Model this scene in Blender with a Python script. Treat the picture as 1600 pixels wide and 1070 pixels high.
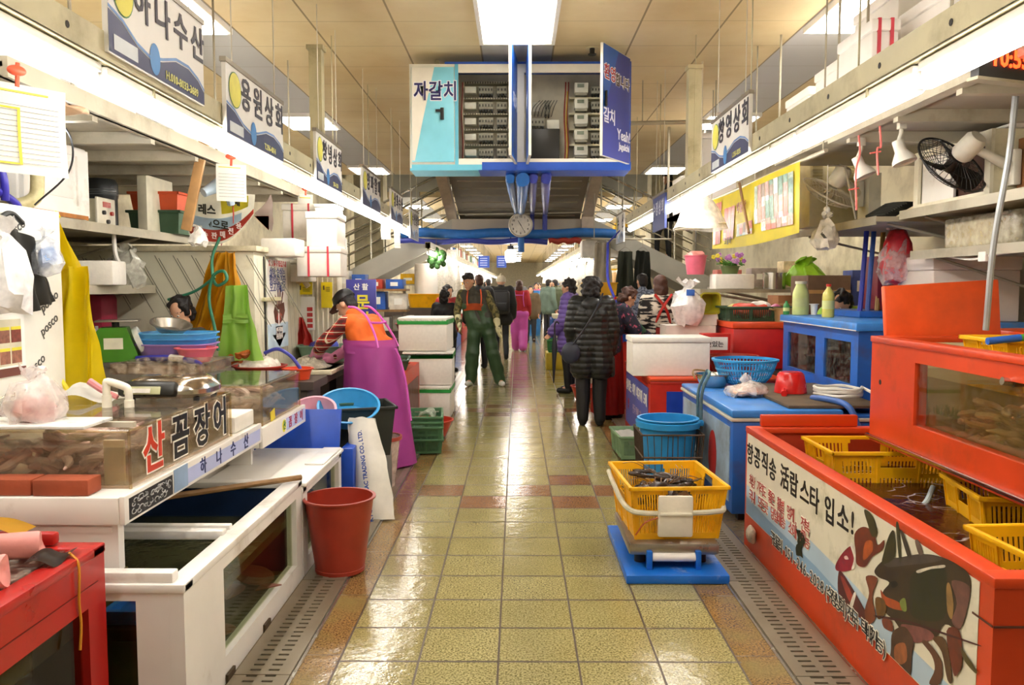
import bpy, bmesh, math, random
from mathutils import Vector, Matrix, Euler, noise
for _o in list(bpy.data.objects): bpy.data.objects.remove(_o)
S = bpy.context.scene
COL = S.collection
TS = bpy.data.scenes.new('workbench'); TVL = TS.view_layers[0]      # meshes are evaluated here, away from the scene
def evaluated(o):
    TS.collection.objects.link(o); TVL.update(); me = bpy.data.meshes.new_from_object(o.evaluated_get(TVL.depsgraph)); TS.collection.objects.unlink(o); return me
R_ = math.radians
PI = math.pi
rnd = random.Random(7)

# ---------------------------------------------------------------- camera, world, exposure
F = 1265.0; VX, VY = 808.0, 446.0; CH = 1.5
PITCH = math.atan((535 - VY) / F)
YAW = math.atan((VX - 800) / F * math.cos(PITCH))
cam_d = bpy.data.cameras.new('camera'); cam = bpy.data.objects.new('camera', cam_d); COL.objects.link(cam)
cam.location = (0, 0, CH)
cam.rotation_euler = (PI / 2 - PITCH, 0, YAW)
cam_d.sensor_width = 36; cam_d.lens = F / 1600 * 36; cam_d.clip_start = .05; cam_d.clip_end = 200
S.camera = cam
S.view_settings.view_transform = 'Standard'; S.view_settings.look = 'None'
S.view_settings.gamma = 1; S.view_settings.use_curve_mapping = False
S.view_settings.exposure = 1.6
W = bpy.data.worlds.new('world'); S.world = W; W.use_nodes = True
W.node_tree.nodes['Background'].inputs[0].default_value = (1, .95, .86, 1)
W.node_tree.nodes['Background'].inputs[1].default_value = .5
TUBE_E, PANEL_E, BULB_E = 11.0, 11.0, 12.0
S.cycles.max_bounces = 8; S.cycles.transparent_max_bounces = 16
S.cycles.sample_clamp_indirect = 6

# ---------------------------------------------------------------- pixel <-> place
_CM = Euler(cam.rotation_euler).to_matrix()
def ray(x, y): return _CM @ Vector(((x - 800) / F, (535 - y) / F, -1))
def at(x, y, Y):
    d = ray(x, y); return Vector((0, 0, CH)) + d * (Y / d.y)
def atX(x, y, X):
    d = ray(x, y); return Vector((0, 0, CH)) + d * (X / d.x)
def atZ(x, y, Z):
    d = ray(x, y); return Vector((0, 0, CH)) + d * ((Z - CH) / d.z)

# ---------------------------------------------------------------- materials
def lin(h):
    if not isinstance(h, str): return tuple(h)
    h = h.lstrip('#'); c = [int(h[i:i + 2], 16) / 255 for i in (0, 2, 4)]
    return tuple(((v + .055) / 1.055) ** 2.4 if v > .04045 else v / 12.92 for v in c)
_MC = {}
class NT:
    def __init__(s, name):
        s.m = bpy.data.materials.new(name); s.m.use_nodes = True
        s.t = s.m.node_tree; s.b = s.t.nodes['Principled BSDF']; s.out = s.t.nodes['Material Output']
    def n(s, t, **k):
        x = s.t.nodes.new(t)
        for a, v in k.items(): setattr(x, a, v)
        return x
    def l(s, a, b): s.t.links.new(a, b)
    def val(s, a, op, b=None, c=None):
        x = s.n('ShaderNodeMath', operation=op)
        for i, v in enumerate((a, b, c)):
            if v is None: continue
            if isinstance(v, (int, float)): x.inputs[i].default_value = v
            else: s.l(v, x.inputs[i])
        return x.outputs[0]
    def mix(s, f, a, b):
        x = s.n('ShaderNodeMix', data_type='RGBA')
        for i, v in ((0, f), (6, a), (7, b)):
            if isinstance(v, (int, float)): x.inputs[i].default_value = v
            elif isinstance(v, tuple): x.inputs[i].default_value = (*v[:3], 1)
            else: s.l(v, x.inputs[i])
        return x.outputs[2]
    def noise(s, scale, detail=3, vec=None, rough=.5):
        x = s.n('ShaderNodeTexNoise'); x.inputs['Scale'].default_value = scale; x.inputs['Detail'].default_value = detail
        x.inputs['Roughness'].default_value = rough
        if vec is not None: s.l(vec, x.inputs['Vector'])
        return x.outputs[0]
    def ramp(s, f, a, b):
        x = s.n('ShaderNodeMapRange'); x.inputs[1].default_value = a; x.inputs[2].default_value = b
        x.clamp = True; s.l(f, x.inputs[0]); return x.outputs[0]
    def obj(s): return s.n('ShaderNodeTexCoord').outputs['Object']
    def pos(s): return s.n('ShaderNodeNewGeometry').outputs['Position']
def M(c, rough=.5, metal=0., var=.12, scale=9., bump=0., dirt=None, dirt_amt=.5, sheen=0, spec=.5, streak=False, sss=0):
    """plain procedural surface: base colour broken by noise, optional stains and bump"""
    key = (c, rough, metal, var, scale, bump, dirt, dirt_amt, sheen, spec, streak)
    if key in _MC: return _MC[key]
    t = NT('m_' + str(c).strip('#')); o = t.obj(); base = lin(c)
    f = t.noise(scale, 4, o)
    a = tuple(v * (1 - var) for v in base); b = tuple(min(1, v * (1 + var)) for v in base)
    col = t.mix(t.ramp(f, .3, .7), a, b)
    if dirt:
        v = o
        if streak:
            mp = t.n('ShaderNodeMapping'); mp.inputs['Scale'].default_value = (1, 1, .15); t.l(o, mp.inputs[0]); v = mp.outputs[0]
        d = t.ramp(t.noise(scale * .6, 6, v, .65), .62 - .22 * dirt_amt, .78)
        col = t.mix(t.val(d, 'MULTIPLY', .85), col, lin(dirt))
    t.l(col, t.b.inputs['Base Color'])
    t.l(t.ramp(f, -1.2, 2.2) if False else t.val(t.val(f, 'MULTIPLY', .18), 'ADD', max(.02, rough - .09)), t.b.inputs['Roughness'])
    t.b.inputs['Metallic'].default_value = metal
    t.b.inputs['Specular IOR Level'].default_value = spec
    if sheen: t.b.inputs['Sheen Weight'].default_value = sheen
    if bump:
        bp = t.n('ShaderNodeBump'); bp.inputs['Strength'].default_value = min(1, bump); bp.inputs['Distance'].default_value = .01
        t.l(t.noise(scale * 4, 3, o), bp.inputs['Height']); t.l(bp.outputs[0], t.b.inputs['Normal'])
    _MC[key] = t.m; return t.m
def schlick(t, f0=.04):
    lw = t.n('ShaderNodeLayerWeight'); lw.inputs[0].default_value = .5
    return t.val(t.val(t.val(lw.outputs['Facing'], 'POWER', 5.0), 'MULTIPLY', .9), 'ADD', f0)
def GL(c='#eef4f0', gloss=.9, rough=.02, spots=0., key=''):
    """acrylic / glass pane: tinted see-through with a fresnel reflection and optional water marks"""
    k = ('g', c, gloss, rough, spots, key)
    if k in _MC: return _MC[k]
    t = NT('glass'); tr = t.n('ShaderNodeBsdfTransparent'); tr.inputs[0].default_value = (*lin(c), 1)
    gl = t.n('ShaderNodeBsdfGlossy'); gl.inputs['Roughness'].default_value = rough
    mx = t.n('ShaderNodeMixShader'); t.l(t.val(schlick(t), 'MULTIPLY', gloss), mx.inputs[0]); t.l(tr.outputs[0], mx.inputs[1]); t.l(gl.outputs[0], mx.inputs[2])
    o = mx.outputs[0]
    if spots:
        df = t.n('ShaderNodeBsdfDiffuse'); df.inputs[0].default_value = (.75, .7, .6, 1)
        m2 = t.n('ShaderNodeMixShader'); d = t.ramp(t.noise(30, 6, t.obj(), .7), .45, .8)
        t.l(t.val(d, 'MULTIPLY', spots), m2.inputs[0]); t.l(o, m2.inputs[1]); t.l(df.outputs[0], m2.inputs[2]); o = m2.outputs[0]
    t.l(o, t.out.inputs[0]); _MC[k] = t.m; return t.m
def PLASTIC(c='#ffffff', op=.35, rough=.2):
    """thin crinkled plastic film"""
    k = ('p', c, op, rough)
    if k in _MC: return _MC[k]
    t = NT('film'); tr = t.n('ShaderNodeBsdfTransparent'); t.b.inputs['Base Color'].default_value = (*lin(c), 1); t.b.inputs['Roughness'].default_value = rough
    mx = t.n('ShaderNodeMixShader'); f = t.ramp(t.noise(24, 4, t.obj()), .2, .8)
    t.l(t.val(t.val(f, 'MULTIPLY', .5), 'ADD', op - .2), mx.inputs[0]); t.l(tr.outputs[0], mx.inputs[1]); t.l(t.b.outputs[0], mx.inputs[2])
    t.l(mx.outputs[0], t.out.inputs[0]); _MC[k] = t.m; return t.m
def WATER(c, body=.75, foam=0., gloss=1.0, key=''):
    k = ('w', c, body, foam, key)
    if k in _MC: return _MC[k]
    t = NT('water'); tr = t.n('ShaderNodeBsdfTransparent'); tr.inputs[0].default_value = (.8, .8, .72, 1)
    df = t.n('ShaderNodeBsdfDiffuse'); df.inputs[0].default_value = (*lin(c), 1)
    o = t.obj()
    bp = t.n('ShaderNodeBump'); bp.inputs['Strength'].default_value = .35; bp.inputs['Distance'].default_value = .02
    nz = t.noise(9, 4, o); t.l(nz, bp.inputs['Height'])
    gl = t.n('ShaderNodeBsdfGlossy'); gl.inputs['Roughness'].default_value = .05; t.l(bp.outputs[0], gl.inputs['Normal'])
    fr = schlick(t, .03)
    m1 = t.n('ShaderNodeMixShader'); m1.inputs[0].default_value = body; t.l(tr.outputs[0], m1.inputs[1]); t.l(df.outputs[0], m1.inputs[2])
    m2 = t.n('ShaderNodeMixShader'); t.l(fr, m2.inputs[0]); t.l(m1.outputs[0], m2.inputs[1]); t.l(gl.outputs[0], m2.inputs[2])
    out = m2.outputs[0]
    if foam:
        fd = t.n('ShaderNodeBsdfDiffuse'); fd.inputs[0].default_value = (.85, .8, .76, 1)
        v = t.n('ShaderNodeTexVoronoi', feature='DISTANCE_TO_EDGE'); v.inputs['Scale'].default_value = 3.2
        w = t.n('ShaderNodeVectorMath', operation='ADD'); nn = t.n('ShaderNodeTexNoise'); nn.inputs['Scale'].default_value = 4; t.l(o, nn.inputs['Vector'])
        t.l(o, w.inputs[0]); t.l(nn.outputs[1], w.inputs[1]); t.l(w.outputs[0], v.inputs['Vector'])
        f1 = t.val(t.ramp(v.outputs[0], .05, .0), 'MULTIPLY', t.ramp(t.noise(2.2, 3, o), .45, .65))
        m3 = t.n('ShaderNodeMixShader'); t.l(t.val(f1, 'MULTIPLY', foam), m3.inputs[0]); t.l(out, m3.inputs[1]); t.l(fd.outputs[0], m3.inputs[2]); out = m3.outputs[0]
    t.l(out, t.out.inputs[0]); _MC[k] = t.m; return t.m
def EM(c, e, base=True):
    k = ('e', c, e)
    if k in _MC: return _MC[k]
    t = NT('lamp'); t.b.inputs['Base Color'].default_value = (*lin(c), 1)
    t.b.inputs['Emission Color'].default_value = (*lin(c), 1); t.b.inputs['Emission Strength'].default_value = e
    _MC[k] = t.m; return t.m

# ---------------------------------------------------------------- mesh builder
def V(*a): return Vector(a)
class MB:
    def __init__(s, m=None):
        s.bm = bmesh.new(); s.mats = []; s.mi = 0
        if m: s.m(m)
    def m(s, m):
        if m not in s.mats: s.mats.append(m)
        s.mi = s.mats.index(m); return s
    def _fin(s, fs):
        for f in fs: f.material_index = s.mi
    def box(s, x0, x1, y0, y1, z0, z1, bev=0., rot=None, seg=2, about=None):
        c = Vector(((x0 + x1) / 2, (y0 + y1) / 2, (z0 + z1) / 2))
        r = bmesh.ops.create_cube(s.bm, size=1, matrix=Matrix.Diagonal((abs(x1 - x0), abs(y1 - y0), abs(z1 - z0), 1)))
        vs = r['verts']
        if bev:
            es = list({e for v in vs for e in v.link_edges})
            b = bmesh.ops.bevel(s.bm, geom=es, offset=min(bev, .49 * min(abs(x1 - x0), abs(y1 - y0), abs(z1 - z0))), segments=seg, affect='EDGES', profile=.5)
            vs = list({v for f in b['faces'] for v in f.verts} | {v for v in vs if v.is_valid})
        mt = Matrix.Translation(c)
        if rot is not None: mt = mt @ (rot if isinstance(rot, Matrix) else Euler(rot).to_matrix().to_4x4())
        bmesh.ops.transform(s.bm, matrix=mt, verts=vs)
        s._fin({f for v in vs for f in v.link_faces}); return vs
    def cyl(s, p0, p1, r0, r1=None, n=14, caps=True):
        r1 = r0 if r1 is None else r1
        return s.tube([p0, p1], [r0, r1], n, caps)
    def tube(s, pts, r, n=8, caps=True):
        pts = [Vector(p) for p in pts]; k = len(pts)
        rs = r if isinstance(r, (list, tuple)) else [r] * k
        rings = []; up = None
        for i, p in enumerate(pts):
            d = (pts[min(i + 1, k - 1)] - pts[max(i - 1, 0)])
            d = d.normalized() if d.length > 1e-9 else Vector((0, 0, 1))
            if up is None: up = d.orthogonal().normalized()
            up = (up - d * up.dot(d)); up = up.normalized() if up.length > 1e-6 else d.orthogonal().normalized()
            q = d.cross(up)
            rings.append([s.bm.verts.new(p + (up * math.cos(2 * PI * j / n) + q * math.sin(2 * PI * j / n)) * rs[i]) for j in range(n)])
        fs = []
        for a, b in zip(rings, rings[1:]):
            for j in range(n): fs.append(s.bm.faces.new((a[j], a[(j + 1) % n], b[(j + 1) % n], b[j])))
        if caps:
            fs.append(s.bm.faces.new(rings[0][::-1])); fs.append(s.bm.faces.new(rings[-1]))
        s._fin(fs); return rings
    def lathe(s, prof, c=(0, 0, 0), n=28, sx=1., sy=1., sq=2., rot=None, close=False):
        """prof: [(r, z)...]; sq>2 squares the section"""
        c = Vector(c); rings = []
        for r, z in prof:
            ring = []
            for j in range(n):
                a = 2 * PI * j / n; ca, sa = math.cos(a), math.sin(a)
                if sq != 2.:
                    k = (abs(ca) ** sq + abs(sa) ** sq) ** (-1 / sq); ca *= k; sa *= k
                p = Vector((r * ca * sx, r * sa * sy, z))
                if rot is not None: p = rot @ p
                ring.append(s.bm.verts.new(c + p))
            rings.append(ring)
        fs = []
        for a, b in zip(rings, rings[1:]):
            for j in range(n): fs.append(s.bm.faces.new((a[j], a[(j + 1) % n], b[(j + 1) % n], b[j])))
        if close: fs.append(s.bm.faces.new(rings[0][::-1])); fs.append(s.bm.faces.new(rings[-1]))
        s._fin(fs); return rings
    def ell(s, c, r, rot=None, u=16, v=10):
        r = (r, r, r) if isinstance(r, (int, float)) else r
        mt = Matrix.Translation(Vector(c))
        if rot is not None: mt = mt @ (rot.to_4x4() if isinstance(rot, Matrix) else Euler(rot).to_matrix().to_4x4())
        q = bmesh.ops.create_uvsphere(s.bm, u_segments=u, v_segments=v, radius=1, matrix=mt @ Matrix.Diagonal((*r, 1)))
        s._fin({f for x in q['verts'] for f in x.link_faces}); return q['verts']
    def poly(s, pts, thick=None):
        """flat polygon; thick: offset Vector for a solid prism"""
        vs = [s.bm.verts.new(Vector(p)) for p in pts]
        f = s.bm.faces.new(vs); fs = [f]
        if thick is not None:
            th = Vector(thick); v2 = [s.bm.verts.new(v.co + th) for v in vs]
            fs.append(s.bm.faces.new(v2[::-1])); n = len(vs)
            for i in range(n): fs.append(s.bm.faces.new((vs[(i + 1) % n], vs[i], v2[i], v2[(i + 1) % n])))
        s._fin(fs); return vs
    def sheet(s, fn, nu, nv, thick=0.):
        """grid surface from fn(u,v)->point, u,v in 0..1; a second skin at -normal*thick"""
        g = [[s.bm.verts.new(Vector(fn(i / nu, j / nv))) for j in range(nv + 1)] for i in range(nu + 1)]
        fs = [s.bm.faces.new((g[i][j], g[i + 1][j], g[i + 1][j + 1], g[i][j + 1])) for i in range(nu) for j in range(nv)]
        s._fin(fs)
        if thick:
            r = bmesh.ops.solidify(s.bm, geom=fs, thickness=thick)
            s._fin([f for f in r['geom'] if isinstance(f, bmesh.types.BMFace)])
        return g
    def text(s, body, size, o, ux, uy, bold=0., depth=.002, align='CENTER', sx=1., n=None, res=2):
        """lettering lying on the plane o + a*ux + b*uy"""
        cu = bpy.data.curves.new('t', 'FONT'); cu.body = body; cu.size = size; cu.align_x = align; cu.align_y = 'CENTER'
        cu.resolution_u = res; cu.offset = bold; cu.extrude = depth / 2
        ob = bpy.data.objects.new('t', cu); me = evaluated(ob)
        ux = Vector(ux).normalized(); uy = Vector(uy).normalized(); nz = ux.cross(uy)
        mt = Matrix(((ux.x, uy.x, nz.x, 0), (ux.y, uy.y, nz.y, 0), (ux.z, uy.z, nz.z, 0), (0, 0, 0, 1)))
        mt = Matrix.Translation(Vector(o)) @ mt @ Matrix.Diagonal((sx, 1, 1, 1))
        me.transform(mt); k0 = len(s.bm.faces); s.bm.from_mesh(me); s.bm.faces.ensure_lookup_table()
        s._fin(s.bm.faces[k0:])
        bpy.data.objects.remove(ob); bpy.data.curves.remove(cu); bpy.data.meshes.remove(me)
    def xf(s, mt):
        bmesh.ops.transform(s.bm, matrix=mt, verts=s.bm.verts); return s
    def jitter(s, amp, sc, seed=0.):
        for v in s.bm.verts:
            v.co += noise.noise_vector(v.co * sc + Vector((seed, seed * 1.7, 0))) * amp
        return s
    def build(s, name, parent=None, ang=38, loc=None, rot=None):
        me = bpy.data.meshes.new(name)
        bmesh.ops.recalc_face_normals(s.bm, faces=s.bm.faces)
        for f in s.bm.faces: f.smooth = True
        s.bm.to_mesh(me); s.bm.free()
        me.set_sharp_from_angle(angle=R_(ang))
        for m in s.mats: me.materials.append(m)
        o = bpy.data.objects.new(name, me); COL.objects.link(o)
        if parent is not None: o.parent = parent
        if loc is not None: o.location = loc
        if rot is not None: o.rotation_euler = rot if not isinstance(rot, (int, float)) else (0, 0, rot)
        return o

# ---------------------------------------------------------------- naming and grouping
def tag(o, label, cat, group=None, kind=None):
    o['label'] = label; o['category'] = cat
    if group: o['group'] = group
    if kind: o['kind'] = kind
    return o
def thing(name, label, cat, loc=(0, 0, 0), rotz=0., group=None, rot=None):
    o = bpy.data.objects.new(name, None); COL.objects.link(o); o.empty_display_size = .05
    o.location = loc; o.rotation_euler = rot if rot is not None else (0, 0, rotz)
    return tag(o, label, cat, group)
def solo(mb, name, label, cat, loc=None, rot=None, group=None, ang=38):
    return tag(mb.build(name, None, ang, loc, rot), label, cat, group)
def struct(mb, name, ang=38):
    o = mb.build(name, None, ang); o['kind'] = 'structure'; return o
def kids(o): return [c for c in bpy.data.objects if c.parent == o]
_KIDS = {}
def dup(root, loc, rotz=None, label=None, rot=None, scale=None, group=None):
    def cp(o, p):
        c = o.copy(); COL.objects.link(c)
        if p is not None: c.parent = p
        for ch in o.children: cp(ch, c)
        return c
    r = cp(root, None); r.location = loc
    if rotz is not None: r.rotation_euler = (0, 0, rotz)
    if rot is not None: r.rotation_euler = rot
    if scale is not None: r.scale = (scale,) * 3 if isinstance(scale, (int, float)) else scale
    if label: r['label'] = label
    if group: r['group'] = group
    return r
def bez(pts, n=8):
    """smooth curve through points (catmull-rom)"""
    P = [Vector(p) for p in pts]; P = [P[0] * 2 - P[1]] + P + [P[-1] * 2 - P[-2]]; out = []
    for i in range(1, len(P) - 2):
        a, b, c, d = P[i - 1:i + 3]
        for k in range(n):
            t = k / n
            out.append(.5 * ((2 * b) + (c - a) * t + (2 * a - 5 * b + 4 * c - d) * t * t + (3 * b - a - 3 * c + d) * t ** 3))
    out.append(P[-2]); return out
# ================================================================ the hall: floor, ceiling, walls
def floor_mat():
    t = NT('wet_tiles'); p = t.pos(); sx = t.n('ShaderNodeSeparateXYZ'); t.l(p, sx.inputs[0]); X, Y = sx.outputs[0], sx.outputs[1]
    u = t.val(t.val(X, 'ADD', .713), 'DIVIDE', .3193); v = t.val(t.val(Y, 'SUBTRACT', 3.14 - .3193 * 24), 'DIVIDE', .3193)
    fu, fv = t.val(u, 'FLOOR'), t.val(v, 'FLOOR')
    cv = t.n('ShaderNodeCombineXYZ'); t.l(fu, cv.inputs[0]); t.l(fv, cv.inputs[1])
    wn = t.n('ShaderNodeTexWhiteNoise'); t.l(cv.outputs[0], wn.inputs[0]); w = wn.outputs[0]
    vm = t.val(fv, 'MODULO', 12.0)
    band = t.val(t.val(t.val(vm, 'SUBTRACT', 8.0), 'ABSOLUTE'), 'LESS_THAN', 1.5)
    par = t.val(t.val(t.val(fu, 'ADD', vm), 'MODULO', 2.0), 'LESS_THAN', .5)
    red = t.val(band, 'MULTIPLY', par)
    red = t.val(red, 'MULTIPLY', t.val(w, 'GREATER_THAN', .18))
    speck = t.noise(110, 4, p, .75); sp = t.ramp(speck, .40, .56)
    big = t.noise(1.3, 4, p)
    yel = t.mix(sp, lin('#57502a'), lin('#bdb27a')); yel = t.mix(t.val(w, 'MULTIPLY', .4), yel, lin('#94884f'))
    rd = t.mix(sp, lin('#4f2f1a'), lin('#a97c54'))
    tile = t.mix(red, yel, rd)
    strip = t.mix(sp, lin('#472d14'), lin('#a5824e'))
    strip = t.mix(t.ramp(t.noise(3, 3, p), .45, .7), strip, lin('#8c7c4a'))
    inside = t.val(t.val(t.val(X, 'SUBTRACT', .0855), 'ABSOLUTE'), 'LESS_THAN', .7985)
    col = t.mix(inside, strip, tile)
    def grout(a, wd):
        fr = t.val(a, 'FRACT'); return t.val(t.val(t.val(fr, 'SUBTRACT', .5), 'ABSOLUTE'), 'GREATER_THAN', .5 - wd)
    g = t.val(t.val(grout(u, .014), 'MAXIMUM', grout(v, .021)), 'MULTIPLY', t.val(t.val(t.val(X, 'SUBTRACT', .0855), 'ABSOLUTE'), 'LESS_THAN', .81))
    g2 = t.val(t.val(t.val(t.val(Y, 'DIVIDE', .64), 'FRACT'), 'GREATER_THAN', .985), 'MULTIPLY', .6)
    g = t.val(g, 'MAXIMUM', t.val(g2, 'MULTIPLY', t.val(1.0, 'SUBTRACT', inside)))
    outer = t.val(t.val(t.val(X, 'SUBTRACT', .1), 'ABSOLUTE'), 'GREATER_THAN', 1.0)
    col = t.mix(outer, col, t.mix(big, lin('#5d4f3c'), lin('#8b7c64')))
    col = t.mix(t.val(g, 'MULTIPLY', .92), col, lin('#3f2a12'))
    wet = t.ramp(t.noise(2.6, 5, p, .6), .38, .62)
    col = t.mix(t.val(wet, 'MULTIPLY', .12), col, lin('#54491f'))
    t.l(col, t.b.inputs['Base Color'])
    t.l(t.val(t.val(t.val(wet, 'MULTIPLY', -.09), 'ADD', .16), 'ADD', t.val(g, 'MULTIPLY', .3)), t.b.inputs['Roughness'])
    t.b.inputs['Specular IOR Level'].default_value = .8
    bp = t.n('ShaderNodeBump'); bp.inputs['Strength'].default_value = .7; bp.inputs['Distance'].default_value = .004
    h = t.val(t.val(t.noise(95, 3, p), 'MULTIPLY', .22), 'ADD', t.val(t.noise(16, 3, p), 'MULTIPLY', .8))
    t.l(t.val(h, 'SUBTRACT', t.val(g, 'MULTIPLY', .6)), bp.inputs['Height']); t.l(bp.outputs[0], t.b.inputs['Normal'])
    return t.m
def ceil_mat():
    t = NT('ceiling_tiles'); p = t.pos(); sx = t.n('ShaderNodeSeparateXYZ'); t.l(p, sx.inputs[0]); X, Y = sx.outputs[0], sx.outputs[1]
    ax = t.val(X, 'ABSOLUTE')
    def line(a, off, wd):
        f = t.val(t.val(t.val(a, 'ADD', off), 'DIVIDE', .623), 'FRACT')
        return t.val(t.val(t.val(f, 'SUBTRACT', .5), 'ABSOLUTE'), 'GREATER_THAN', .5 - wd)
    g1 = line(ax, .323, .012); g2 = t.val(line(Y, -.565, .007), 'MULTIPLY', .6)
    g = t.val(g1, 'MAXIMUM', g2)
    s1 = t.val(ax, 'LESS_THAN', .3)
    s2 = t.val(t.val(t.val(ax, 'SUBTRACT', 2.48), 'ABSOLUTE'), 'LESS_THAN', .31)
    strip = t.val(s1, 'MAXIMUM', s2)
    st = t.ramp(t.noise(1.4, 5, p, .6), .35, .75)
    tan = t.mix(st, lin('#e0cfa6'), lin('#d3bb8a'))
    stain = t.ramp(t.noise(4.5, 6, p, .7), .66, .8)
    tan = t.mix(t.val(stain, 'MULTIPLY', .35), tan, lin('#a88a54'))
    col = t.mix(strip, tan, lin('#b9babc'))
    col = t.mix(t.val(g, 'MULTIPLY', .75), col, lin('#6d5730'))
    t.l(col, t.b.inputs['Base Color']); t.b.inputs['Roughness'].default_value = .55
    return t.m
CZ = 3.46; dark = M('#16130f', .6)
FM, CM_ = floor_mat(), ceil_mat()
b = MB(FM); b.box(-3.6, 3.7, -2.5, 70, -.1, 0); struct(b, 'floor')
b = MB(CM_); b.box(-3.6, 3.7, -2.5, 14.5, CZ, CZ + .12); struct(b, 'ceiling')
b = MB(CM_); b.box(-3.6, 3.7, 18.2, 70, CZ, CZ + .12); struct(b, 'ceiling.001')
wallm = M('#ddd4b4', .7, dirt='#7d6a45', dirt_amt=.6, scale=2.5)
greyw = M('#b9bab6', .7, scale=2)
b = MB(wallm); b.box(-3.7, -3.6, -2.5, 70, 0, 4.8); struct(b, 'wall_left')
b = MB(wallm); b.box(3.7, 3.8, -2.5, 70, 0, 4.8); struct(b, 'wall_right')
b = MB(greyw); b.box(-3.6, 3.7, 18.2, 18.3, CZ + .12, 4.8); struct(b, 'wall_far')
b = MB(greyw); b.box(-3.6, 3.7, 14.4, 14.5, CZ + .12, 4.8); struct(b, 'wall_near')
b = MB(greyw); b.box(-3.7, 3.8, 14.4, 18.3, 4.8, 4.9); struct(b, 'ceiling.002')
b = MB(M('#e9e2cc', .7)); b.box(-3.7, 3.8, 70, 70.1, 0, 3.6); struct(b, 'wall_end')
t = thing('sprinkler', 'small dark sprinkler head in the ceiling right of the long light', 'sprinkler', (.62, 6.85, CZ)); b = MB(dark); b.tube([(0, 0, -.05), (0, 0, -.001)], .022, 10); b.lathe([(0, -.06), (.035, -.058), (.035, -.05), (0, -.05)], n=14); b.build('head', t); b = MB(M('#d8cda8', .5)); b.lathe([(.022, -.006), (.055, -.005), (.055, -.001), (.022, -.001)], n=18); b.build('rosette', t)
b = MB(wallm); b.box(-3.7, 3.8, -2.6, -2.5, 0, 3.6); struct(b, 'wall_back')

# drain grates along both sides of the aisle
steel = M('#8b7f69', .35, .35, dirt='#6a5438', scale=4)
dark = M('#16130f', .6)
def grate(w, L):
    b = MB(steel); h = .012; m = .05; c = .03; sl = (w - 2 * m - c) / 2
    b.box(0, m, 0, L, 0, h); b.box(w - m, w, 0, L, 0, h); b.box(m + sl, m + sl + c, 0, L, 0, h)
    n = int(L / .042); st = L / n
    for i in range(n):
        for x0 in (m, m + sl + c): b.box(x0, x0 + sl, i * st, i * st + st * .68, 0, h)
    b.m(dark); b.box(.004, w - .004, .002, L - .002, .0006, .002)
    return b
g0 = None
for side, x0, w in (('left', -1.085, .215), ('right', 1.065, .235)):
    src = None
    for k, y in enumerate([2.0 + i * 1.0 for i in range(12)]):
        lab = f'slotted steel drain cover in the floor channel along the {side} tanks'
        if src is None:
            src = solo(grate(w, .995), 'drain_grate', lab, 'drain cover', (x0, y, .002), group=f'drain covers on the {side} side of the aisle')
        else: dup(src, (x0, y, .002))
b = MB(M('#a9a294', .25, .8)); b.box(-.868, -.855, 2, 14, 0, .006); struct(b, 'trim_1')
b = MB(M('#a9a294', .25, .8)); b.box(1.05, 1.063, 2, 14, 0, .006); struct(b, 'trim_2')
b = MB(M('#a9a294', .25, .8)); b.box(1.302, 1.313, 2, 5, 0, .006); struct(b, 'trim_3')

# ---------------------------------------------------------------- recessed ceiling lights
white = M('#f1efe9', .45, var=.04)
def ceiling_light(L, lab, loc, group):
    t = thing('ceiling_light', lab, 'ceiling light', loc, group=group)
    b = MB(white)
    for x0, x1, y0, y1 in ((-.3, -.27, -L / 2, L / 2), (.27, .3, -L / 2, L / 2), (-.27, .27, -L / 2, -L / 2 + .03), (-.27, .27, L / 2 - .03, L / 2)):
        b.box(x0, x1, y0, y1, -.045, -.001)
    b.box(-.27, .27, -L / 2 + .03, L / 2 - .03, -.012, -.001)
    b.build('frame', t)
    for i in range(3):
        b = MB(EM('#fff9f2', PANEL_E)); x = (i - 1) * .17; b.tube([(x, -L / 2 + .05, -.028), (x, L / 2 - .05, -.028)], .018 if L > 1 else .03, 8)
        b.build('lamp_tube', t)
    b = MB(white)
    if L > 1:
        for i in range(12): y = -L / 2 + .09 + i * (L - .18) / 11; b.box(-.27, .27, y - .002, y + .002, -.042, -.012)
        b.build('louvre', t)
    else:
        b = MB(EM('#fff9f2', PANEL_E * .6)); b.box(-.268, .268, -L / 2 + .032, L / 2 - .032, -.052, -.046); b.build('diffuser', t)
    return t
ceiling_light(1.25, 'long louvred ceiling light right above the open meter cabinet', (0, 6.0, CZ), None)
ys = [2.05, 5.95, 9.75, 13.75, 20, 24, 28, 32, 36, 40, 44, 48, 52, 56, 60, 64]
src = None
names = {(0, 1): 'bright square ceiling light behind the tall grey and white shop sign, top left',
         (0, 2): 'bright square ceiling light over the left aisle rail, between the second and third signs',
         (0, 3): 'bright square ceiling light left of the stairs, nearest them',
         (2, 1): 'bright square ceiling light above the white foam boxes, top right',
         (2, 2): 'bright square ceiling light half hidden behind the right rail sign',
         (2, 3): 'bright square ceiling light right of the stairs, nearest them'}
for i, x in enumerate((-2.48, 0, 2.48)):
    for j, y in enumerate(ys):
        if i == 1 and (y < 15 and j != 0): continue
        far = y > 16
        lab = names.get((i, j), 'square ceiling light in the far hall beyond the stairs' if far else 'square ceiling light over the near stalls')
        grp = 'ceiling lights beyond the stairs' if far else ('near ceiling lights' if (i, j) not in names else None)
        if src is None: src = ceiling_light(.78, lab, (x, y, CZ), grp)
        else:
            d = dup(src, (x, y, CZ), 0, lab)
            if 'group' in d: del d['group']
            if grp: d['group'] = grp

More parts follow.
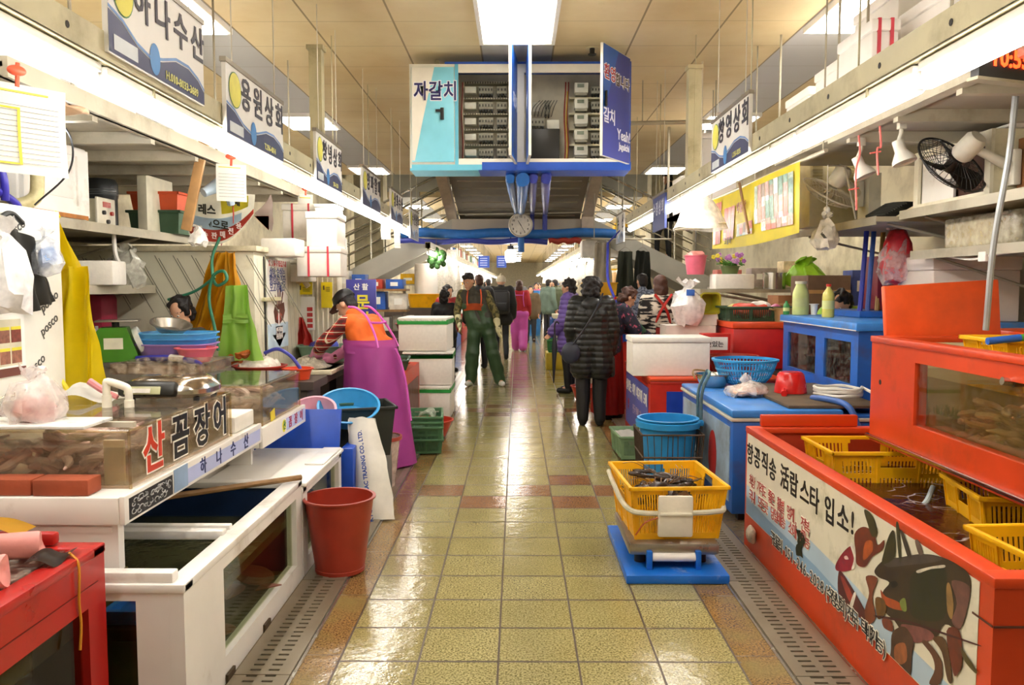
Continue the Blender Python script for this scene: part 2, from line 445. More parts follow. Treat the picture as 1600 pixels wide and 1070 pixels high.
# ---------------------------------------------------------------- hanging rails and fluorescent tubes
cream = M('#cfc7a8', .5, dirt='#857550', scale=3)
railm = M('#bdb592', .45, .2, dirt='#70603c', scale=4)
def rail(x, y0, y1, lab, z=2.27, y=.9):
    t = thing('lamp_rail', lab, 'rail', (x, y0, z)); L = y1 - y0
    b = MB(railm); b.box(-.045, .045, 0, L, .09, .1); b.box(-.045, -.037, 0, L, 0, .09); b.box(.037, .045, 0, L, 0, .09)
    b.box(-.045, -.015, 0, L, -.004, .004); b.box(.015, .045, 0, L, -.004, .004)
    b.m(dark)
    k = 0
    while k * .5 + .2 < L:
        for sx in (-.0462, .0462): b.tube([(sx - .0005, .2 + k * .5, .05), (sx + .0005, .2 + k * .5, .05)], .012, 8)
        k += 1
    b.build('channel', t)
    while y < L:
        b = MB(railm); b.tube([(0, y, .1), (0, y, CZ - z - .004)], .004, 6); b.build('hanger_rod', t); y += 1.55
    return t
r = rail(-1.46, -.6, 11.1, 'cream steel lamp rail hung over the left stalls, carrying the shop signs')
b = MB(railm); b.box(-.045, .045, 6.56, 6.65, .1, .95); b.box(-.06, .06, 6.55, 6.66, .93, .96); b.build('post', r)
r = rail(1.40, -.6, 10.2, 'cream steel lamp rail hung over the right stalls, in front of the foam boxes')
b = MB(railm); b.box(-.05, .05, 7.1, 7.2, .1, .95); b.box(-.06, .06, 7.09, 7.21, .93, .96); b.build('post', r)
rail(-1.46, 13.3, 60, 'long lamp rail beyond the stairs on the left', 2.11, 5.2)
rail(1.46, 16.9, 60, 'long lamp rail beyond the stairs on the right', 2.27, 1.6)
def tube_lamp(lab, loc, group, L=1.2):
    t = thing('fluorescent_lamp', lab, 'fluorescent lamp', loc, group=group)
    b = MB(white); b.box(-.03, .03, .01, L - .01, 0, .03, .006); b.build('housing', t)
    b = MB(EM('#fff9f2', TUBE_E)); b.tube([(0, .03, -.036), (0, L - .03, -.036)], .03, 10); b.build('tube', t)
    for y in (.012, L - .012):
        b = MB(white); b.box(-.014, .014, y - .012, y + .012, -.056, .002, .003); b.build('socket', t)
    b = MB(railm); b.box(-.034, .034, L * .3, L * .3 + .02, .0, .042); b.build('clip', t)
    return t
def lamp_row(x, y0, n, lab, grp, src=None, step=1.215, z=2.232):
    for i in range(n):
        if src is None: src = tube_lamp(lab, (x, y0, z), grp)
        else: dup(src, (x, y0 + i * step, z), 0, lab, group=grp)
    return src
ls = lamp_row(-1.46, .435, 9, 'white fluorescent tube lit under the near left rail', 'tube lamps under the near left rail')
lamp_row(1.40, .435, 8, 'white fluorescent tube lit under the near right rail', 'tube lamps under the near right rail', ls)
lamp_row(-1.46, 13.4, 38, 'white fluorescent tube lit under the left rail beyond the stairs', 'tube lamps on the far left rail', ls, z=2.072)
lamp_row(1.46, 17, 35, 'white fluorescent tube lit under the right rail beyond the stairs', 'tube lamps on the far right rail', ls)
# ================================================================ kit of repeated kinds
def fr(x0, y0, x1, y1, Y):
    """photo rectangle at distance Y -> x0, x1, z0, z1"""
    a, b = at(x0, y1, Y), at(x1, y0, Y); return a.x, b.x, a.z, b.z
def holes(mb, axis, p0, p1, a0, a1, b0, b1, hs):
    """slab normal to axis ('x': a=y,b=z; 'y': a=x,b=z; 'z': a=x,b=y) with rectangular openings"""
    A = sorted({a0, a1} | {h[0] for h in hs} | {h[1] for h in hs}); B = sorted({b0, b1} | {h[2] for h in hs} | {h[3] for h in hs})
    for j in range(len(B) - 1):
        i = 0
        while i < len(A) - 1:
            def inside(i): return any(h[0] <= (A[i] + A[i + 1]) / 2 <= h[1] and h[2] <= (B[j] + B[j + 1]) / 2 <= h[3] for h in hs)
            if inside(i): i += 1; continue
            k = i
            while k + 1 < len(A) - 1 and not inside(k + 1): k += 1
            q = (A[i], A[k + 1], B[j], B[j + 1])
            if axis == 'x': mb.box(p0, p1, *q)
            elif axis == 'y': mb.box(q[0], q[1], p0, p1, q[2], q[3])
            else: mb.box(q[0], q[1], q[2], q[3], p0, p1)
            i = k + 1
def hexa(mb, A, B, C, D, u0, u1, v0, v1, th):
    """piece of the quad A B (bottom) C D (top), thickened by th"""
    def p(u, v): return (A * (1 - u) + B * u) * (1 - v) + (D * (1 - u) + C * u) * v
    n = (B - A).cross(D - A).normalized() * th
    q = [p(u0, v0), p(u1, v0), p(u1, v1), p(u0, v1)]; vs = [mb.bm.verts.new(x) for x in q] + [mb.bm.verts.new(x + n) for x in q]
    fs = [mb.bm.faces.new([vs[i] for i in f]) for f in ((0, 1, 2, 3), (7, 6, 5, 4), (0, 4, 5, 1), (1, 5, 6, 2), (2, 6, 7, 3), (3, 7, 4, 0))]
    mb._fin(fs)
def crate(mat, L, W, H, name='crate', label='', cat='crate', loc=(0, 0, 0), rotz=0., taper=.9, group=None, ribs=9, handles=True, slots=True, rows=2):
    """slotted plastic crate, L along x, W along y, base at z=0"""
    t = thing(name, label, cat, loc, rotz, group)
    l, w = L / 2, W / 2; k = taper; th = .005
    bot = [V(-l * k, -w * k, 0), V(l * k, -w * k, 0), V(l * k, w * k, 0), V(-l * k, w * k, 0)]
    top = [V(-l, -w, H), V(l, -w, H), V(l, w, H), V(-l, w, H)]
    b = MB(mat); b.box(-l * k, l * k, -w * k, w * k, 0, .008)
    for i in range(4):
        j = (i + 1) % 4; A, B, C, D = bot[i], bot[j], top[j], top[i]; long = i % 2 == 0
        if not slots:
            hexa(b, A, B, C, D, 0, 1, 0, 1, -th); continue
        hx = (.38, .62)
        bands = [(0, .12), (.44, .54), (.86, 1.)] if rows == 2 else [(0, .16), (.8, 1.)]
        gaps = [(.12, .44), (.54, .86)] if rows == 2 else [(.16, .8)]
        for v0, v1 in bands:
            if handles and v1 == 1.: hexa(b, A, B, C, D, 0, hx[0], v0, v1, -th); hexa(b, A, B, C, D, hx[1], 1, v0, v1, -th); hexa(b, A, B, C, D, hx[0], hx[1], .95, 1, -th)
            else: hexa(b, A, B, C, D, 0, 1, v0, v1, -th)
        cols = [0, .06, .31, .36, .64, .69, .94, 1.]
        for v0, v1 in gaps:
            for c in (0, 2, 4, 6):
                if c + 1 < len(cols): hexa(b, A, B, C, D, cols[c], cols[c + 1], v0, v1, -th)
            for c in (1, 3, 5):
                u0, u1 = cols[c], cols[c + 1]
                if c == 3 and v1 == .86 and handles: 
                    hexa(b, A, B, C, D, u0, u1, v0, v0 + .12, -th); continue
                nn = ribs if c != 3 else int(ribs * 1.15)
                for q in range(nn):
                    uu = u0 + (u1 - u0) * (q + .6) / nn; hexa(b, A, B, C, D, uu - .25 * (u1 - u0) / nn, uu + .25 * (u1 - u0) / nn, v0, v1, -th)
        for u in (.0, .33, .665, .985): hexa(b, A, B, C, D, u, u + .015, 0, 1, .006)
    b.build('basket', t)
    b = MB(mat); e = .016; rm = H - .016
    for s in (-1, 1):
        b.box(-l - e, l + e, s * w - (e if s < 0 else 0), s * w + (e if s > 0 else 0), rm, H + .004, .004)
        b.box(s * l - (e if s < 0 else 0), s * l + (e if s > 0 else 0), -w - e, w + e, rm, H + .004, .004)
    b.build('rim', t)
    return t
def bowl_mb(mat, r, h, rb=None, th=.004, lip=.012, sq=2., sx=1., sy=1., c=(0, 0, 0), n=30, curve=.0, rings=1, rot=None):
    """open vessel: base radius rb, rim r, optional belly curve"""
    rb = rb or r * .7; b = MB(mat); k = 6
    out = [(0, 0)] + [(rb + (r - rb) * (i / k) ** (1 - curve * .5) , h * (i / k) ** (1 + curve)) for i in range(k + 1)]
    prof = out + [(r + lip, h - .002), (r + lip, h + .006), (r - th, h + .006)] + [(max(.0, q - th), z + th) for q, z in out[::-1]]
    b.lathe(prof, c, n, sx, sy, sq, rot); return b
def bag_mb(mat, r, h, seed=0, n=18, c=(0, 0, 0), knot=True, amp=.35):
    """tied plastic bag: sagging body, gathered neck, flared tail"""
    b = MB(mat); pr = [(0, 0), (.75, .02), (1, .22), (.97, .42), (.7, .66), (.3, .8)]
    pr += [(.14, .86), (.32, .94), (.42, 1.0)] if knot else [(.5, .95), (.6, 1.)]
    b.lathe([(q * r, z * h) for q, z in pr], c, n); b.jitter(r * amp, 2.2 / r, seed); b.jitter(r * amp * .4, 7 / r, seed + 3)
    return b
foam = M('#eae6dc', .75, var=.04, scale=30, bump=.08)
foam2 = M('#f0ede6', .8, var=.04, scale=30)
def foam_box(w, d, h, label, loc, rotz=0., group=None, lid=True, mat=None, tape=None, name='foam_box', lh=None, straps=None):
    t = thing(name, label, 'foam box', loc, rotz, group); m = mat or foam; lh = lh or min(.06, h * .2)
    b = MB(m); zt = h - lh if lid else h
    b.box(-w / 2 + .008, w / 2 - .008, -d / 2 + .008, d / 2 - .008, 0, zt, .012); b.build('body', t)
    if lid:
        b = MB(m); b.box(-w / 2, w / 2, -d / 2, d / 2, zt, h, .012); b.build('lid', t)
    if tape:
        b = MB(tape); z0 = zt - .035
        for s in (-1, 1):
            b.box(-w / 2 - .002, w / 2 + .002, s * d / 2 - (.002 if s > 0 else .0), s * d / 2 + (.002 if s > 0 else 0), z0 + .01, z0 + .062)
            b.box(s * w / 2 - .001, s * w / 2 + .001, -d / 2, d / 2, z0 + .01, z0 + .062)
        b.build('tape', t)
    if straps:
        b = MB(straps)
        for x in (-w * .22, w * .2):
            b.box(x - .008, x + .008, -d / 2 - .002, d / 2 + .002, -.0, h + .002)
        b.build('strap', t)
    return t
def cloth(mat, p0, p1, q0, q1, folds=4, depth=.03, nu=28, nv=16, thick=.003, out=(0, -1, 0), seed=0, sag=0.):
    """hanging cloth between top edge p0-p1 and bottom edge q0-q1"""
    p0, p1, q0, q1, out = map(Vector, (p0, p1, q0, q1, out)); b = MB(mat)
    def f(u, v):
        p = (p0 * (1 - u) + p1 * u) * (1 - v) + (q0 * (1 - u) + q1 * u) * v
        p = p + out * depth * (math.sin(u * folds * 2 * PI + seed + v * 1.3) * (.35 + .65 * v) + .5 * math.sin(u * folds * 4.3 + seed * 2 + v * 4))
        p.z -= sag * math.sin(PI * u) * (1 - v)
        return p + noise.noise_vector(Vector((u * 3 + seed, v * 4, seed))) * depth * .5
    b.sheet(f, nu, nv, thick); return b
# ---------------------------------------------------------------- hagfish, built once and copied one by one
eelm = M('#e0c6be', .25, var=.22, scale=14, spec=.7)
eelm2 = M('#c4a79e', .25, var=.25, scale=14, spec=.7)
_eels = []
def eel_proto(k, label, group, cat='hagfish'):
    r = random.Random(40 + k); pts = []; a = r.random() * 6; p = V(0, 0, .02); L = .34; n = 12; turn = r.choice([-1, 1]) * r.uniform(.25, .62)
    for i in range(n):
        pts.append(p.copy()); a += turn * r.uniform(.5, 1.3) if i < 8 else r.uniform(-.5, .5)
        p = p + V(math.cos(a), math.sin(a), r.uniform(-.25, .25)) * (L / n)
    c = sum(pts, V(0, 0, 0)) / len(pts); pts = [q - V(c.x, c.y, 0) for q in pts]
    pts = bez(pts, 3); m = len(pts)
    rs = [.0165 * min(1, .35 + i * .22, .25 + (m - 1 - i) * .11) for i in range(m)]
    b = MB(eelm if k % 2 else eelm2); b.tube(pts, rs, 8)
    return solo(b, 'hagfish', label, cat, group=group)
def eel_heap(x0, x1, y0, y1, z0, z1, n, label, group, seed=1):
    """heap of n single hagfish inside the box"""
    r = random.Random(seed); protos = None
    for i in range(n):
        if i < 5: o = eel_proto(i + seed % 3, label, group); _eels.append(o)
        else:
            o = _eels[-1 - (i % 5)] if False else _pick[i % 5]
            o = o.copy(); COL.objects.link(o)
        if i == 4: _pick = _eels[-5:]
        fx = r.random(); fy = r.random()
        o.location = (x0 + .1 + fx * (x1 - x0 - .2), y0 + .1 + fy * max(.01, y1 - y0 - .2), z0 + (z1 - z0) * r.random() ** .8)
        o.rotation_euler = (r.uniform(-.45, .45), r.uniform(-.45, .45), r.uniform(0, 6.28))
# ---------------------------------------------------------------- colours used all over
RED = M('#c02718', .32, dirt='#6a1710', dirt_amt=.2); ORANGE = M('#d9481a', .35, dirt='#8a3a18', dirt_amt=.35, scale=5)
YEL = M('#f2b40f', .38, dirt='#a06a10', dirt_amt=.3); BLUE = M('#1f62c4', .4, dirt='#3a3a48', dirt_amt=.35, scale=5)
NAVY = M('#0e2f86', .35); WHT = M('#eeeae2', .35, var=.04, dirt='#a8977a', dirt_amt=.25, scale=5)
GREEN = M('#3f6f47', .45); BASKET = M('#33523a', .45); BLACK = M('#1c1c1c', .4); CHROME = M('#c9c6be', .18, 1., var=.05)
STEEL = M('#a39c90', .3, .85, dirt='#6a5c48', dirt_amt=.3); CYAN = M('#2f93cf', .35); BRICKR = M('#9a2f1c', .4)
WOOD = M('#8d6a3f', .6, scale=16, var=.25); CARD = M('#9a6a44', .8); PINK = M('#e08f92', .4); TEAL = M('#2d6a6a', .5)
CREAM = M('#e6dfc6', .5, var=.06, dirt='#8d7c55', dirt_amt=.45, scale=4)
GREYP = M('#a6a294', .6, dirt='#65563b', dirt_amt=.5, scale=3)
PAPER = M('#efeee6', .8, var=.03); YELP = M('#eed81a', .4, var=.1)
# ================================================================ LEFT: tanks and counters by the aisle
def tank_shell(t, x0, x1, y0, y1, z1, mat, th=.05, front='x+', wins=(), endwins=(), name='shell', inner=None):
    """open-topped tank; wins: openings in the aisle side (y0,y1,z0,z1); endwins: in the near end (x0,x1,z0,z1)"""
    b = MB(mat); xa, xb = (x1 - th, x1) if front == 'x+' else (x0, x0 + th)
    holes(b, 'x', xa, xb, y0, y1, 0, z1, list(wins)); xi0, xi1 = (x0, xa) if front == 'x+' else (xb, x1)
    holes(b, 'y', y0 + .0004, y0 + th, xi0, xi1 - .0004, 0, z1, list(endwins))
    b.box(xi0, xi1, y1 - th, y1 - .0004, 0, z1)
    if front == 'x+': b.box(x0 + .0006, x0 + th, y0 + th, y1 - th, 0, z1)
    else: b.box(x1 - th, x1 - .0006, y0 + th, y1 - th, 0, z1)
    b.box(x0 + th, x1 - th, y0 + th, y1 - th, .002, .05)
    e = .022
    b.box(x0 - .004, x1 + .004, y0 - .004, y0 + th + e, z1 - .02, z1 + .012, .006); b.box(x0 - .004, x1 + .004, y1 - th - e, y1 + .004, z1 - .02, z1 + .012, .006)
    b.box(x0 - .004, x0 + th + e, y0, y1, z1 - .02, z1 + .0115, .006); b.box(x1 - th - e, x1 + .004, y0, y1, z1 - .02, z1 + .0115, .006)
    b.build(name, t)
    for w in wins:
        b = MB(GL('#dfe4cc', .8, .03)); b.box(xb - th * .6, xb - th * .5, w[0] - .01, w[1] + .01, w[2] - .01, w[3] + .01); b.build('window_pane', t)
    for w in endwins:
        b = MB(GL('#dfe4cc', .8, .03)); b.box(w[0] - .01, w[1] + .01, y0 + th * .5, y0 + th * .6, w[2] - .01, w[3] + .01); b.build('window_pane', t)
    if inner:
        b = MB(inner); b.box(x0 + th, x1 - th, y1 - th - .004, y1 - th - .001, .05, z1 - .03)
        xw = (x0 + th, x0 + th + .003) if front == 'x+' else (x1 - th - .003, x1 - th)
        b.box(*xw, y0 + th, y1 - th, .05, z1 - .03); b.box(x0 + th, x1 - th, y0 + th, y1 - th, .05, .056); b.build('lining', t)
t = thing('fish_tank', 'open white fish tank with a dark side window, at the foot of the white counter', 'fish tank')
tank_shell(t, -2.02, -1.10, 2.60, 4.06, .505, WHT, wins=[(2.96, 3.96, .10, .44)], endwins=[(-1.9, -1.26, .10, .46)], inner=M('#5b5c3e', .6))
b = MB(WATER('#5e5f40', .6)); b.box(-1.97, -1.152, 2.652, 4.008, .30, .34); b.build('water', t)
for y0, y1 in ((3.12, 3.17), (3.2, 3.235)):
    b = MB(WHT); b.box(-2.0, -1.16, y0, y1, .5, .535, .005); b.build('cross_bar', t)
b = MB(WHT); b.box(-1.75, -1.14, 2.61, 2.66, .516, .552, .006); b.build('edge_strip', t)
b = MB(M('#0e2a52', .5)); b.box(-1.965, -1.96, 3.25, 4.0, .06, .5); b.box(-1.96, -1.16, 4.0, 4.005, .06, .5); b.build('blue_lining', t)
for y in (2.95, 3.4):
    b = MB(M('#4a3a24', .7)); b.box(-1.098, -1.088, y, y + .08, .0, .035); b.build('hinge', t)
t = thing('fish_tank', 'white tank under a flat white lid, just behind the open white fish tank', 'fish tank')
tank_shell(t, -2.02, -1.10, 4.075, 4.99, .455, WHT, wins=[(4.17, 4.92, .08, .42)], inner=M('#4d5144', .6))
b = MB(WATER('#3a3f30', .6)); b.box(-1.97, -1.152, 4.13, 4.94, .28, .32); b.build('water', t)
b = MB(WHT); b.box(-1.62, -1.08, 4.08, 4.98, .47, .49, .006); b.box(-1.2, -1.09, 4.5, 4.96, .49, .5, .004); b.build('lid', t)
b = MB(WHT); b.box(-1.68, -1.64, 4.08, 4.98, .47, .66); b.box(-1.64, -1.5, 4.5, 4.53, .49, .66); b.build('back_panel', t)
b = MB(WOOD); b.tube([(-1.62, 3.5, .56), (-1.09, 4.02, .535)], .014, 8); solo(b, 'wooden_stick', 'brown wooden stick lying across the corner of the open white tank', 'stick')
b = MB(BLUE); b.box(-1.42, -1.18, 2.68, 2.86, .34, .36, .01); b.box(-1.42, -1.18, 2.68, 2.7, .36, .39); b.box(-1.42, -1.18, 2.84, 2.86, .36, .39); b.box(-1.42, -1.4, 2.7, 2.84, .36, .39); b.box(-1.2, -1.18, 2.7, 2.84, .36, .39)
solo(b, 'floating_tray', 'blue plastic tray floating in the open white fish tank', 'tray')
t = thing('water_inlet', 'grey hose with brass spout feeding the open white fish tank', 'hose', (-1.5, 2.98, .36))
b = MB(M('#7d8ba3', .35)); b.tube(bez([(.02, 0, .33), (.01, 0, .24), (0, 0, .15), (0, 0, .07)]), .012, 8); b.build('hose', t)
b = MB(M('#8d7a3c', .4, .5)); b.tube([(0, 0, 0), (0, 0, .06)], .022, 10); b.tube([(0, 0, .055), (0, 0, .075)], .03, 10); b.build('spout', t)
for i, (x, y, a) in enumerate(((-1.3, 3.2, .3), (-1.35, 3.55, 1.1), (-1.25, 3.75, 2.2))):
    b = MB(M('#8a5a48', .4, var=.3, scale=20)); b.ell((0, 0, .02), (.15, .085, .014)); b.poly([(-.13, 0, .02), (-.21, .06, .02), (-.21, -.06, .02)], (0, 0, .005))
    solo(b, 'flatfish', 'brown flatfish on the bottom behind the window of the open white tank', 'fish', (x, y, .07 + .02 * i), (0, 0, a), 'flatfish in the white tank')

# white counters with lettered front strips
lav = M('#b9c2ea', .5, var=.05)
def counter(lab, y0, y1, zt, zb, name='counter'):
    t = thing(name, lab, 'counter', (0, 0, 0))
    b = MB(WHT); b.box(-2.75, -1.345, y0, y1, zb, zt, .006); b.build('top', t)
    b = MB(WHT); b.box(-1.345, -1.325, y0, y1, zb, zt + .004, .004); b.build('front_strip', t)
    return t
t = counter('near white counter carrying the big eel tank with red and black lettering', 2.68, 4.15, .785, .69)
b = MB(WHT); b.box(-2.7, -1.36, 2.70, 2.74, .525, .69); b.box(-2.65, -1.38, 2.695, 2.70, .66, .68); b.build('end_panel', t)
b = MB(GREYP); b.box(-2.0, -1.97, 2.74, 4.15, .525, .69); b.build('back_panel', t)
b = MB(lav); b.box(-1.325, -1.3235, 3.2, 4.12, .705, .765); b.build('blue_band', t)
b = MB(M('#8fa9c9', .5)); b.box(-1.3235, -1.322, 3.07, 3.2, .70, .79); b.build('sticker', t)
b = MB(M('#26262a', .5)); 
b.box(-1.325, -1.324, 2.71, 3.06, .70, .775); b.m(M('#b9b9b9', .5)); rr = random.Random(5)
for i in range(34):
    y, z = rr.uniform(2.74, 3.03), rr.uniform(.712, .763); a0 = rr.uniform(0, 6); k = rr.uniform(.008, .018)
    pts = [(-1.3237, y + k * math.cos(a0 + q * .6), z + .55 * k * math.sin(a0 + q * .6)) for q in range(8)]
    b.tube(pts, .0022, 4, False)
b.build('printed_picture', t)
b = MB(M('#26346f', .5))
for ch, y in zip('하나수산', (3.36, 3.54, 3.72, 3.9)): b.text(ch, .075, (-1.322, y, .738), (0, 1, 0), (0, 0, 1), bold=.001)
b.build('lettering', t)
t = counter('far white counter strip with small yellow and red lettering', 4.165, 5.02, .755, .65)
b = MB(lav); b.box(-1.325, -1.3235, 4.6, 5.0, .67, .74); b.build('blue_band', t)
b = MB(M('#f0e84a', .5)); b.lathe([(0, 0), (.036, 0), (.036, .0012), (0, .0012)], (-1.3245, 4.55, .705), 20, rot=Matrix.Rotation(PI / 2, 3, 'Y')); b.build('roundel', t)
b = MB(M('#b03a5a', .5)); [b.text(c, .07, (-1.3215, y, .705), (0, 1, 0), (0, 0, 1), bold=.001) for c, y in zip('꼼장어', (4.67, 4.79, 4.91))]
b.m(M('#3a7a3a', .5)); b.text('산', .055, (-1.3215, 4.55, .705), (0, 1, 0), (0, 0, 1), bold=.001); b.build('lettering', t)
b = MB(WHT); b.box(-2.7, -1.37, 4.18, 5.0, 0.47, .65) if False else b.box(-2.7, -2.06, 4.18, 5.0, 0.0, .65); b.build('cabinet_body', t)

# acrylic eel tanks
def eel_tank(lab, x0, x1, y0, y1, z0, z1, wl):
    t = thing('eel_tank', lab, 'eel tank', (0, 0, 0)); g = GL('#f6f2ec', 1., .04, .12); th = .008
    b = MB(g); b.box(x1 - th, x1, y0, y1, z0, z1); b.box(x0, x0 + th, y0, y1, z0, z1); b.box(x0 + th, x1 - th, y0, y0 + th, z0, z1); b.box(x0 + th, x1 - th, y1 - th, y1, z0, z1); b.build('panes', t)
    b = MB(M('#d8c5b0', .6, var=.2)); b.box(x0 + th, x1 - th, y0 + th, y1 - th, z0, z0 + .008); b.build('bottom', t)
    b = MB(WATER('#efe0d0', .17, gloss=.8)); b.box(x0 + th + .002, x1 - th - .002, y0 + th + .002, y1 - th - .002, z0 + .009, wl); b.build('water', t)
    b = MB(GL('#efe6d0', 1., .1, .3))
    for (p, q) in (((x1, y0), (x1, y1)), ((x0, y0), (x1, y0)), ((x0, y1), (x1, y1)), ((x0, y0), (x0, y1))):
        b.tube([(p[0], p[1], z1), (q[0], q[1], z1)], .006, 6)
    for p in ((x1, y0), (x1, y1), (x0, y0)): b.tube([(p[0], p[1], z0), (p[0], p[1], z1)], .006, 6)
    b.build('edges', t)
    return t
t = eel_tank('big clear eel tank with large red and black lettering on its aisle side', -2.35, -1.36, 2.80, 3.80, .786, .99, .93)
b = MB(M('#d9cfae', .6)); b.box(-1.46, -1.39, 2.815, 2.83, .796, .955); b.build('cream_panel', t)
b = MB(GL('#f6f3ee', 1., .05, .16)); b.box(-2.3, -1.365, 3.05, 3.78, .992, 1.0); b.build('lid', t)
b = MB(M('#cfc6b4', .5)); b.box(-2.2, -1.45, 3.02, 3.045, .965, .985); b.build('slat', t)
wo, blk, rdl = M('#f2ede2', .5), M('#15151a', .4), M('#d23a1c', .4)
b = MB(wo); L4 = (('산', 2.985, .885, .19), ('꼼', 3.225, .885, .185), ('장', 3.45, .885, .185), ('어', 3.66, .888, .185))
for c, y, z, s in L4: b.text(c, s, (-1.3585, y, z), (0, 1, 0), (0, 0, 1), bold=.0105, sx=1.05)
b.m(blk)
for c, y, z, s in L4[1:]: b.text(c, s, (-1.357, y, z), (0, 1, 0), (0, 0, 1), bold=.0045, sx=1.05)
b.m(rdl); b.text('산', .19, (-1.357, 2.985, .885), (0, 1, 0), (0, 0, 1), bold=.0045, sx=1.05); b.build('lettering', t)
eel_heap(-1.86, -1.38, 2.86, 3.76, .80, .90, 48, 'brown hagfish curled in the heap inside the big lettered tank', 'hagfish in the big lettered tank', 3)
eel_heap(-2.2, -1.45, 2.82, 3.12, .80, .89, 32, 'brown hagfish curled in the heap inside the big lettered tank', 'hagfish in the big lettered tank', 4)
src = None
for i in range(5):
    b = MB(M('#a34f30', .75, var=.2, bump=.2)) if src is None else None
    if src is None: b.box(-.095, .095, -.045, .045, 0, .055, .004); src = solo(b, 'brick', 'red brick standing in the row along the near side of the eel tank', 'brick', (-1.55, 2.74, .787), group='bricks in front of the eel tank')
    else: dup(src, (-1.55 - i * .197, 2.74 + .003 * (i % 2), .787))
t = eel_tank('smaller clear eel tank behind, with a yellow note on its aisle side', -2.15, -1.35, 4.24, 4.98, .756, .965, .9)
b = MB(GL('#f3f6f3', 1., .05, .12)); b.box(-2.14, -1.36, 4.25, 4.97, .966, .976); b.build('lid', t)
b = MB(YELP); b.box(-1.349, -1.347, 4.38, 4.46, .757, .815, rot=(.15, 0, 0)); b.build('note', t)
eel_heap(-1.95, -1.37, 4.26, 4.94, .77, .88, 60, 'brown hagfish tangled inside the smaller eel tank', 'hagfish in the smaller eel tank', 8)
b = MB(foam); b.box(-1.95, -1.36, 3.86, 4.14, .787, .865, .008); solo(b, 'foam_block', 'thick white foam slab between the two eel tanks', 'foam slab')

# things standing on the big eel tank
t = thing('digital_scale', 'silver digital scale with clear tray standing on the big eel tank', 'scale', (-1.54, 3.60, 1.001))
b = MB(CHROME); b.lathe([(0, .012), (.17, .012), (.19, .03), (.19, .05), (.16, .085), (.13, .1), (0, .1)], (0, 0, 0), 32, 1.0, .82, 3.2); b.build('body', t)
b = MB(M('#23231e', .3)); b.box(-.17, .08, -.175, -.13, .022, .088, .015, rot=(-.35, 0, 0)); b.build('display_housing', t)
b = MB(M('#b9b98f', .25)); b.box(-.135, .02, -.187, -.178, .035, .07, .003, rot=(-.35, 0, 0)); b.build('display', t)
b = MB(M('#e8e4da', .3)); b.box(-.1, -.02, -.193, -.189, .043, .062, rot=(-.35, 0, 0)); b.build('digits_window', t)
b = MB(GL('#efe6dc', 1., .05, .5)); b.box(-.2, .2, -.17, .17, .12, .126); b.box(-.2, .2, -.17, -.164, .126, .165); b.box(-.2, .2, .164, .17, .126, .165); b.box(-.2, -.194, -.164, .164, .126, .165); b.box(.194, .2, -.164, .164, .126, .165); b.build('clear_tray', t)
b = MB(CHROME); b.tube([(0, 0, .1), (0, 0, .12)], .05, 16); b.build('plate_post', t)
for sx in (-.14, .14):
    for sy in (-.1, .1):
        b = MB(BLACK); b.tube([(sx, sy, 0), (sx, sy, .014)], .014, 10); b.build('foot', t)
b = MB(M('#e9e4d2', .4)); b.tube(bez([(-1.69, 3.3, 1.0), (-1.69, 3.3, 1.09), (-1.68, 3.3, 1.105), (-1.615, 3.3, 1.085), (-1.60, 3.3, 1.065), (-1.598, 3.3, 1.0)], 5), .016, 10)
b.tube([(-1.69, 3.3, 1.0), (-1.69, 3.3, 1.05)], .02, 10); b.tube([(-1.598, 3.3, 1.0), (-1.598, 3.3, 1.03)], .02, 10)
solo(b, 'bent_pipe', 'bent white plastic pipe sticking up from the eel tank lid', 'pipe')
b = MB(M('#e9e9e4', .3)); b.box(-2.2, -1.53, 2.82, 3.03, .992, 1.004, .003); solo(b, 'cutting_board', 'flat white board lying on the near end of the eel tank', 'board')
t = thing('bag_of_fish', 'tied clear bag of pink fish flesh on the flat white board', 'bag', (-1.775, 2.94, 1.005))
b = MB(M('#c9786a', .3, var=.35, scale=30)); b.ell((0, 0, .045), (.075, .06, .045)); b.jitter(.03, 20, 2); b.build('fish_flesh', t)
bag_mb(PLASTIC('#f6ece8', .38), .1, .2, 4).build('plastic', t)
b = MB(PAPER); b.sheet(lambda u, v: V(-1.98 + u * .26, 3.36 + v * .28, 1.012 + .05 * abs(math.sin(3 * u + 2 * v)) * (1 - u)), 14, 10, .002); b.jitter(.02, 9, 3)
solo(b, 'wrapping_paper', 'crumpled cream wrapping paper behind the pink bag', 'paper')
b = MB(PINK); b.tube(bez([(-1.72, 3.45, 1.02), (-1.78, 3.45, 1.05), (-1.84, 3.45, 1.09)]), [.012] * 8 + [.016] * 9, 8); solo(b, 'pink_ladle', 'pink plastic spoon lying behind the crumpled paper', 'spoon')

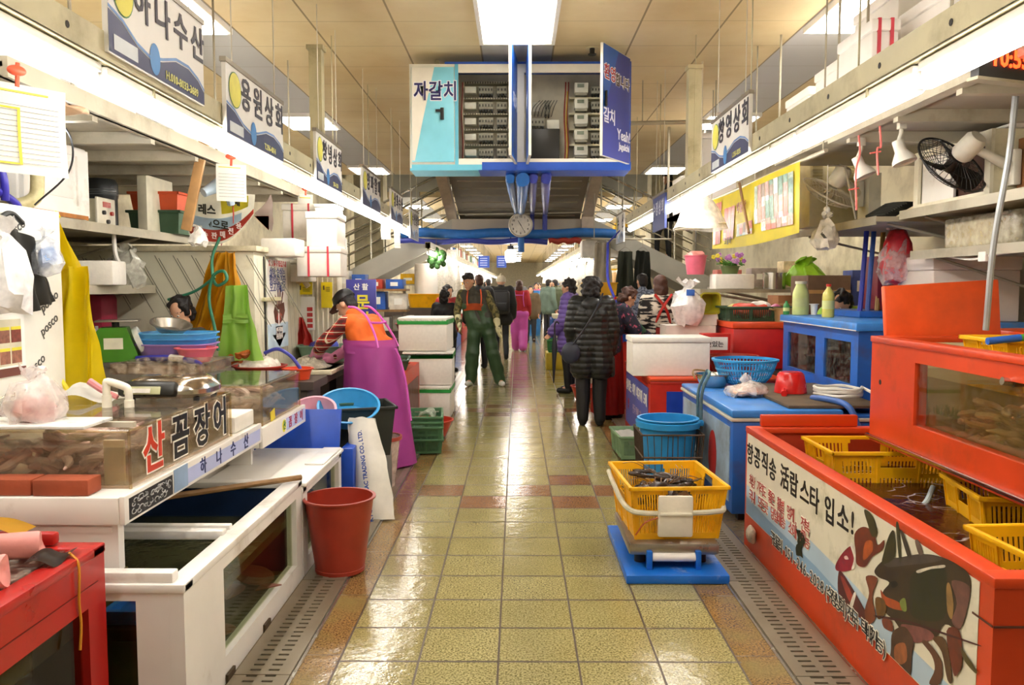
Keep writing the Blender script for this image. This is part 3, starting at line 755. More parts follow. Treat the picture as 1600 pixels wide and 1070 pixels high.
# red tank at the very left corner
t = thing('red_tank', 'red chest with a dark side window, nearest in the lower left corner', 'tank')
rw = M('#b3201a', .3, var=.06, dirt='#7a1510', dirt_amt=.2)
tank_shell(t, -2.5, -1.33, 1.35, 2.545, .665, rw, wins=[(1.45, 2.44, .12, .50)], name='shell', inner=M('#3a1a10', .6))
b = MB(WATER('#3a2413', .75)); b.box(-2.44, -1.39, 1.41, 2.48, .4, .45); b.build('water', t)
b = MB(rw); b.box(-2.4, -1.46, 2.49, 2.53, .68, .72, .01); b.build('back_lip', t)
b = MB(M('#6a100c', .5)); b.box(-1.3292, -1.328, 1.4, 2.5, .565, .568); b.build('seam', t)
b = MB(GL('#e9dcd0', 1., .06, .4)); b.box(-2.3, -1.4, 1.5, 2.45, .672, .68); b.build('lid', t)
b = MB(M('#d08a1c', .5)); b.tube(bez([(-1.36, 2.4, .69), (-1.322, 2.38, .66), (-1.322, 2.375, .55), (-1.324, 2.385, .47), (-1.322, 2.37, .4)]), .004, 6); solo(b, 'orange_string', 'orange string hanging over the edge of the corner red chest', 'string')
for k, (p, r, lab) in enumerate((((-1.60, 2.37, .685), PI + .25, 'pink rubber glove lying on the corner red chest, behind the other'), ((-1.565, 2.15, .685), PI + .1, 'pink rubber glove lying on the corner red chest, in front'))):
    t = thing('rubber_glove', lab, 'glove', p, r); t.scale = (.8, .85, .6); gm = M('#e79a90', .45, bump=.1)
    b = MB(gm); b.lathe([(.0, -.2), (.052, -.2), (.056, -.19), (.048, -.05), (.055, .06), (.04, .1), (0, .11)], (0, 0, .05), 18, 1.35, .8, rot=Matrix.Rotation(PI / 2, 3, 'Y')); b.jitter(.02, 9, k); b.build('cuff', t)
    for q in range(4):
        b = MB(gm); b.tube(bez([(.1, -.045 + q * .03, .05), (.15, -.05 + q * .032, .05), (.2 - .02 * abs(q - 1.3), -.05 + q * .034, .035)], 4), [.016] * 8 + [.01], 8); b.build('finger', t)
    b = MB(gm); b.tube(bez([(.02, .06, .05), (.07, .09, .045), (.11, .1, .03)], 4), [.017] * 8 + [.01], 8); b.build('thumb', t)
b = MB(M('#e2b030', .4)); b.sheet(lambda u, v: V(-1.75 + u * .22, 2.42 + v * .1, .735 + .03 * math.sin(PI * u)), 10, 4, .008); solo(b, 'yellow_cloth', 'yellow cloth on the back lip of the corner red chest', 'cloth')
b = MB(M('#3b3028', .3)); b.sheet(lambda u, v: V(-1.44 + u * .09, 2.30 + v * .14, .692 + .012 * math.sin(4 * u + 3 * v)), 10, 8, .004); b.jitter(.008, 14, 5); solo(b, 'plastic_wrap', 'dark crumpled plastic wrap beside the pink gloves', 'plastic wrap')

# ---------------------------------------------------------------- aisle-side clutter on the left
t = thing('red_bucket', 'tall dark red plastic bucket on the drain in front of the white sack', 'bucket', (-.93, 4.16, .012))
bowl_mb(BRICKR, .178, .385, .125, .004, .012, n=36).build('body', t)
b = MB(BRICKR); b.lathe([(.12, -.0), (.128, .0), (.13, .02), (.124, .025)], (0, 0, 0), 36); b.build('foot_ring', t)
t = thing('paper_sack', 'flattened white sack with blue lettering leaning beside the red bucket', 'sack', (-.97, 5.1, .01), -.12)
b = MB(M('#e6e2d6', .7, bump=.15, scale=6)); 
pr = []
def sackf(side):
    def f(u, v):
        w = .13 - .045 * v + .02 * math.sin(3 * v); x = -.13 * v - w + 2 * w * u + .06
        d = .05 * math.sin(PI * u) * (.5 + math.sin(PI * min(1, v + .05)))
        return V(x, side * d + .16 * v, .62 * v) + noise.noise_vector(V(u * 3, v * 5, side)) * .012
    return f
b.sheet(sackf(-1), 14, 20); b.sheet(sackf(1), 14, 20); bmesh.ops.remove_doubles(b.bm, verts=b.bm.verts, dist=.004); b.build('body', t)
b = MB(M('#23479a', .5)); b.text('KOSAC TRADING CO., LTD.', .038, (.0, .018, .355), (-.2, .26, .95), (-1, 0, -.2), bold=.0012, sx=.92)
b.text('KTC', .04, (.066, -.062, .05), (-.2, .26, .95), (-1, 0, -.2), bold=.001); b.xf(Matrix.Translation((0, -.045, 0))); b.build('lettering', t)
b = MB(M('#1a4bb8', .35)); b.box(-1.70, -1.12, 5.06, 5.085, .42, .72, .006, rot=(-.35, 0, 0)); b.box(-1.12, -1.04, 5.06, 5.3, 0.01, .47, .006)
solo(b, 'blue_board', 'bright blue plastic panel leaning behind the lidded white tank', 'panel')
t = crate(M('#252a26', .5), .5, .4, .34, 'black_crate', 'black plastic crate holding the light blue basin, left of the pink apron', 'crate', (-1.14, 5.62, .33), .35, .86, slots=False, handles=False)
crate(M('#2f5a48', .5), .52, .36, .28, 'green_crate', 'dark green basket tilted behind the bright blue panel', 'crate', (-1.42, 5.72, .40), .3, .86, ribs=7)
b = MB(M('#6b6a66', .6)); b.box(-1.7, -.92, 5.35, 5.88, .012, .325, .01); solo(b, 'low_bench', 'low grey bench under the black crate', 'bench')
t = thing('round_basin', 'light blue round basin lying tilted in the black crate', 'basin', (-1.15, 5.48, .60), rot=(.45, .1, 0)); bowl_mb(CYAN, .2, .1, .14, n=32).build('body', t)
t = thing('round_basin', 'pink round basin edge showing behind the bright blue panel', 'basin', (-1.36, 5.36, .60), rot=(.5, 0, 0)); bowl_mb(M('#d9a0b0', .4), .15, .08, .11).build('body', t)
t = thing('clear_basket', 'clear plastic pail with red rim between sack and pink apron', 'pail', (-1.02, 5.95, .012)); bowl_mb(PLASTIC('#d9c4b8', .5), .15, .36, .11).build('body', t)
b = MB(M('#a5483a', .4)); b.lathe([(.15, .35), (.165, .35), (.165, .375), (.15, .375)], n=28); b.build('rim', t)
# stack of green trays
src = None
for i in range(4):
    lab = ['green slotted tray, lowest of the stack on the floor by the foam boxes', 'green slotted tray, second from the bottom by the foam boxes', 'green slotted tray, third from the bottom by the foam boxes', 'green slotted tray on top of the stack by the foam boxes'][i]
    z = .012 if i == 0 else .012 + .11 + .045 * (i - 1)
    if src is None: src = crate(M('#4c7a52', .45), .4, .52, .13, 'green_tray', lab, 'tray', (-.89, 7.33, z), .1, .93, ribs=8, handles=False, rows=1)
    else: dup(src, (-.89, 7.33, z), .1, lab)
t = thing('net_bag', 'crumpled pale net bag lying in the top green tray', 'bag', (-.83, 7.3, .3)); b = MB(PLASTIC('#cfd6c2', .6)); b.sheet(lambda u, v: V(-.06 + u * .14, -.2 + v * .4, .05 * math.sin(PI * u) + .02), 10, 14, .003); b.jitter(.03, 12, 2); b.build('net', t)
t = thing('red_basin', 'red basin on the floor behind the green trays', 'basin', (-.88, 7.95, .012)); bowl_mb(M('#b8301e', .4), .24, .16, .17).build('body', t)
# foam boxes with green tape
gt = M('#2fa045', .35); src = None
hs = [(.012, 'white foam box with green tape, lowest of the stack by the waders'), (.392, 'white foam box with green tape, middle of the stack by the waders'), (.772, 'white foam box with green tape, on top of the stack by the waders')]
for i, (z, lab) in enumerate(hs):
    x = -1.04 + (.02, .035, .0)[i]
    if src is None: src = foam_box(.56, .62, .372, lab, (x, 9.25, z), 0, None, tape=gt, lh=.05)
    else: dup(src, (x, 9.25 + .02 * i, z), (.0, .03, -.04)[i], lab)
# ================================================================ RIGHT: lobster tank, upper eel tank, blue freezer
t = thing('lobster_tank', 'long orange tank with a printed lobster banner along its aisle side', 'fish tank')
OR = M('#cf4216', .36, dirt='#8a3a18', dirt_amt=.3, scale=4); DRED = M('#b32412', .35)
tank_shell(t, 1.325, 2.7, 2.2, 4.64, .68, OR, inner=M('#b23a1c', .5))
b = MB(OR); b.box(1.40, 1.95, 4.6, 4.64, .694, .76, .006); b.build('back_lip', t)
b = MB(M('#5a2e1c', .6)); b.box(1.325, 1.60, 2.196, 2.199, .55, .556); b.box(1.322, 1.324, 2.2, 2.3, .55, .556); b.build('seam', t)
b = MB(WATER('#4c2416', .86, .75, key='lob')); b.box(1.38, 2.645, 2.255, 4.585, .47, .5); b.build('water', t)
def ban(x, y, k): p = atX(x, y, 1.3235 - k * .0007); return V(1.3235 - k * .0007, min(4.62, p.y), max(.196, p.z))
PX = lambda q: (1300 + q[0] / 3.69, 780 + q[1] / 3.69)
b = MB(M('#e2dcc4', .45, var=.05, dirt='#8d8a5a', dirt_amt=.25, scale=6)); b.box(1.3235, 1.3249, 2.27, 4.61, .19, .655); b.build('banner', t)
b = MB(M('#b3c9d6', .45, var=.15, scale=3)); k = 1.3226
b.poly([(k, 4.605, .20), (k, 4.605, .36), (k, 4.3, .34), (k, 3.7, .36), (k, 3.1, .33), (k, 2.75, .29), (k, 2.4, .28), (k, 2.28, .23), (k, 2.28, .195), (k, 2.9, .195)])
b.m(M('#86a9c4', .45, var=.15, scale=3)); k = 1.3222
b.poly([(k, 4.605, .195), (k, 4.605, .29), (k, 4.2, .27), (k, 3.5, .26), (k, 2.9, .22), (k, 2.9, .195)]); b.build('printed_sea', t)
ART = [('#3a2c18', [(245,410),(300,350),(390,335),(520,315),(640,335),(760,400),(800,470),(790,600),(740,750),(650,720),(590,800),(440,800),(360,700),(300,640),(290,540),(330,480),(270,450)]),
 ('#2a2a12', [(470,420),(640,390),(660,520),(640,690),(470,680),(450,560)]),
 ('#6a463c', [(690,470),(790,500),(785,600),(740,745),(690,700),(720,600)]), ('#8a6a3a', [(660,500),(680,490),(700,600),(690,690),(665,640)]),
 ('#c9c0ac', [(490,410),(560,390),(645,378),(645,394),(570,402),(500,425)]), ('#4a4038', [(300,352),(390,337),(520,317),(630,336),(600,360),(430,380),(320,390)]),
 ('#a84a1c', [(280,520),(310,560),(380,590),(430,640),(350,630),(295,590)]), ('#7a8a3a', [(390,590),(420,570),(430,640),(405,640)]), ('#15150f', [(335,480),(365,470),(380,495),(350,510)]),
 ('#7d4a42', [(400,720),(540,745),(590,790),(560,815),(470,825),(430,780)]),
 ('#93212c', [(20,380),(60,310),(110,270),(128,330),(120,402),(36,414)]), ('#d9b6ac', [(70,330),(85,325),(95,345),(75,345)]), ('#e6dccb', [(105,262),(122,256),(142,340),(122,404),(112,400),(126,340)]),
 ('#6e2f1a', [(130,200),(180,158),(240,190),(262,262),(300,235),(290,290),(232,330),(190,388),(142,372),(136,300)]), ('#a8501e', [(190,250),(230,240),(232,300),(180,350)]), ('#3d3a1c', [(185,60),(230,90),(262,190),(232,215),(205,140)]),
 ('#35310f', [(330,205),(358,185),(362,330),(290,372),(300,300)]), ('#3c3a20', [(368,150),(386,150),(398,345),(386,345)]), ('#403626', [(395,190),(412,195),(456,325),(435,330)]), ('#6a5648', [(478,240),(500,240),(523,310),(500,316)]),
 ('#5c2a24', [(38,420),(75,445),(192,645),(182,695),(110,640),(40,560)]), ('#a03c2a', [(50,450),(70,460),(120,560),(100,590)]), ('#e6dccb', [(125,540),(138,552),(106,655),(92,645)]),
 ('#7a3f20', [(195,445),(262,455),(232,560),(252,680),(205,722),(188,640),(214,540)]), ('#6a4a1c', [(250,570),(300,580),(310,650),(265,690)]),
 ('#4a3120', [(350,765),(420,735),(470,820),(460,900),(440,1060),(342,960),(340,860)]), ('#9a5a30', [(360,850),(420,830),(430,930),(370,950)]),
 ('#5e3a24', [(518,822),(552,822),(632,935),(622,1062),(560,1062),(592,980),(575,900)]), ('#5a3c1c', [(580,800),(655,812),(692,1040),(665,1040),(632,880)]),
 ('#6a2c16', [(660,760),(735,760),(750,940),(728,1000),(698,1000)]), ('#54481f', [(740,850),(762,878),(832,985),(822,1000),(760,925)]),
 ('#45191a', [(258,668),(420,695),(560,738),(832,832),(830,840),(556,750),(418,708),(262,682)]), ('#7a3a24', [(290,690),(340,700),(350,760),(300,740)])]
def smooth(pts):
    n = len(pts); out = []
    for i in range(n):
        a, p, q, d = (Vector((*pts[(i + k) % n], 0)) for k in (-1, 0, 1, 2))
        for t_ in (0, .25, .5, .75): out.append(.5 * (2 * p + (q - a) * t_ + (2 * a - 5 * p + 4 * q - d) * t_ ** 2 + (3 * p - a - 3 * q + d) * t_ ** 3))
    return [(v.x, v.y) for v in out]
for i, (c, pts) in enumerate(ART):
    if i == 0: b = MB()
    b.m(M(c, .45, var=.3, scale=24)); b.poly([ban(*PX(p), 3 + i * .12) for p in smooth(pts)])
b.build('printed_lobster', t)
b = MB(M('#16130f', .5))
def line(s, q0, q1, size, x, bold, sx=1.):
    p0, p1 = ban(*q0, 0), ban(*q1, 0)
    for i, ch in enumerate(s):
        u = i / (len(s) - 1); b.text(ch, size, (x, p0.y + (p1.y - p0.y) * u, p0.z + (p1.z - p0.z) * u), (0, -1, 0), (0, 0, 1), bold=bold, sx=sx)
for ch, (x, y) in zip('항공직송活랍스타입소!', ((1172, 713), (1183, 719), (1195, 727), (1207, 737), (1226, 750), (1240, 761), (1257, 773), (1272, 785), (1296, 802), (1317, 814), (1332, 821))):
    p = ban(x, y, 2); b.text(ch, .125, (1.3215, p.y, p.z + .005), (0, -1, 0), (0, 0, 1), bold=.002, sx=1.05)
RL = (('최상 가격도 좋은 활별 멍게, 전복', (1174, 752), (1262, 826)), ('국내 모든곳 당일배송 소매 가능', (1174, 775), (1262, 848)))
b.m(M('#e9e3d0', .5)); [line(s, p, q, .074, 1.3218, .005) for s, p, q in RL]
b.m(M('#b8403a', .5)); [line(s, p, q, .074, 1.3208, .0008) for s, p, q in RL]
for lay, m, bo in ((0, '#e9e3d0', .004), (1, '#22201c', .0004)):
    b.m(M(m, .5)); line('구입문의 051-246-2028(수정상회)전국 택배가능)', (1208, 846), (1384, 1017), .074, 1.3204 - lay * .001, bo)
b.build('lettering', t)
b = MB(M('#3a3a1c', .8)); b.sheet(lambda u, v: V(1.3185, 3.66 + u * .09 + .02 * math.sin(7 * v), .25 + v * .12 - .02 * u), 6, 8, .004); b.jitter(.008, 30, 2); b.build('stain', t)
b = MB(M('#cdbfa6', .9, bump=.4, dirt='#6a5a3c', scale=20)); b.ell((1.30, 4.42, .12), (.025, .045, .05)); b.jitter(.012, 22, 1); solo(b, 'sponge', 'worn pale sponge stuck low on the orange lobster tank', 'sponge')
YC = M('#f6b90c', .4, dirt='#a86a10', dirt_amt=.2, scale=8)
crate(YC, .66, .42, .24, 'yellow_crate', 'yellow crate half sunk in the lobster tank, farthest back', 'crate', (1.93, 4.26, .42), 0, .9, ribs=8)
crate(YC, .6, .42, .24, 'yellow_crate', 'yellow crate in the lobster tank just under the upper eel tank', 'crate', (2.22, 3.42, .40), -.15, .9, ribs=8)
crate(YC, .6, .42, .26, 'yellow_crate', 'yellow crate in the lobster tank, nearest the camera', 'crate', (1.84, 2.5, .43), .06, .9, ribs=8)
b = MB(M('#9aa8a8', .4)); b.tube(bez([(1.95, 3.75, .56), (1.9, 3.7, .51), (1.86, 3.68, .48)]), .012, 8); solo(b, 'water_hose', 'grey hose bubbling into the lobster tank water', 'hose')

# upper eel tank
t = thing('upper_tank', 'tall orange framed glass tank of eels standing on the lobster tank', 'fish tank')
x0, x1, y0, y1, z0, z1 = 1.885, 2.78, 2.25, 4.3, .70, 1.215
b = MB(OR); holes(b, 'x', x0, x0 + .06, y0, y1, z0, z1, [(2.35, 3.83, .835, 1.135)]); b.box(x0 + .06, x1, y1 - .06, y1, z0, z1); b.box(x0 + .06, x1, y0, y0 + .06, z0, z1); b.box(x1 - .05, x1, y0 + .06, y1 - .06, z0, z1); b.box(x0 + .06, x1 - .05, y0 + .06, y1 - .06, z0, z0 + .05)
e = .03
b.box(x0 - .008, x0 + .07, y0, y1 + .008, z1 - .012, z1 + .02, .006); b.box(x0, x1, y1 - .07, y1 + .008, z1 - .012, z1 + .0195, .006); b.build('frame', t)
b = MB(M('#e0d0aa', .5)); b.box(x1 - .056, x1 - .051, y0 + .06, y1 - .06, z0 + .05, z1 - .02); b.box(x0 + .06, x1 - .05, y1 - .066, y1 - .061, z0 + .05, z1); b.box(x0 + .06, x1 - .05, y0 + .06, y1 - .07, z0 + .05, z0 + .054); b.build('lining', t)
b = MB(CHROME); b.box(x0 - .022, x0 - .002, y0, y1 + .01, z0 - .004, z0 + .014, .004); b.build('edge_strip', t)
b = MB(OR); b.box(x0, x0 + .05, y0, y1, .68, .699); b.box(x1 - .1, x1 - .05, y0, y1, .5, .699); b.build('support', t)
b = MB(GL('#efe9d2', 1., .03, .08)); b.box(x0 + .012, x0 + .018, 2.33, 3.85, .82, 1.15); b.build('window_pane', t)
b = MB(WATER('#e0cda0', .16)); b.box(x0 + .065, x1 - .06, y0 + .07, y1 - .075, z0 + .06, 1.07); b.build('water', t)
b = MB(M('#2a1a10', .6)); b.tube([(x0 - .001, 4.19, 1.0), (x0 + .001, 4.19, 1.0)], .014, 10); b.build('drain_hole', t)
eel_heap(1.95, 2.3, 2.4, 3.86, .78, .95, 60, 'pinkish hagfish coiled behind the glass of the upper orange tank', 'hagfish in the upper orange tank', 12)
b = MB(M('#4a4034', .8)); b.box(1.965, 2.03, 3.64, 3.84, .84, .90, .006); solo(b, 'dark_brick', 'dark brick lying inside the upper orange tank, under the green moss', 'brick')
b = MB(M('#3c7a2c', .9)); rr = random.Random(2)
for i in range(60): x, y = rr.uniform(1.965, 2.03), rr.uniform(3.62, 3.80); b.tube([(x, y, .90), (x + rr.uniform(-.02, .02), y + rr.uniform(-.02, .02), .925 + rr.random() * .02)], [.004, .001], 4)
o = solo(b, 'moss', 'green moss growing on the dark brick in the upper tank', 'moss', group=None); o['kind'] = 'stuff'
crate(YC, .5, .36, .24, 'yellow_basket', 'yellow basket standing inside the upper tank behind the glass', 'basket', (2.28, 3.1, .87), PI / 2, .9, ribs=8)
crate(YC, .55, .36, .16, 'yellow_basket', 'yellow basket resting on the open top of the upper tank', 'basket', (2.42, 3.72, 1.1), 0, .9, ribs=8, rows=1)
crate(YC, .55, .36, .16, 'yellow_basket', 'yellow basket on the upper tank top, nearer the camera', 'basket', (2.35, 3.1, 1.1), 0, .9, ribs=8, rows=1)
t = thing('net_pole', 'net pole with blue grip and green shaft on the upper tank', 'pole', (0, 0, 0))
b = MB(M('#2d66c2', .4)); b.tube([(2.03, 3.5, 1.26), (2.17, 3.5, 1.275)], .016, 10); b.build('grip', t)
b = MB(M('#4aa03a', .4)); b.tube([(2.17, 3.5, 1.275), (2.6, 3.45, 1.33)], .015, 10); b.build('shaft', t)
b = MB(CHROME); b.tube([(1.86, 3.1, 1.135), (1.9, 3.1, 1.13)], .016, 10); b.m(M('#55564e', .4)); b.tube([(1.9, 3.1, 1.13), (2.6, 3.0, 1.19)], .02, 10); solo(b, 'drain_pipe', 'grey pipe with chrome end poking out over the upper tank', 'pipe')
b = MB(M('#e0521c', .35)); b.box(1.97, 2.58, 4.325, 4.365, 1.0, 1.515, .008, rot=(-.05, -.06, 0)); solo(b, 'tank_lid', 'orange lid board standing upright behind the upper tank', 'lid')
b = MB(M('#d84a1a', .35)); b.box(2.62, 3.2, 4.2, 4.6, 1.22, 1.26, .01); solo(b, 'small_shelf', 'orange shelf board at the right edge beside the upright lid', 'shelf')
b = MB(OR); b.box(2.84, 2.95, 4.25, 4.55, 0.0, 1.22); solo(b, 'shelf_post', 'orange post under the shelf board at the right edge', 'post')

# blue chest freezer
BL = M('#1d5fb4', .42, dirt='#4a4034', dirt_amt=.45, scale=5); BLT = M('#3a86d6', .35, dirt='#6a6a78', dirt_amt=.25, scale=6)
t = thing('chest_freezer', 'blue chest freezer with flat lids beyond the lobster tank', 'freezer')
b = MB(BL); b.box(1.36, 3.55, 5.06, 6.62, .05, .645, .012); b.build('body', t)
b = MB(M('#9db4c6', .5, dirt='#5a4a2c', dirt_amt=.7, scale=4)); b.box(1.354, 1.361, 5.12, 6.55, .12, .60); b.build('printed_side', t)
b = MB(M('#b02a22', .5)); b.lathe([(0, 0), (.14, 0), (.14, .002), (0, .002)], (1.3535, 5.55, .33), 24, 1.25, .8, rot=Matrix.Rotation(-PI / 2, 3, 'Y')); b.build('red_oval', t)
b = MB(M('#c9c2b0', .5)); b.box(1.345, 3.56, 5.05, 6.63, .645, .667, .006); b.build('seal', t)
for nm, q in (('near_lid', (1.35, 2.05, 5.05, 5.95)), ('far_lid', (1.35, 2.05, 5.96, 6.62))):
    b = MB(BLT); b.box(q[0], q[1], q[2], q[3], .668, .72 if nm == 'near_lid' else .70, .012); b.build('lid', t)
b = MB(BL); b.box(2.06, 3.55, 5.06, 6.62, .668, .685, .004); b.build('top_plate', t)
for x in (1.42, 3.45):
    for y in (5.12, 6.5): b = MB(BLACK); b.box(x, x + .06, y, y + .06, 0, .05); b.build('foot', t)
b = MB(BL); b.box(2.25, 3.55, 6.63, 6.97, 0, .695, .008); solo(b, 'blue_cabinet', 'low blue cabinet under the far end of the blue glass tank', 'cabinet')
b = MB(M('#5d4c36', .7, var=.3, bump=.2)); b.box(1.72, 2.33, 5.1, 6.3, .722, .742, .003, rot=(0, 0, .0)); solo(b, 'wet_board', 'dark wet wooden board on the freezer under the red dipper', 'board')
t = thing('glass_tank', 'blue framed glass tank with flat blue lid standing on the freezer', 'fish tank')
x0, x1, y0, y1, z0, z1 = 2.36, 3.52, 5.6, 7.18, .70, 1.185
b = MB(BL); holes(b, 'x', x0, x0 + .05, y0, y1, z0, z1, [(5.72, 6.22, .8, 1.1), (6.4, 7.05, .8, 1.1)]); b.box(x0 + .05, x1, y0, y0 + .05, z0, z1); b.box(x0 + .05, x1, y1 - .05, y1, z0, z1); b.box(x1 - .05, x1, y0 + .05, y1 - .05, z0, z1); b.box(x0 + .05, x1 - .05, y0 + .05, y1 - .05, z0, z0 + .04); b.build('frame', t)
b = MB(BLT); b.box(x0 - .03, x1 + .02, y0 - .03, y1 + .02, z1, z1 + .06, .012); b.build('lid', t)
b = MB(M('#d8d6cc', .4)); b.box(x0 - .034, x0 - .029, y0 - .03, y1, z1 + .002, z1 + .008); b.build('trim_line', t)
for a0, a1 in ((5.72, 6.22), (6.4, 7.05)):
    b = MB(GL('#b9c4b8', 1., .04, .2, 'b')); b.box(x0 + .014, x0 + .02, a0 - .01, a1 + .01, .79, 1.11); b.build('window_pane', t)
b = MB(WATER('#2a7090', .5, key='bt')); b.box(x0 + .055, x1 - .055, y0 + .06, y1 - .06, .745, .99); b.build('water', t)
b = MB(M('#8d8a6e', .7)); b.box(x1 - .056, x1 - .051, y0 + .06, y1 - .06, .75, 1.17); b.box(x0 + .06, x1 - .06, y1 - .06, y1 - .054, .75, 1.17); b.build('lining', t)

# on the freezer
t = thing('strainer_basket', 'round light blue strainer basket on the far freezer lid', 'basket', (1.82, 6.45, .722))
b = MB(M('#3a9fd6', .4)); n = 56
for i in range(n):
    a = 2 * PI * i / n; b.tube([(.15 * math.cos(a), .15 * math.sin(a), .005), (.2 * math.cos(a), .2 * math.sin(a), .06), (.235 * math.cos(a), .235 * math.sin(a), .15), (.245 * math.cos(a), .245 * math.sin(a), .185)], .0055, 4)
for r, z in ((.17, .03), (.205, .075), (.225, .12)): b.lathe([(r - .004, z - .004), (r + .004, z - .004), (r + .004, z + .004), (r - .004, z + .004), (r - .004, z - .004)], n=40)
b.lathe([(0, 0), (.15, 0), (.155, .012), (0, .012)], n=40); b.lathe([(.222, .11), (.23, .11), (.23, .125), (.222, .125)], n=40); b.build('mesh_bowl', t)
b = MB(M('#3a9fd6', .4)); b.lathe([(.238, .175), (.26, .18), (.262, .195), (.238, .198), (.238, .175)], n=40); b.build('rim', t)
t = thing('steel_bowl', 'shiny steel bowl at the corner of the freezer', 'bowl', (1.55, 6.38, .70)); bowl_mb(CHROME, .135, .1, .08, .003, .012, curve=.4).build('body', t)
b = MB(M('#9a7a44', .5)); b.tube(bez([(.0, .14, .11), (-.12, .1, .125), (-.16, 0, .11), (-.15, -.04, .07)]), .007, 6); b.build('string_handle', t)
t = thing('bag_of_fish', 'clear bag of pale fish lying on the near freezer lid', 'bag', (1.61, 5.68, .722))
b = MB(M('#d9b49a', .4, var=.3, scale=16)); b.ell((0, 0, .035), (.13, .1, .04)); b.jitter(.03, 12, 4); b.build('fish', t)
b = MB(PLASTIC('#f4efe9', .35)); b.ell((0, .0, .042), (.15, .115, .055), u=24, v=14); b.ell((.02, .08, .09), (.05, .04, .05)); b.jitter(.035, 12, 1); b.jitter(.012, 40, 2); b.build('plastic', t)
t = thing('water_dipper', 'red plastic dipper upside down on the wet board', 'dipper', (1.94, 5.72, .745))
b = MB(M('#cf1f1c', .25)); b.lathe([(0, .145), (.075, .145), (.09, .13), (.105, .06), (.112, .0), (.106, 0), (.098, .06), (.084, .125), (0, .138)], n=30); b.build('cup', t)
b = MB(M('#cf1f1c', .25)); b.tube(bez([(-.07, -.08, .02), (-.1, -.16, .018), (-.11, -.2, .016)]), [.022] * 8 + [.018] * 8 + [.022], 8); b.build('handle', t)
b = MB(M('#d9d6cc', .35))
pts = []
for i in range(80): a = i / 80 * 6 * PI; k = 1 + .08 * math.sin(i * .7); pts.append((2.2 + .15 * k * math.cos(a), 5.5 + .16 * k * math.sin(a), .752 + .0008 * i + .004 * math.sin(i)))
b.tube(pts + [(2.33, 5.3, .80), (2.33, 5.08, .74), (2.33, 5.04, .6), (2.33, 5.035, .35)], .011, 6); solo(b, 'white_hose', 'coiled white hose on the freezer, its end hanging down the front', 'hose')
b = MB(M('#3a62a8', .35)); b.tube(bez([(1.98, 5.4, .75), (2.02, 5.2, .765), (2.08, 5.05, .74), (2.13, 5.0, .6), (2.16, 4.95, .46), (2.16, 4.9, .2)]), .02, 10); solo(b, 'blue_hose', 'blue hose running down the front of the freezer into the lobster tank', 'hose')
def bottle(name, label, loc, col, r, h, cap, neck=.35, cat='bottle', squash=1., lab=None):
    t = thing(name, label, cat, loc); b = MB(col); b.lathe([(0, 0), (r * .92, 0), (r, .01), (r, h * .62), (r * .9, h * .72), (r * neck, h * .88), (r * neck, h * .93), (0, h * .93)], n=22, sx=1, sy=squash); b.build('body', t)
    b = MB(cap); b.lathe([(0, h * .93), (r * neck * 1.15, h * .92), (r * neck * 1.15, h), (0, h)], n=16); b.build('cap', t)
    b = MB(lab or M('#cfd690', .5)); b.lathe([(r * 1.01, h * .25), (r * 1.01, h * .5)], n=22, sy=squash); b.build('paper_label', t); return t
bottle('detergent_bottle', 'pale green detergent bottle standing on the blue tank lid', (2.45, 7.02, 1.247), M('#cfd98a', .35), .07, .29, M('#e6e6c8', .4), .6, squash=.7)
bottle('drink_bottle', 'clear bottle of yellow liquid with red cap on the blue tank lid', (2.49, 6.5, 1.247), M('#d6cf6a', .2), .047, .265, M('#d2301f', .4))
bottle('small_bottle', 'small green bottle beside the pale green detergent bottle', (2.355, 7.1, 1.247), M('#3a8a4a', .3), .027, .12, M('#3a8a4a', .4))
t = thing('paper_cup', 'small white cup right beside the pale green detergent bottle', 'cup', (2.56, 7.0, 1.247)); bowl_mb(PAPER, .03, .09, .024).build('body', t)
foam_box(.62, .55, .46, 'large white foam cooler on the blue tank, at the right edge', (3.19, 5.92, 1.247), 0, None, lh=.1, mat=M('#e4d8cd', .75, var=.04))

# ---- near-aisle things on the right
t = thing('platform_scale', 'blue and steel platform scale on the tiles under the yellow crate', 'scale', (.80, 4.4, .002))
b = MB(M('#1668c8', .35, dirt='#d0d8e0', dirt_amt=.2)); b.box(-.25, .27, -.42, .44, 0, .045, .006); b.build('base', t)
for sx in (-.12, .13):
    b = MB(M('#1668c8', .35)); b.box(sx - .014, sx + .014, -.34, -.30, .046, .14, .003); b.build('bracket', t)
b = MB(WHT); b.tube([(-.105, -.32, .105), (.115, -.32, .105)], .022, 12); b.build('roller', t)
b = MB(STEEL); b.box(-.225, .245, -.315, .31, .11, .176, .02); b.build('pan', t)
for sx in (-.15, .17):
    for sy in (-.2, .22): b = MB(BLACK); b.tube([(sx, sy, .046), (sx, sy, .109)], .03, 12); b.build('foot', t)
b = MB(M('#b9a98c', .5)); b.box(.0, .06, -.2722, -.27, .118, .14); b.build('name_plate', t)
t = crate(M('#f4b50a', .38, dirt='#b07a10', dirt_amt=.2), .5, .60, .285, 'yellow_crate', 'yellow slotted crate standing on the steel pan of the floor scale', 'crate', (.82, 4.42, .178), .06, .87, ribs=9)
b = MB(M('#2c1e14', .35, var=.4, scale=30))
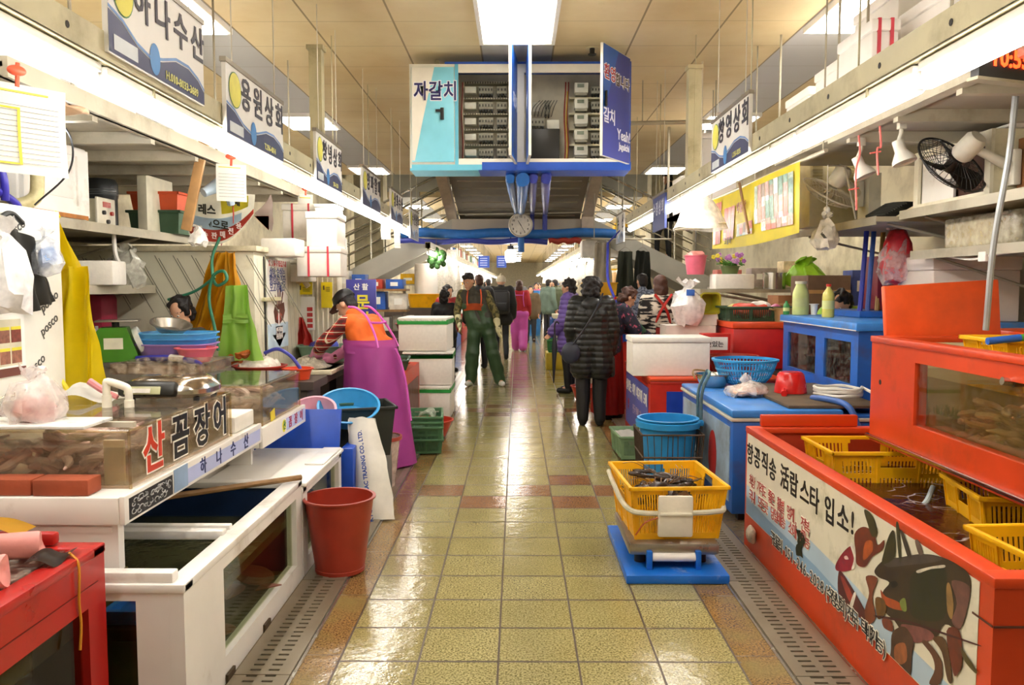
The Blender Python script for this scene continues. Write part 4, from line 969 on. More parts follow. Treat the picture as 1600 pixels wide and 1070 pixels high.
def lobster(lab, loc, rz):
    t = thing('live_lobster', lab, 'lobster', loc, rz, 'lobsters in the yellow crate'); m = M('#33241a', .3, var=.4, scale=30); m2 = M('#7a5a3a', .35)
    b = MB(m); b.ell((0, 0, .045), (.085, .04, .038)); b.ell((-.1, 0, .04), (.035, .034, .03)); b.ell((-.15, 0, .04), (.032, .03, .026)); b.ell((-.19, 0, .04), (.03, .026, .022)); b.build('shell', t)
    for s in (-1, 1):
        b = MB(m); b.tube(bez([(.06, s * .03, .05), (.12, s * .08, .06), (.17, s * .06, .055)], 4), [.012] * 4 + [.018] * 4 + [.022], 8); b.ell((.21, s * .045, .055), (.05, .026, .018)); b.build('claw', t)
        for k in range(3): b = MB(m2); b.tube([(.03 - k * .04, s * .03, .04), (.03 - k * .045, s * .09, .06), (.03 - k * .05, s * .12, .01)], .005, 5); b.build('leg', t)
    b = MB(m); b.poly([(-.21, -.03, .045), (-.26, -.05, .06), (-.275, 0, .07), (-.26, .05, .06), (-.21, .03, .045)], (0, 0, .006)); b.build('tail_fan', t)
    b = MB(m2); b.tube(bez([(.08, .01, .07), (.2, .06, .14), (.25, .16, .15)]), .0025, 4); b.tube(bez([(.08, -.01, .07), (.2, -.05, .12), (.28, -.1, .1)]), .0025, 4); b.build('antenna', t)
    return t
lo = lobster('dark lobster in the heap inside the yellow crate on the floor scale', (.8, 4.46, .34), .3); lo.scale = (.8,) * 3
for i, (x, y, z, a) in enumerate(((.86, 4.5, .30, 2.8), (.79, 4.36, .26, 1.4), (.85, 4.38, .32, 4.4), (.82, 4.55, .24, 0), (.8, 4.54, .30, 1.7), (.86, 4.34, .24, 1.5), (.84, 4.57, .37, 2.6), (.78, 4.42, .35, .4))):
    dup(lo, (x, y, z), a, scale=.8)
t = thing('strap', 'pale cloth strap with wrapped pad tied round the yellow floor crate', 'strap', (0, 0, 0))
b = MB(M('#cfc9b0', .8, bump=.3, dirt='#7a8a5a')); k = 1.0
ring = [(.545, 4.75, .4), (.545, 4.5, .385), (.555, 4.25, .36), (.585, 4.11, .345), (.65, 4.088, .335), (.75, 4.09, .333), (.9, 4.092, .335), (1.02, 4.1, .34), (1.07, 4.13, .345), (1.087, 4.3, .36)]
b.tube(bez(ring, 5), .014, 8); b.build('rope', t)
b = MB(M('#dcd5c2', .8, bump=.2)); b.box(.72, .9, 4.062, 4.088, .215, .43, .012); b.box(.73, .89, 4.05, 4.064, .33, .345, .004); b.build('pad', t)
b = MB(M('#b0501c', .5)); b.tube(bez([(.61, 4.09, .22), (.66, 4.08, .29), (.74, 4.07, .32)]), .004, 5); b.build('orange_string', t)
t = thing('hand_cart', 'rusty wire basket cart holding the light blue bucket', 'cart', (1.085, 5.78, .002))
rust = M('#5d4a38', .55, .4, dirt='#2c221a', dirt_amt=.6)
b = MB(rust); w, d = .215, .21
def ring_(z, k): return [(-w * k, -d * k, z), (w * k, -d * k, z), (w * k, d * k, z), (-w * k, d * k, z), (-w * k, -d * k, z)]
for z, k in ((.14, .9), (.3, .95), (.46, 1.)): b.tube(ring_(z, k), .007, 6)
for i in range(11):
    u = -1 + 2 * i / 10
    for s in (-1, 1):
        b.tube([(u * w * .9, s * d * .9, .14), (u * w + .01 * math.sin(i * 5), s * d, .46)], .003, 5); b.tube([(s * w * .9, u * d * .9, .14), (s * w, u * d, .46)], .003, 5)
    b.tube([(u * w * .9, -d * .9, .14), (u * w * .9, d * .9, .14)], .003, 5)
b.build('wire_basket', t)
b = MB(M('#5a7d84', .45, .3, dirt='#6a4a2c', dirt_amt=.6)); 
for s in (-.055, .055): b.tube(bez([(.24, s + .05, .08), (.24, s + .05, .45), (.24, s + .05, .72), (.285, s + .03, .86), (.29, s * .3 + .03, .885)], 6), .012, 8)
b.build('handle', t)
for s in (-1, 1):
    b = MB(BLACK); b.tube([(s * .2 - .015, .15, .065), (s * .2 + .015, .15, .065)], .063, 18); b.build('wheel', t)
    b = MB(rust); b.box(s * .2 - .01, s * .2 + .01, -.17, -.15, .0, .14); b.tube([(s * .2, .15, .065), (s * .2, .15, .14)], .008, 6); b.build('leg', t)
t = thing('blue_bucket', 'light blue round bucket standing in the rusty wire cart', 'bucket', (1.085, 5.78, .148)); BB = M('#2b93d2', .35)
bowl_mb(BB, .205, .40, .175, .004, .015, n=36).build('body', t)
b = MB(BB); b.lathe([(.207, .34), (.228, .345), (.23, .385), (.212, .39)], n=36); b.build('rim_band', t)
b = MB(BB); b.box(.19, .25, -.05, .05, .35, .39, .01); b.build('grip', t)
t = crate(M('#7d9a72', .45), .42, .5, .2, 'green_tray', 'pale green tray of ice on the floor beside the blue bucket', 'tray', (1.08, 7.1, .012), .05, .92, ribs=10, rows=1, handles=False)
b = MB(M('#e9e6de', .6, bump=.5)); b.sheet(lambda u, v: V(.89 + u * .38, 6.88 + v * .44, .185 + .03 * noise.noise(V(u * 8, v * 9, 0))), 14, 14, .01); o = solo(b, 'crushed_ice', 'white crushed ice heaped in the pale green tray', 'ice'); o['kind'] = 'stuff'
t = thing('red_basin', 'dark red basin on the floor behind the woman in black', 'basin', (.93, 10.6, .012)); bowl_mb(M('#b23a26', .4), .22, .17, .16).build('body', t)

# red tank with purple banner
t = thing('red_tank', 'low red tank with purple lettered banner, behind the blue bucket', 'fish tank')
tank_shell(t, 1.16, 2.3, 7.0, 8.6, .66, M('#c22a16', .35), front='x-', inner=M('#6a1a10', .5))
b = MB(M('#d8481a', .35)); b.box(1.15, 2.31, 6.985, 8.61, .672, .70, .006); b.build('top_frame', t)
b = MB(M('#5a5fa8', .45, var=.2, scale=3)); b.box(1.152, 1.159, 7.1, 8.5, .08, .60); b.build('banner', t)
b = MB(M('#e9e6dc', .5))
for i, ch in enumerate('살아있는 대게 바다가재 도매'): b.text(ch, .12, (1.1505, 8.42 - i * .088, .47), (0, -1, 0), (0, 0, 1), bold=.003)
b.m(M('#c9b0c0', .5)); b.text('전국 택배 가능', .1, (1.1505, 7.7, .28), (0, -1, 0), (0, 0, 1)); b.m(M('#b03030', .5)); b.text('활', .12, (1.1505, 8.3, .28), (0, -1, 0), (0, 0, 1)); b.build('lettering', t)
b = MB(M('#1b3fa6', .4)); b.box(1.3, 2.2, 6.994, 7.0, .1, .58); b.build('blue_panel', t)
foam_box(.70, .42, .345, 'big white foam box with blue tape marks on the red tank corner', (1.36, 7.32, .702), 0, None, lh=.05)
b = MB(M('#6aa6d6', .5)); src = None
t = thing('red_basin', 'dark red round basin standing beside the big white foam box', 'basin', (1.93, 7.25, .702)); bowl_mb(M('#9a2c1c', .4), .22, .17, .15).build('body', t)
t = thing('red_box', 'small red box with white hand-lettered card behind the basin', 'box', (1.86, 7.62, .702)); b = MB(M('#c22218', .4)); b.box(-.13, .13, -.09, .09, 0, .35, .01); b.build('body', t)
b = MB(PAPER); b.box(-.1, .1, -.0925, -.0905, .2, .32); b.build('card', t); b = MB(BLACK); b.text('맛있는', .06, (-.02, -.0935, .25), (1, 0, 0), (0, 0, 1), bold=.001); b.build('lettering', t)
b = MB(M('#5a3a2c', .6)); b.box(2.33, 3.3, 7.74, 8.55, 0, .70, .006); solo(b, 'support_block', 'dark base block under the wall end of the long red chest', 'base')
t = thing('red_cooler', 'long red chest with orange lid behind the red basins', 'chest'); b = MB(M('#c41e18', .35)); b.box(2.06, 3.3, 7.72, 8.55, .702, 1.09, .012); b.build('body', t)
b = MB(M('#d8491c', .35)); b.box(2.05, 3.31, 7.71, 8.56, 1.09, 1.15, .012); b.build('lid', t)
t = crate(BASKET, .66, .4, .14, 'green_tray', 'dark green tray piled with red bags on the red chest', 'tray', (2.38, 8.1, 1.152), .05, .94, ribs=9, rows=1, handles=False)
for i, (p, c, s, lab) in enumerate((((2.3, 8.05, 1.2), '#d8452a', (.2, .12, .07), 'red plastic bundle on top of the dark green tray'), ((2.55, 8.1, 1.2), '#c85a8a', (.1, .07, .06), 'magenta bundle at the right end of the dark green tray'), ((2.15, 8.15, 1.2), '#e2d88a', (.09, .07, .06), 'pale yellow packet at the left end of the dark green tray'), ((2.42, 8.18, 1.23), '#f0eae2', (.14, .08, .06), 'white foam dish over the dark green tray'))):
    b = MB(M(c, .4, bump=.2)); b.ell((0, 0, .05), s, u=20, v=12); b.jitter(.04, 9, i); solo(b, 'plastic_bundle', lab, 'bundle', p)
t = thing('cooking_pot', 'dull brass two-handled pot on the red chest', 'pot', (2.62, 7.85, 1.152)); b = bowl_mb(M('#b49a68', .35, .6), .13, .13, .12); b.build('body', t)
for s in (-1, 1): b = MB(M('#b49a68', .35, .6)); b.tube(bez([(s * .13, -.04, .11), (s * .17, -.03, .12), (s * .17, .03, .12), (s * .13, .04, .11)]), .008, 6); b.build('handle', t)
for lab, q, z in (('smaller brown cardboard box beside the dark green tray', (2.62, 2.84, 8.15, 8.5), 1.40), ('larger dark cardboard box behind the brass pot', (2.86, 3.28, 8.0, 8.5), 1.60)):
    t = thing('cardboard_box', lab, 'box', ((q[0] + q[1]) / 2, q[2], 1.152)); b = MB(CARD if z < 1.5 else M('#7a6250', .8)); w = (q[1] - q[0]) / 2; b.box(-w, w, 0, q[3] - q[2], 0, z - 1.152, .004); b.build('body', t)
    b = MB(M('#c9a06a', .5)); b.box(-w - .001, w + .001, -.0015, -.0005, (z - 1.152) * .6, (z - 1.152) * .68); b.build('packing_tape', t)
# ================================================================ meter cabinet under the ceiling
t = thing('meter_cabinet', 'blue electric meter cabinet hung from the ceiling with its doors open', 'cabinet')
LB = M('#6cc0d8', .4, var=.05); DB = M('#2050b4', .4, var=.08); PB = M('#3a4496', .4, var=.08); OW = M('#e9e4d6', .45, var=.04)
X0, X1, Y0, Y1, Z0, Z1 = -.915, .965, 7.0, 7.38, 2.50, 3.37
b = MB(OW); holes(b, 'y', Y0, Y0 + .02, X0, X1, Z0, Z1, [(-.50, .0, 2.58, 3.30), (.06, .90, 2.58, 3.30)])
b.box(X0, X1, Y1 - .02, Y1, Z0, Z1); b.box(X0, X0 + .02, Y0 + .02, Y1 - .02, Z0, Z1); b.box(X1 - .02, X1, Y0 + .02, Y1 - .02, Z0, Z1); b.box(.02, .04, Y0 + .02, Y1 - .02, Z0, Z1)
b.m(LB); b.box(X0, -.33, Y0, Y1, Z0 - .02, Z0); b.box(-.53, -.50, Y0 - .002, Y0, Z0, Z1); b.m(DB); b.box(-.33, X1, Y0, Y1, Z0 - .02, Z0); b.box(X0 + .3, X1, Y0, Y1, Z1, Z1 + .02); b.box(.90, X1, Y0 - .003, Y0, Z0, Z1); b.m(M('#cfc9b4', .5)); b.box(X0 + .02, X1 - .02, Y1 - .03, Y1 - .02, Z0, Z1)
b.build('housing', t)
b = MB(DB); b.box(-.30, .97, 6.995, 7.0, 2.485, 2.55); b.m(LB); b.box(-.9, -.30, 6.996, 7.0, 2.485, 2.53); b.build('printed_edge', t)
b = MB(M('#82cfe2', .4, var=.04)); b.box(-.895, -.535, 6.975, 6.995, 2.55, 3.34, .004); b.m(OW); b.poly([(-.893, 6.974, 3.338), (-.70, 6.974, 3.338), (-.80, 6.974, 2.9), (-.87, 6.974, 2.56), (-.893, 6.974, 2.56)]); d = b.build('door', t)
b = MB(M('#e9e9ee', .5)); b.text('자갈치', .17, (-.69, 6.9735, 3.13), (1, 0, 0), (0, 0, 1), bold=.010, sx=.8); b.m(M('#2b2560', .5)); b.text('자갈치', .17, (-.69, 6.972, 3.13), (1, 0, 0), (0, 0, 1), bold=.003, sx=.8); b.build('lettering', d)
b = MB(BLACK); b.box(-.65, -.62, 6.955, 6.975, 2.9, 3.0, .004); b.box(-.69, -.64, 6.955, 6.965, 2.965, 2.985); b.build('door_handle', d)
# rows of meters and breakers
mw, mg, md = M('#dcdccf', .5), M('#9c9a8a', .5), M('#34342e', .5)
def meter(x, z, w=.12, h=.085):
    b = MB(mw); b.box(x, x + w, 7.2, 7.3, z, z + h, .006); b.m(M('#7f8a78', .3)); b.box(x + w * .2, x + w * .7, 7.196, 7.2, z + h * .5, z + h * .85); b.m(mg); b.box(x + .01, x + w - .01, 7.21, 7.3, z - .02, z); b.build('meter', t)
def breaker(x, z, w=.08, h=.065, dk=mg):
    b = MB(dk); b.box(x, x + w, 7.24, 7.32, z, z + h, .004); b.m(md); n = max(2, int(w / .025))
    for i in range(n): b.box(x + (i + .3) * w / n, x + (i + .65) * w / n, 7.228, 7.24, z + h * .35, z + h * .65); b.box(x + (i + .25) * w / n, x + (i + .75) * w / n, 7.236, 7.32, z - .018, z)
    b.build('breaker', t)
for r in range(5):
    z = 2.64 + r * .135
    b = MB(mw); b.box(-.46, -.36, 7.22, 7.31, z, z + .055, .004); b.build('relay', t)
    breaker(-.34, z, .13); breaker(-.18, z, .09); breaker(-.07, z, .06, dk=mw)
    meter(.50, z); breaker(.65, z, .08); breaker(.76, z, .09)
    b = MB(M('#b9b39a', .5)); b.box(-.49, -.005, 7.25, 7.35, z + .09, z + .102); b.m(md); [b.box(-.46 + k * .022, -.452 + k * .022, 7.246, 7.25, z + .088, z + .104) for k in range(20)]; b.m(M('#c9c3a6', .5)); b.box(.46, .895, 7.25, 7.35, z - .045, z - .03); b.build('wire_duct', t)
for x, z0, z1, c in ((-.485, 2.6, 3.28, '#7a2a20'), (-.475, 2.6, 3.28, '#b9a890'), (.42, 2.6, 3.28, '#9a3428'), (.435, 2.6, 3.2, '#c9b04a'), (.445, 2.6, 3.28, '#7a2a28')):
    b = MB(M(c, .5)); b.tube([(x + .006 * math.sin(k), 7.25, z0 + (z1 - z0) * k / 8) for k in range(9)], .006, 5); b.build('cable', t)
b = MB(M('#23231f', .4)); b.box(.1, .37, 7.15, 7.35, 2.60, 2.86, .006); b.build('black_unit', t)
for q in ((.26, .37, 2.87, 2.95), (.13, .2, 3.02, 3.1)): b = MB(mw); b.box(q[0], q[1], 7.22, 7.35, q[2], q[3], .004); b.build('relay', t)
breaker(.12, 2.9, .12); breaker(.24, 3.0, .05, .12)
b = MB(md)
for k in range(7): b.tube(bez([(.12 + k * .03, 7.24, 2.98), (.14 + k * .03, 7.2, 3.05), (.2 + k * .025, 7.24, 3.12)], 4), .004, 4)
b.build('cable', t)
def cab_door(hx, fx, fy, za, zb, out, mats, texts, nm='door'):
    """leaf from hinge (hx,7.0) to free edge (fx,fy)"""
    h, f = V(hx, 6.99, 0), V(fx, fy, 0); u = (f - h).normalized(); n = V(-u.y, u.x, 0) * (1 if out > 0 else -1); L = (f - h).length
    b = MB(M('#e2ded0', .4)); P = lambda a, d, z: h + u * a + n * d + V(0, 0, z)
    b.poly([P(0, 0, za), P(L, 0, za), P(L, 0, zb), P(0, 0, zb)], n * -.022)
    b.m(mats[0]); b.poly([P(.004, .001, za + .004), P(L - .004, .001, za + .004), P(L - .004, .001, zb - .004), P(.004, .001, zb - .004)])
    if len(mats) > 1: b.m(mats[1]); b.poly([P(L - .004, .002, za + .3), P(L - .004, .002, zb - .004), P(L * .45, .002, zb - .004)])
    d = b.build(nm, t); ux = -u if fx < hx + .2 and nm == 'door' and hx > .5 else (u if texts and texts[0][4] > 0 else -u)
    if texts:
        b = MB()
        for s, sz, a, z, sg, c, bo in texts: b.m(M(c, .5)); b.text(s, sz, P(a, .0035 + bo * 0, z) if bo < .006 else P(a, .0025, z), u * sg, (0, 0, 1), bold=bo)
        b.build('lettering', d)
    return d
d = cab_door(.955, .675, 6.52, 2.53, 3.41, 1, [PB, M('#2a5fb4', .4)], [('환영', .125, .415, 3.19, -1, '#e8e8ee', .008), ('합니다', .105, .165, 3.17, -1, '#e8e8ee', .008), ('환영', .125, .415, 3.19, -1, '#a82c34', .002), ('합니다', .105, .165, 3.17, -1, '#5a4a2c', .002), ('Yeah!', .12, .13, 2.74, -1, '#e4e4f0', .002), ('Jagalchi', .075, .12, 2.65, -1, '#e4e4f0', .002), ('갈치', .13, .42, 2.85, -1, '#e4e4f0', .002)])
b = MB(BLACK); b.box(.70, .715, 6.53, 6.56, 2.92, 3.04); b.build('door_handle', d)
cab_door(.0, -.045, 6.50, 2.53, 3.41, 1, [M('#2f6fc0', .4, var=.35, scale=7)], [('자갈치', .12, .22, 3.0, -1, '#dfe6f2', .003)])
cab_door(.075, .09, 6.50, 2.53, 3.41, -1, [M('#2f6fc0', .4, var=.35, scale=7)], [('시장', .12, .22, 3.0, 1, '#dfe6f2', .003)])
for x in (-.7, .75):
    b = MB(railm); b.tube([(x, 7.2, 3.39), (x, 7.2, 3.455)], .02, 8); b.build('hanger_rod', t)

# pipes from the cabinet to the landing
bp1, bp2 = M('#2a6cb8', .4), M('#3a449a', .4)
for i, (xa, xb, r, m, lab) in enumerate(((-.06, -.02, .04, bp1, 'blue conduit left of the thick one below the meter cabinet'), (.05, .07, .062, bp1, 'thick bright blue conduit running back below the meter cabinet'), (.145, .27, .04, bp2, 'dark violet conduit right of the thick blue one'), (.26, .5, .045, bp2, 'rightmost violet conduit below the meter cabinet'))):
    b = MB(m); b.tube(bez([(xa, 7.2, 2.42 + (.055 if r < .05 else .03)), (xa, 7.5, 2.43), (xa + (xb - xa) * .5, 11, 2.60), (xb, 14.45, 2.80), (xb, 14.72, 2.74), (xb, 14.74, 2.45)], 6), r, 10)
    solo(b, 'conduit', lab, 'conduit')
for lab, x0, x1, z, r, m in (('upper blue pipe crossing under the stair landing', -2.1, 1.9, 2.44, .085, bp1), ('lower blue pipe crossing under the stair landing', -2.2, .55, 2.30, .05, bp2), ('red pipe at the right end of the lower blue pipe', .57, 1.15, 2.31, .055, M('#a5382c', .4))):
    b = MB(m); n = 10; b.tube([(x0 + (x1 - x0) * k / n, 14.75, z + .02 * math.sin(k * 1.7)) for k in range(n + 1)], r, 12); solo(b, 'pipe', lab, 'pipe')
b = MB(bp1); b.tube([(.07, 14.6, 2.35), (.07, 14.6, 2.1)], .06, 12); solo(b, 'pipe_end', 'short blue pipe end hanging below the wall clock', 'pipe')

# wall clock
t = thing('wall_clock', 'round white wall clock hanging below the conduits', 'clock', (.06, 14.3, 2.56))
RX = Matrix.Rotation(PI / 2, 3, 'X')
b = MB(M('#cfcabb', .35)); b.lathe([(.0, -.03), (.21, -.03), (.215, 0), (.2, .025), (.185, .012), (0, .012)], n=36, rot=RX); b.build('case', t)
b = MB(M('#f2efe6', .5)); b.lathe([(0, .013), (.184, .013)], n=36, rot=RX); b.build('face', t)
b = MB(BLACK)
for h in range(12):
    a = PI / 2 - (h + 1) * PI / 6; b.text(str(h + 1), .05, (.145 * math.cos(a), -.0155, .145 * math.sin(a)), (1, 0, 0), (0, 0, 1), bold=.001)
b.build('numerals', t)
for nm, a, L, w in (('hour_hand', PI / 2 - R_(328), .09, .007), ('minute_hand', PI / 2 - R_(150), .14, .005)):
    b = MB(BLACK); dx, dz = math.cos(a), math.sin(a); b.poly([(-dz * w - dx * .02, -.018, dx * w - dz * .02), (dz * w - dx * .02, -.018, -dx * w - dz * .02), (dx * L + dz * w * .5, -.018, dz * L - dx * w * .5), (dx * L - dz * w * .5, -.018, dz * L + dx * w * .5)], (0, -.002, 0)); b.build(nm, t)
t = thing('hanging_lamp', 'bright hanging lamp below the wall clock', 'lamp', (-.12, 15.0, 2.1))
b = MB(BLACK); b.tube([(0, 0, .06), (0, 0, .13)], .06, 12); b.tube([(0, 0, .13), (0, 0, .3)], .012, 6); b.build('fitting', t)
b = MB(EM('#fff6ea', BULB_E)); b.lathe([(0, -.17), (.08, -.17), (.1, -.1), (.1, .02), (.06, .06), (0, .06)], n=20); b.build('bulb', t)

# ---------------------------------------------------------------- stairs and landing
t = thing('staircase', 'grey double staircase rising from both sides to a landing over the aisle', 'staircase')
sg = M('#a9a69a', .5, dirt='#6d654f', dirt_amt=.3, scale=2); sg2 = M('#b4ac9e', .6, scale=2)
YA, YB = 15.0, 16.7
for s, xe, xt in ((-1, -4.2, -1.2), (1, 4.2, 1.4)):
    sl = (2.71 - 1.57) / 2.32; zt = 2.72; xe = s * 3.58; dx = abs(xe - xt); ze = zt - dx * sl
    for y in (YA, YB - .06):
        b = MB(sg); b.poly([(xt, y, zt), (xe, y, ze), (xe, y, ze - .42), (xt, y, zt - .36)], (0, .06, 0)); b.build('stringer', t)
    n = int(dx / .3)
    for i in range(n):
        x = xt + s * (i + .5) * .3; z = zt - (i + 1) * .3 * sl - .02
        b = MB(sg2); b.box(x - .15, x + .15, YA + .06, YB - .06, z - .03, z, .004); b.box(x - s * .15 - .01, x - s * .15 + .01, YA + .06, YB - .06, z, z + .13); b.build('tread', t)
    for y in (YA + .03, YB - .03):
        b = MB(M('#c4c0b0', .25, .8))
        for h, r in ((.92, .024), (.7, .012), (.5, .012), (.3, .012)):
            b.tube([(xt, y, zt + h), (xe, y, ze + h)], r, 8)
        b.build('handrail', t)
        k = 0
        while k * .75 < dx:
            b = MB(M('#c4c0b0', .25, .8)); x = xt + s * k * .75; z = zt - k * .75 * sl; b.tube([(x, y, z - .02), (x, y, z + .92)], .018, 8); b.build('baluster', t); k += 1
b = MB(sg2); b.box(-1.2, 1.4, YA + .061, YB, 2.60, 2.72); b.box(-1.2, 1.4, YA, YA + .06, 2.34, 2.72); b.build('landing', t)
b = MB(M('#aaa294', .6, scale=2)); th = V(0, .05, -.02)
def sof(u, v): a, c = V(-1.06 + u * 2.23, 15.35, 2.7), V(-1.19 + u * 2.44, 13.72, 3.5); return a * (1 - v) + c * v
b.sheet(sof, 1, 8, .04)
for k in range(1, 8):
    p, q = sof(0.05, k / 8), sof(.95, k / 8); b.m(M('#97907f', .6)); b.tube([p + V(0, -.0, -.005), q + V(0, 0, -.005)], .018, 4)
b.build('soffit', t)
for u in (0., 1.):
    b = MB(M('#bcae9c', .6)); p, q = sof(u, 0), sof(u, 1); s = -1 if u == 0 else 1
    b.poly([p + V(s * .02, 0, -.16), p + V(s * .2, 0, -.16), q + V(s * .2, 0, -.1), q + V(s * .02, 0, -.1)], (0, 0, .14)); b.build('flight_beam', t)
b = MB(M('#bcae9c', .6)); b.box(1.18, 1.42, 14.9, 15.0, 2.35, 2.75); b.build('bracket_plate', t)
b = MB(M('#b9b5a4', .4)); b.tube(bez([(-1.25, 14.95, 3.6), (-1.25, 14.95, 2.83), (-1.2, 14.95, 2.8), (1.5, 14.9, 2.84), (1.53, 14.9, 2.9), (1.53, 14.9, 3.6)], 6), .014, 6); b.build('guard_pipe', t)
b = MB(wallm); b.box(-3.35, -2.75, 16.75, 17.3, 0, CZ + 1.2); struct(b, 'pillar')
b = MB(wallm); b.box(2.75, 3.4, 16.75, 17.3, 0, CZ + 1.2); struct(b, 'pillar.001')
b = MB(M('#efece4', .5)); b.box(1.2, 2.05, 15.05, 15.6, 2.02, 2.33, .01); b.m(M('#bcb9ae', .5)); b.box(1.62, 1.64, 15.046, 15.05, 2.02, 2.33); solo(b, 'white_cabinet', 'white cabinet fixed under the right end of the stair landing', 'cabinet')

# ---------------------------------------------------------------- shop signs on the rails
SW = M('#e4e2dc', .45, var=.03); SNAVY = M('#3b4166', .45, var=.06); SBLUE = M('#6f96cc', .45)
def shop_sign(text, lab, x, ya, yb, z0, z1, side, sub=None, ext=True, base=None, tcol='#3a3640'):
    """board parallel to the aisle; side -1 on the left rail (faces right), +1 on the right rail"""
    L = abs(yb - ya); H = z1 - z0; f = -side; t = thing('shop_sign', lab, 'sign', (x, min(ya, yb), z0), group=None)
    P = lambda a, h, k=0: V(f * (.011 + k * .0007), (a if side < 0 else L - a), h)   # a runs along the reading direction
    b = MB(base or SW); b.box(-.01, .01, 0, L, 0, H); b.build('board', t)
    b = MB(M('#8d8474', .4, .5)); b.box(-.016, .016, -.01, L + .01, H, H + .022); b.build('top_bar', t)
    for a in (.12, L - .12): b = MB(M('#d9d4c4', .5)); b.tube([(0, a, H + .02), (0, a, max(H + .03, CZ - z0 - .004))], .003, 5); b.build('hanger_wire', t)
    if base is None:
        b = MB(SNAVY); w = [(0, .42), (.12, .36), (.25, .22), (.38, .16), (.5, .22), (.65, .32), (.8, .33), (.92, .26), (1, .16)]
        b.poly([P(0, .004)] + [P(L, .004)] + [P(u * L, v * H) for u, v in w[::-1]])
        b.m(SBLUE); top = [P(u * L, (v + .045) * H, 1) for u, v in w]; bot = [P(u * L, (v + .012) * H, 1) for u, v in w]
        for i in range(len(w) - 1): b.poly([bot[i], bot[i + 1], top[i + 1], top[i]])
        b.m(M('#4a8ac9', .45)); b.poly([P(L * .42 + .045 * math.cos(a), H * .2 + .06 * math.sin(a), 2) for a in [k * PI / 10 for k in range(20)]])
        b.m(M('#cfd6da', .45)); b.poly([P(L * .04, H * .05, 2), P(L * .25, H * .05, 2), P(L * .25, H * .2, 2), P(L * .04, H * .2, 2)]) if sub else None
        b.build('printed_wave', t)
        b = MB(M('#3f7a44', .5)); b.poly([P(L * .13 + L * .095 * math.cos(a), H * .68 + H * .26 * math.sin(a), 2) for a in [k * PI / 12 for k in range(24)]])
        b.m(M('#e0d95a', .5)); b.poly([P(L * .13 + L * .088 * math.cos(a), H * .68 + H * .245 * math.sin(a), 3) for a in [k * PI / 12 for k in range(24)]]); b.build('roundel', t)
    b = MB(M(tcol, .5)); ux = (0, 1, 0) if side < 0 else (0, -1, 0); n = len(text)
    lo, hi = (.30, .92) if base is None else (.14, .86)
    for i, ch in enumerate(text):
        u = lo + (hi - lo) * (i / (n - 1) if n > 1 else .5); b.text(ch, min(H * .52, L * .72 * (hi - lo) / max(1, n - 1) * 1.25), P(u * L, H * (.68 if base is None else .62), 3), ux, (0, 0, 1), bold=.0035)
    if sub: b.m(M('#d9d88a', .5)); b.text(sub, H * .13, P(L * .72, H * .1, 3), ux, (0, 0, 1), bold=.001)
    b.build('lettering', t); return t
shop_sign('하나수산', 'big hanging shop sign nearest at top left, yellow phone number', -1.41, 2.83, 3.68, 2.30, 2.655, -1, 'H.010-8033-3689')
shop_sign('용원상회', 'hanging shop sign second along the left rail, white and navy', -1.40, 3.93, 4.87, 2.23, 2.565, -1, 'T.256-4014')
shop_sign('창녕상회', 'hanging shop sign third along the left rail, beside the rail post', -1.40, 5.67, 6.48, 2.23, 2.565, -1, '251-1123')
shop_sign('양파할매', 'hanging shop sign fourth along the left rail', -1.40, 7.35, 8.3, 2.23, 2.565, -1)
shop_sign('상회수산', 'hanging shop sign fifth along the left rail, small in view', -1.40, 9.0, 9.9, 2.23, 2.565, -1)
shop_sign('수산상회', 'last hanging shop sign on the left rail, against the stair stringer', -1.40, 10.6, 11.5, 2.12, 2.50, -1)
shop_sign('창영상회', 'hanging shop sign on the right rail in front of the ceiling light', 1.345, 4.75, 5.65, 2.27, 2.60, 1, '1.256-8235')
shop_sign('수정상회', 'small blue hanging sign with pale letters on the right rail', 1.345, 7.4, 8.05, 2.02, 2.34, 1, None, base=M('#3f4c8c', .45), tcol='#d0d4e6')
shop_sign('수산', 'last small white sign at the end of the right rail', 1.345, 10.25, 11.0, 2.05, 2.42, 1, None)
# ================================================================ LEFT stall: roof, shelves, wall things
zincm = M('#b3ac98', .5, .2, dirt='#6d5f42', dirt_amt=.5, scale=3); shelfm = M('#a79f86', .6, dirt='#5d4c30', dirt_amt=.6, scale=3)
def stall_roof(lab, side, x, y0, y1, z):
    t = thing('stall_roof', lab, 'stall roof'); xo = side * 3.5
    b = MB(M('#a9a290', .6, dirt='#6d5f48', dirt_amt=.5, scale=2)); b.box(min(x, xo), max(x, xo), y0, y1, z + .02, z + .04); b.build('panel', t)
    b = MB(zincm); b.box(x - .02, x + .02, y0, y1, z - .02, z + .06); b.box(x, x - side * .0 + side * .05, y0, y1, z - .02, z - .014); b.build('edge_angle', t)
    y = y0 + .1
    while y < y1:
        b = MB(zincm); b.box(min(x + side * .03, xo), max(x + side * .03, xo), y, y + .05, z - .045, z + .019); b.build('joist', t); y += .62
    for y in (y0 + .5, (y0 + y1) / 2, y1 - .5):
        b = MB(zincm); b.tube([(x, y, z + .06), (x, y, CZ - .004)], .008, 6); b.build('hanger_rod', t)
    return t
stall_roof('grey panel roof of the left stall, under the lamp rail', -1, -2.0, 3.2, 7.7, 2.33)
stall_roof('grey panel roof of the right stall, carrying white foam boxes', 1, 1.98, 2.4, 5.2, 2.41)
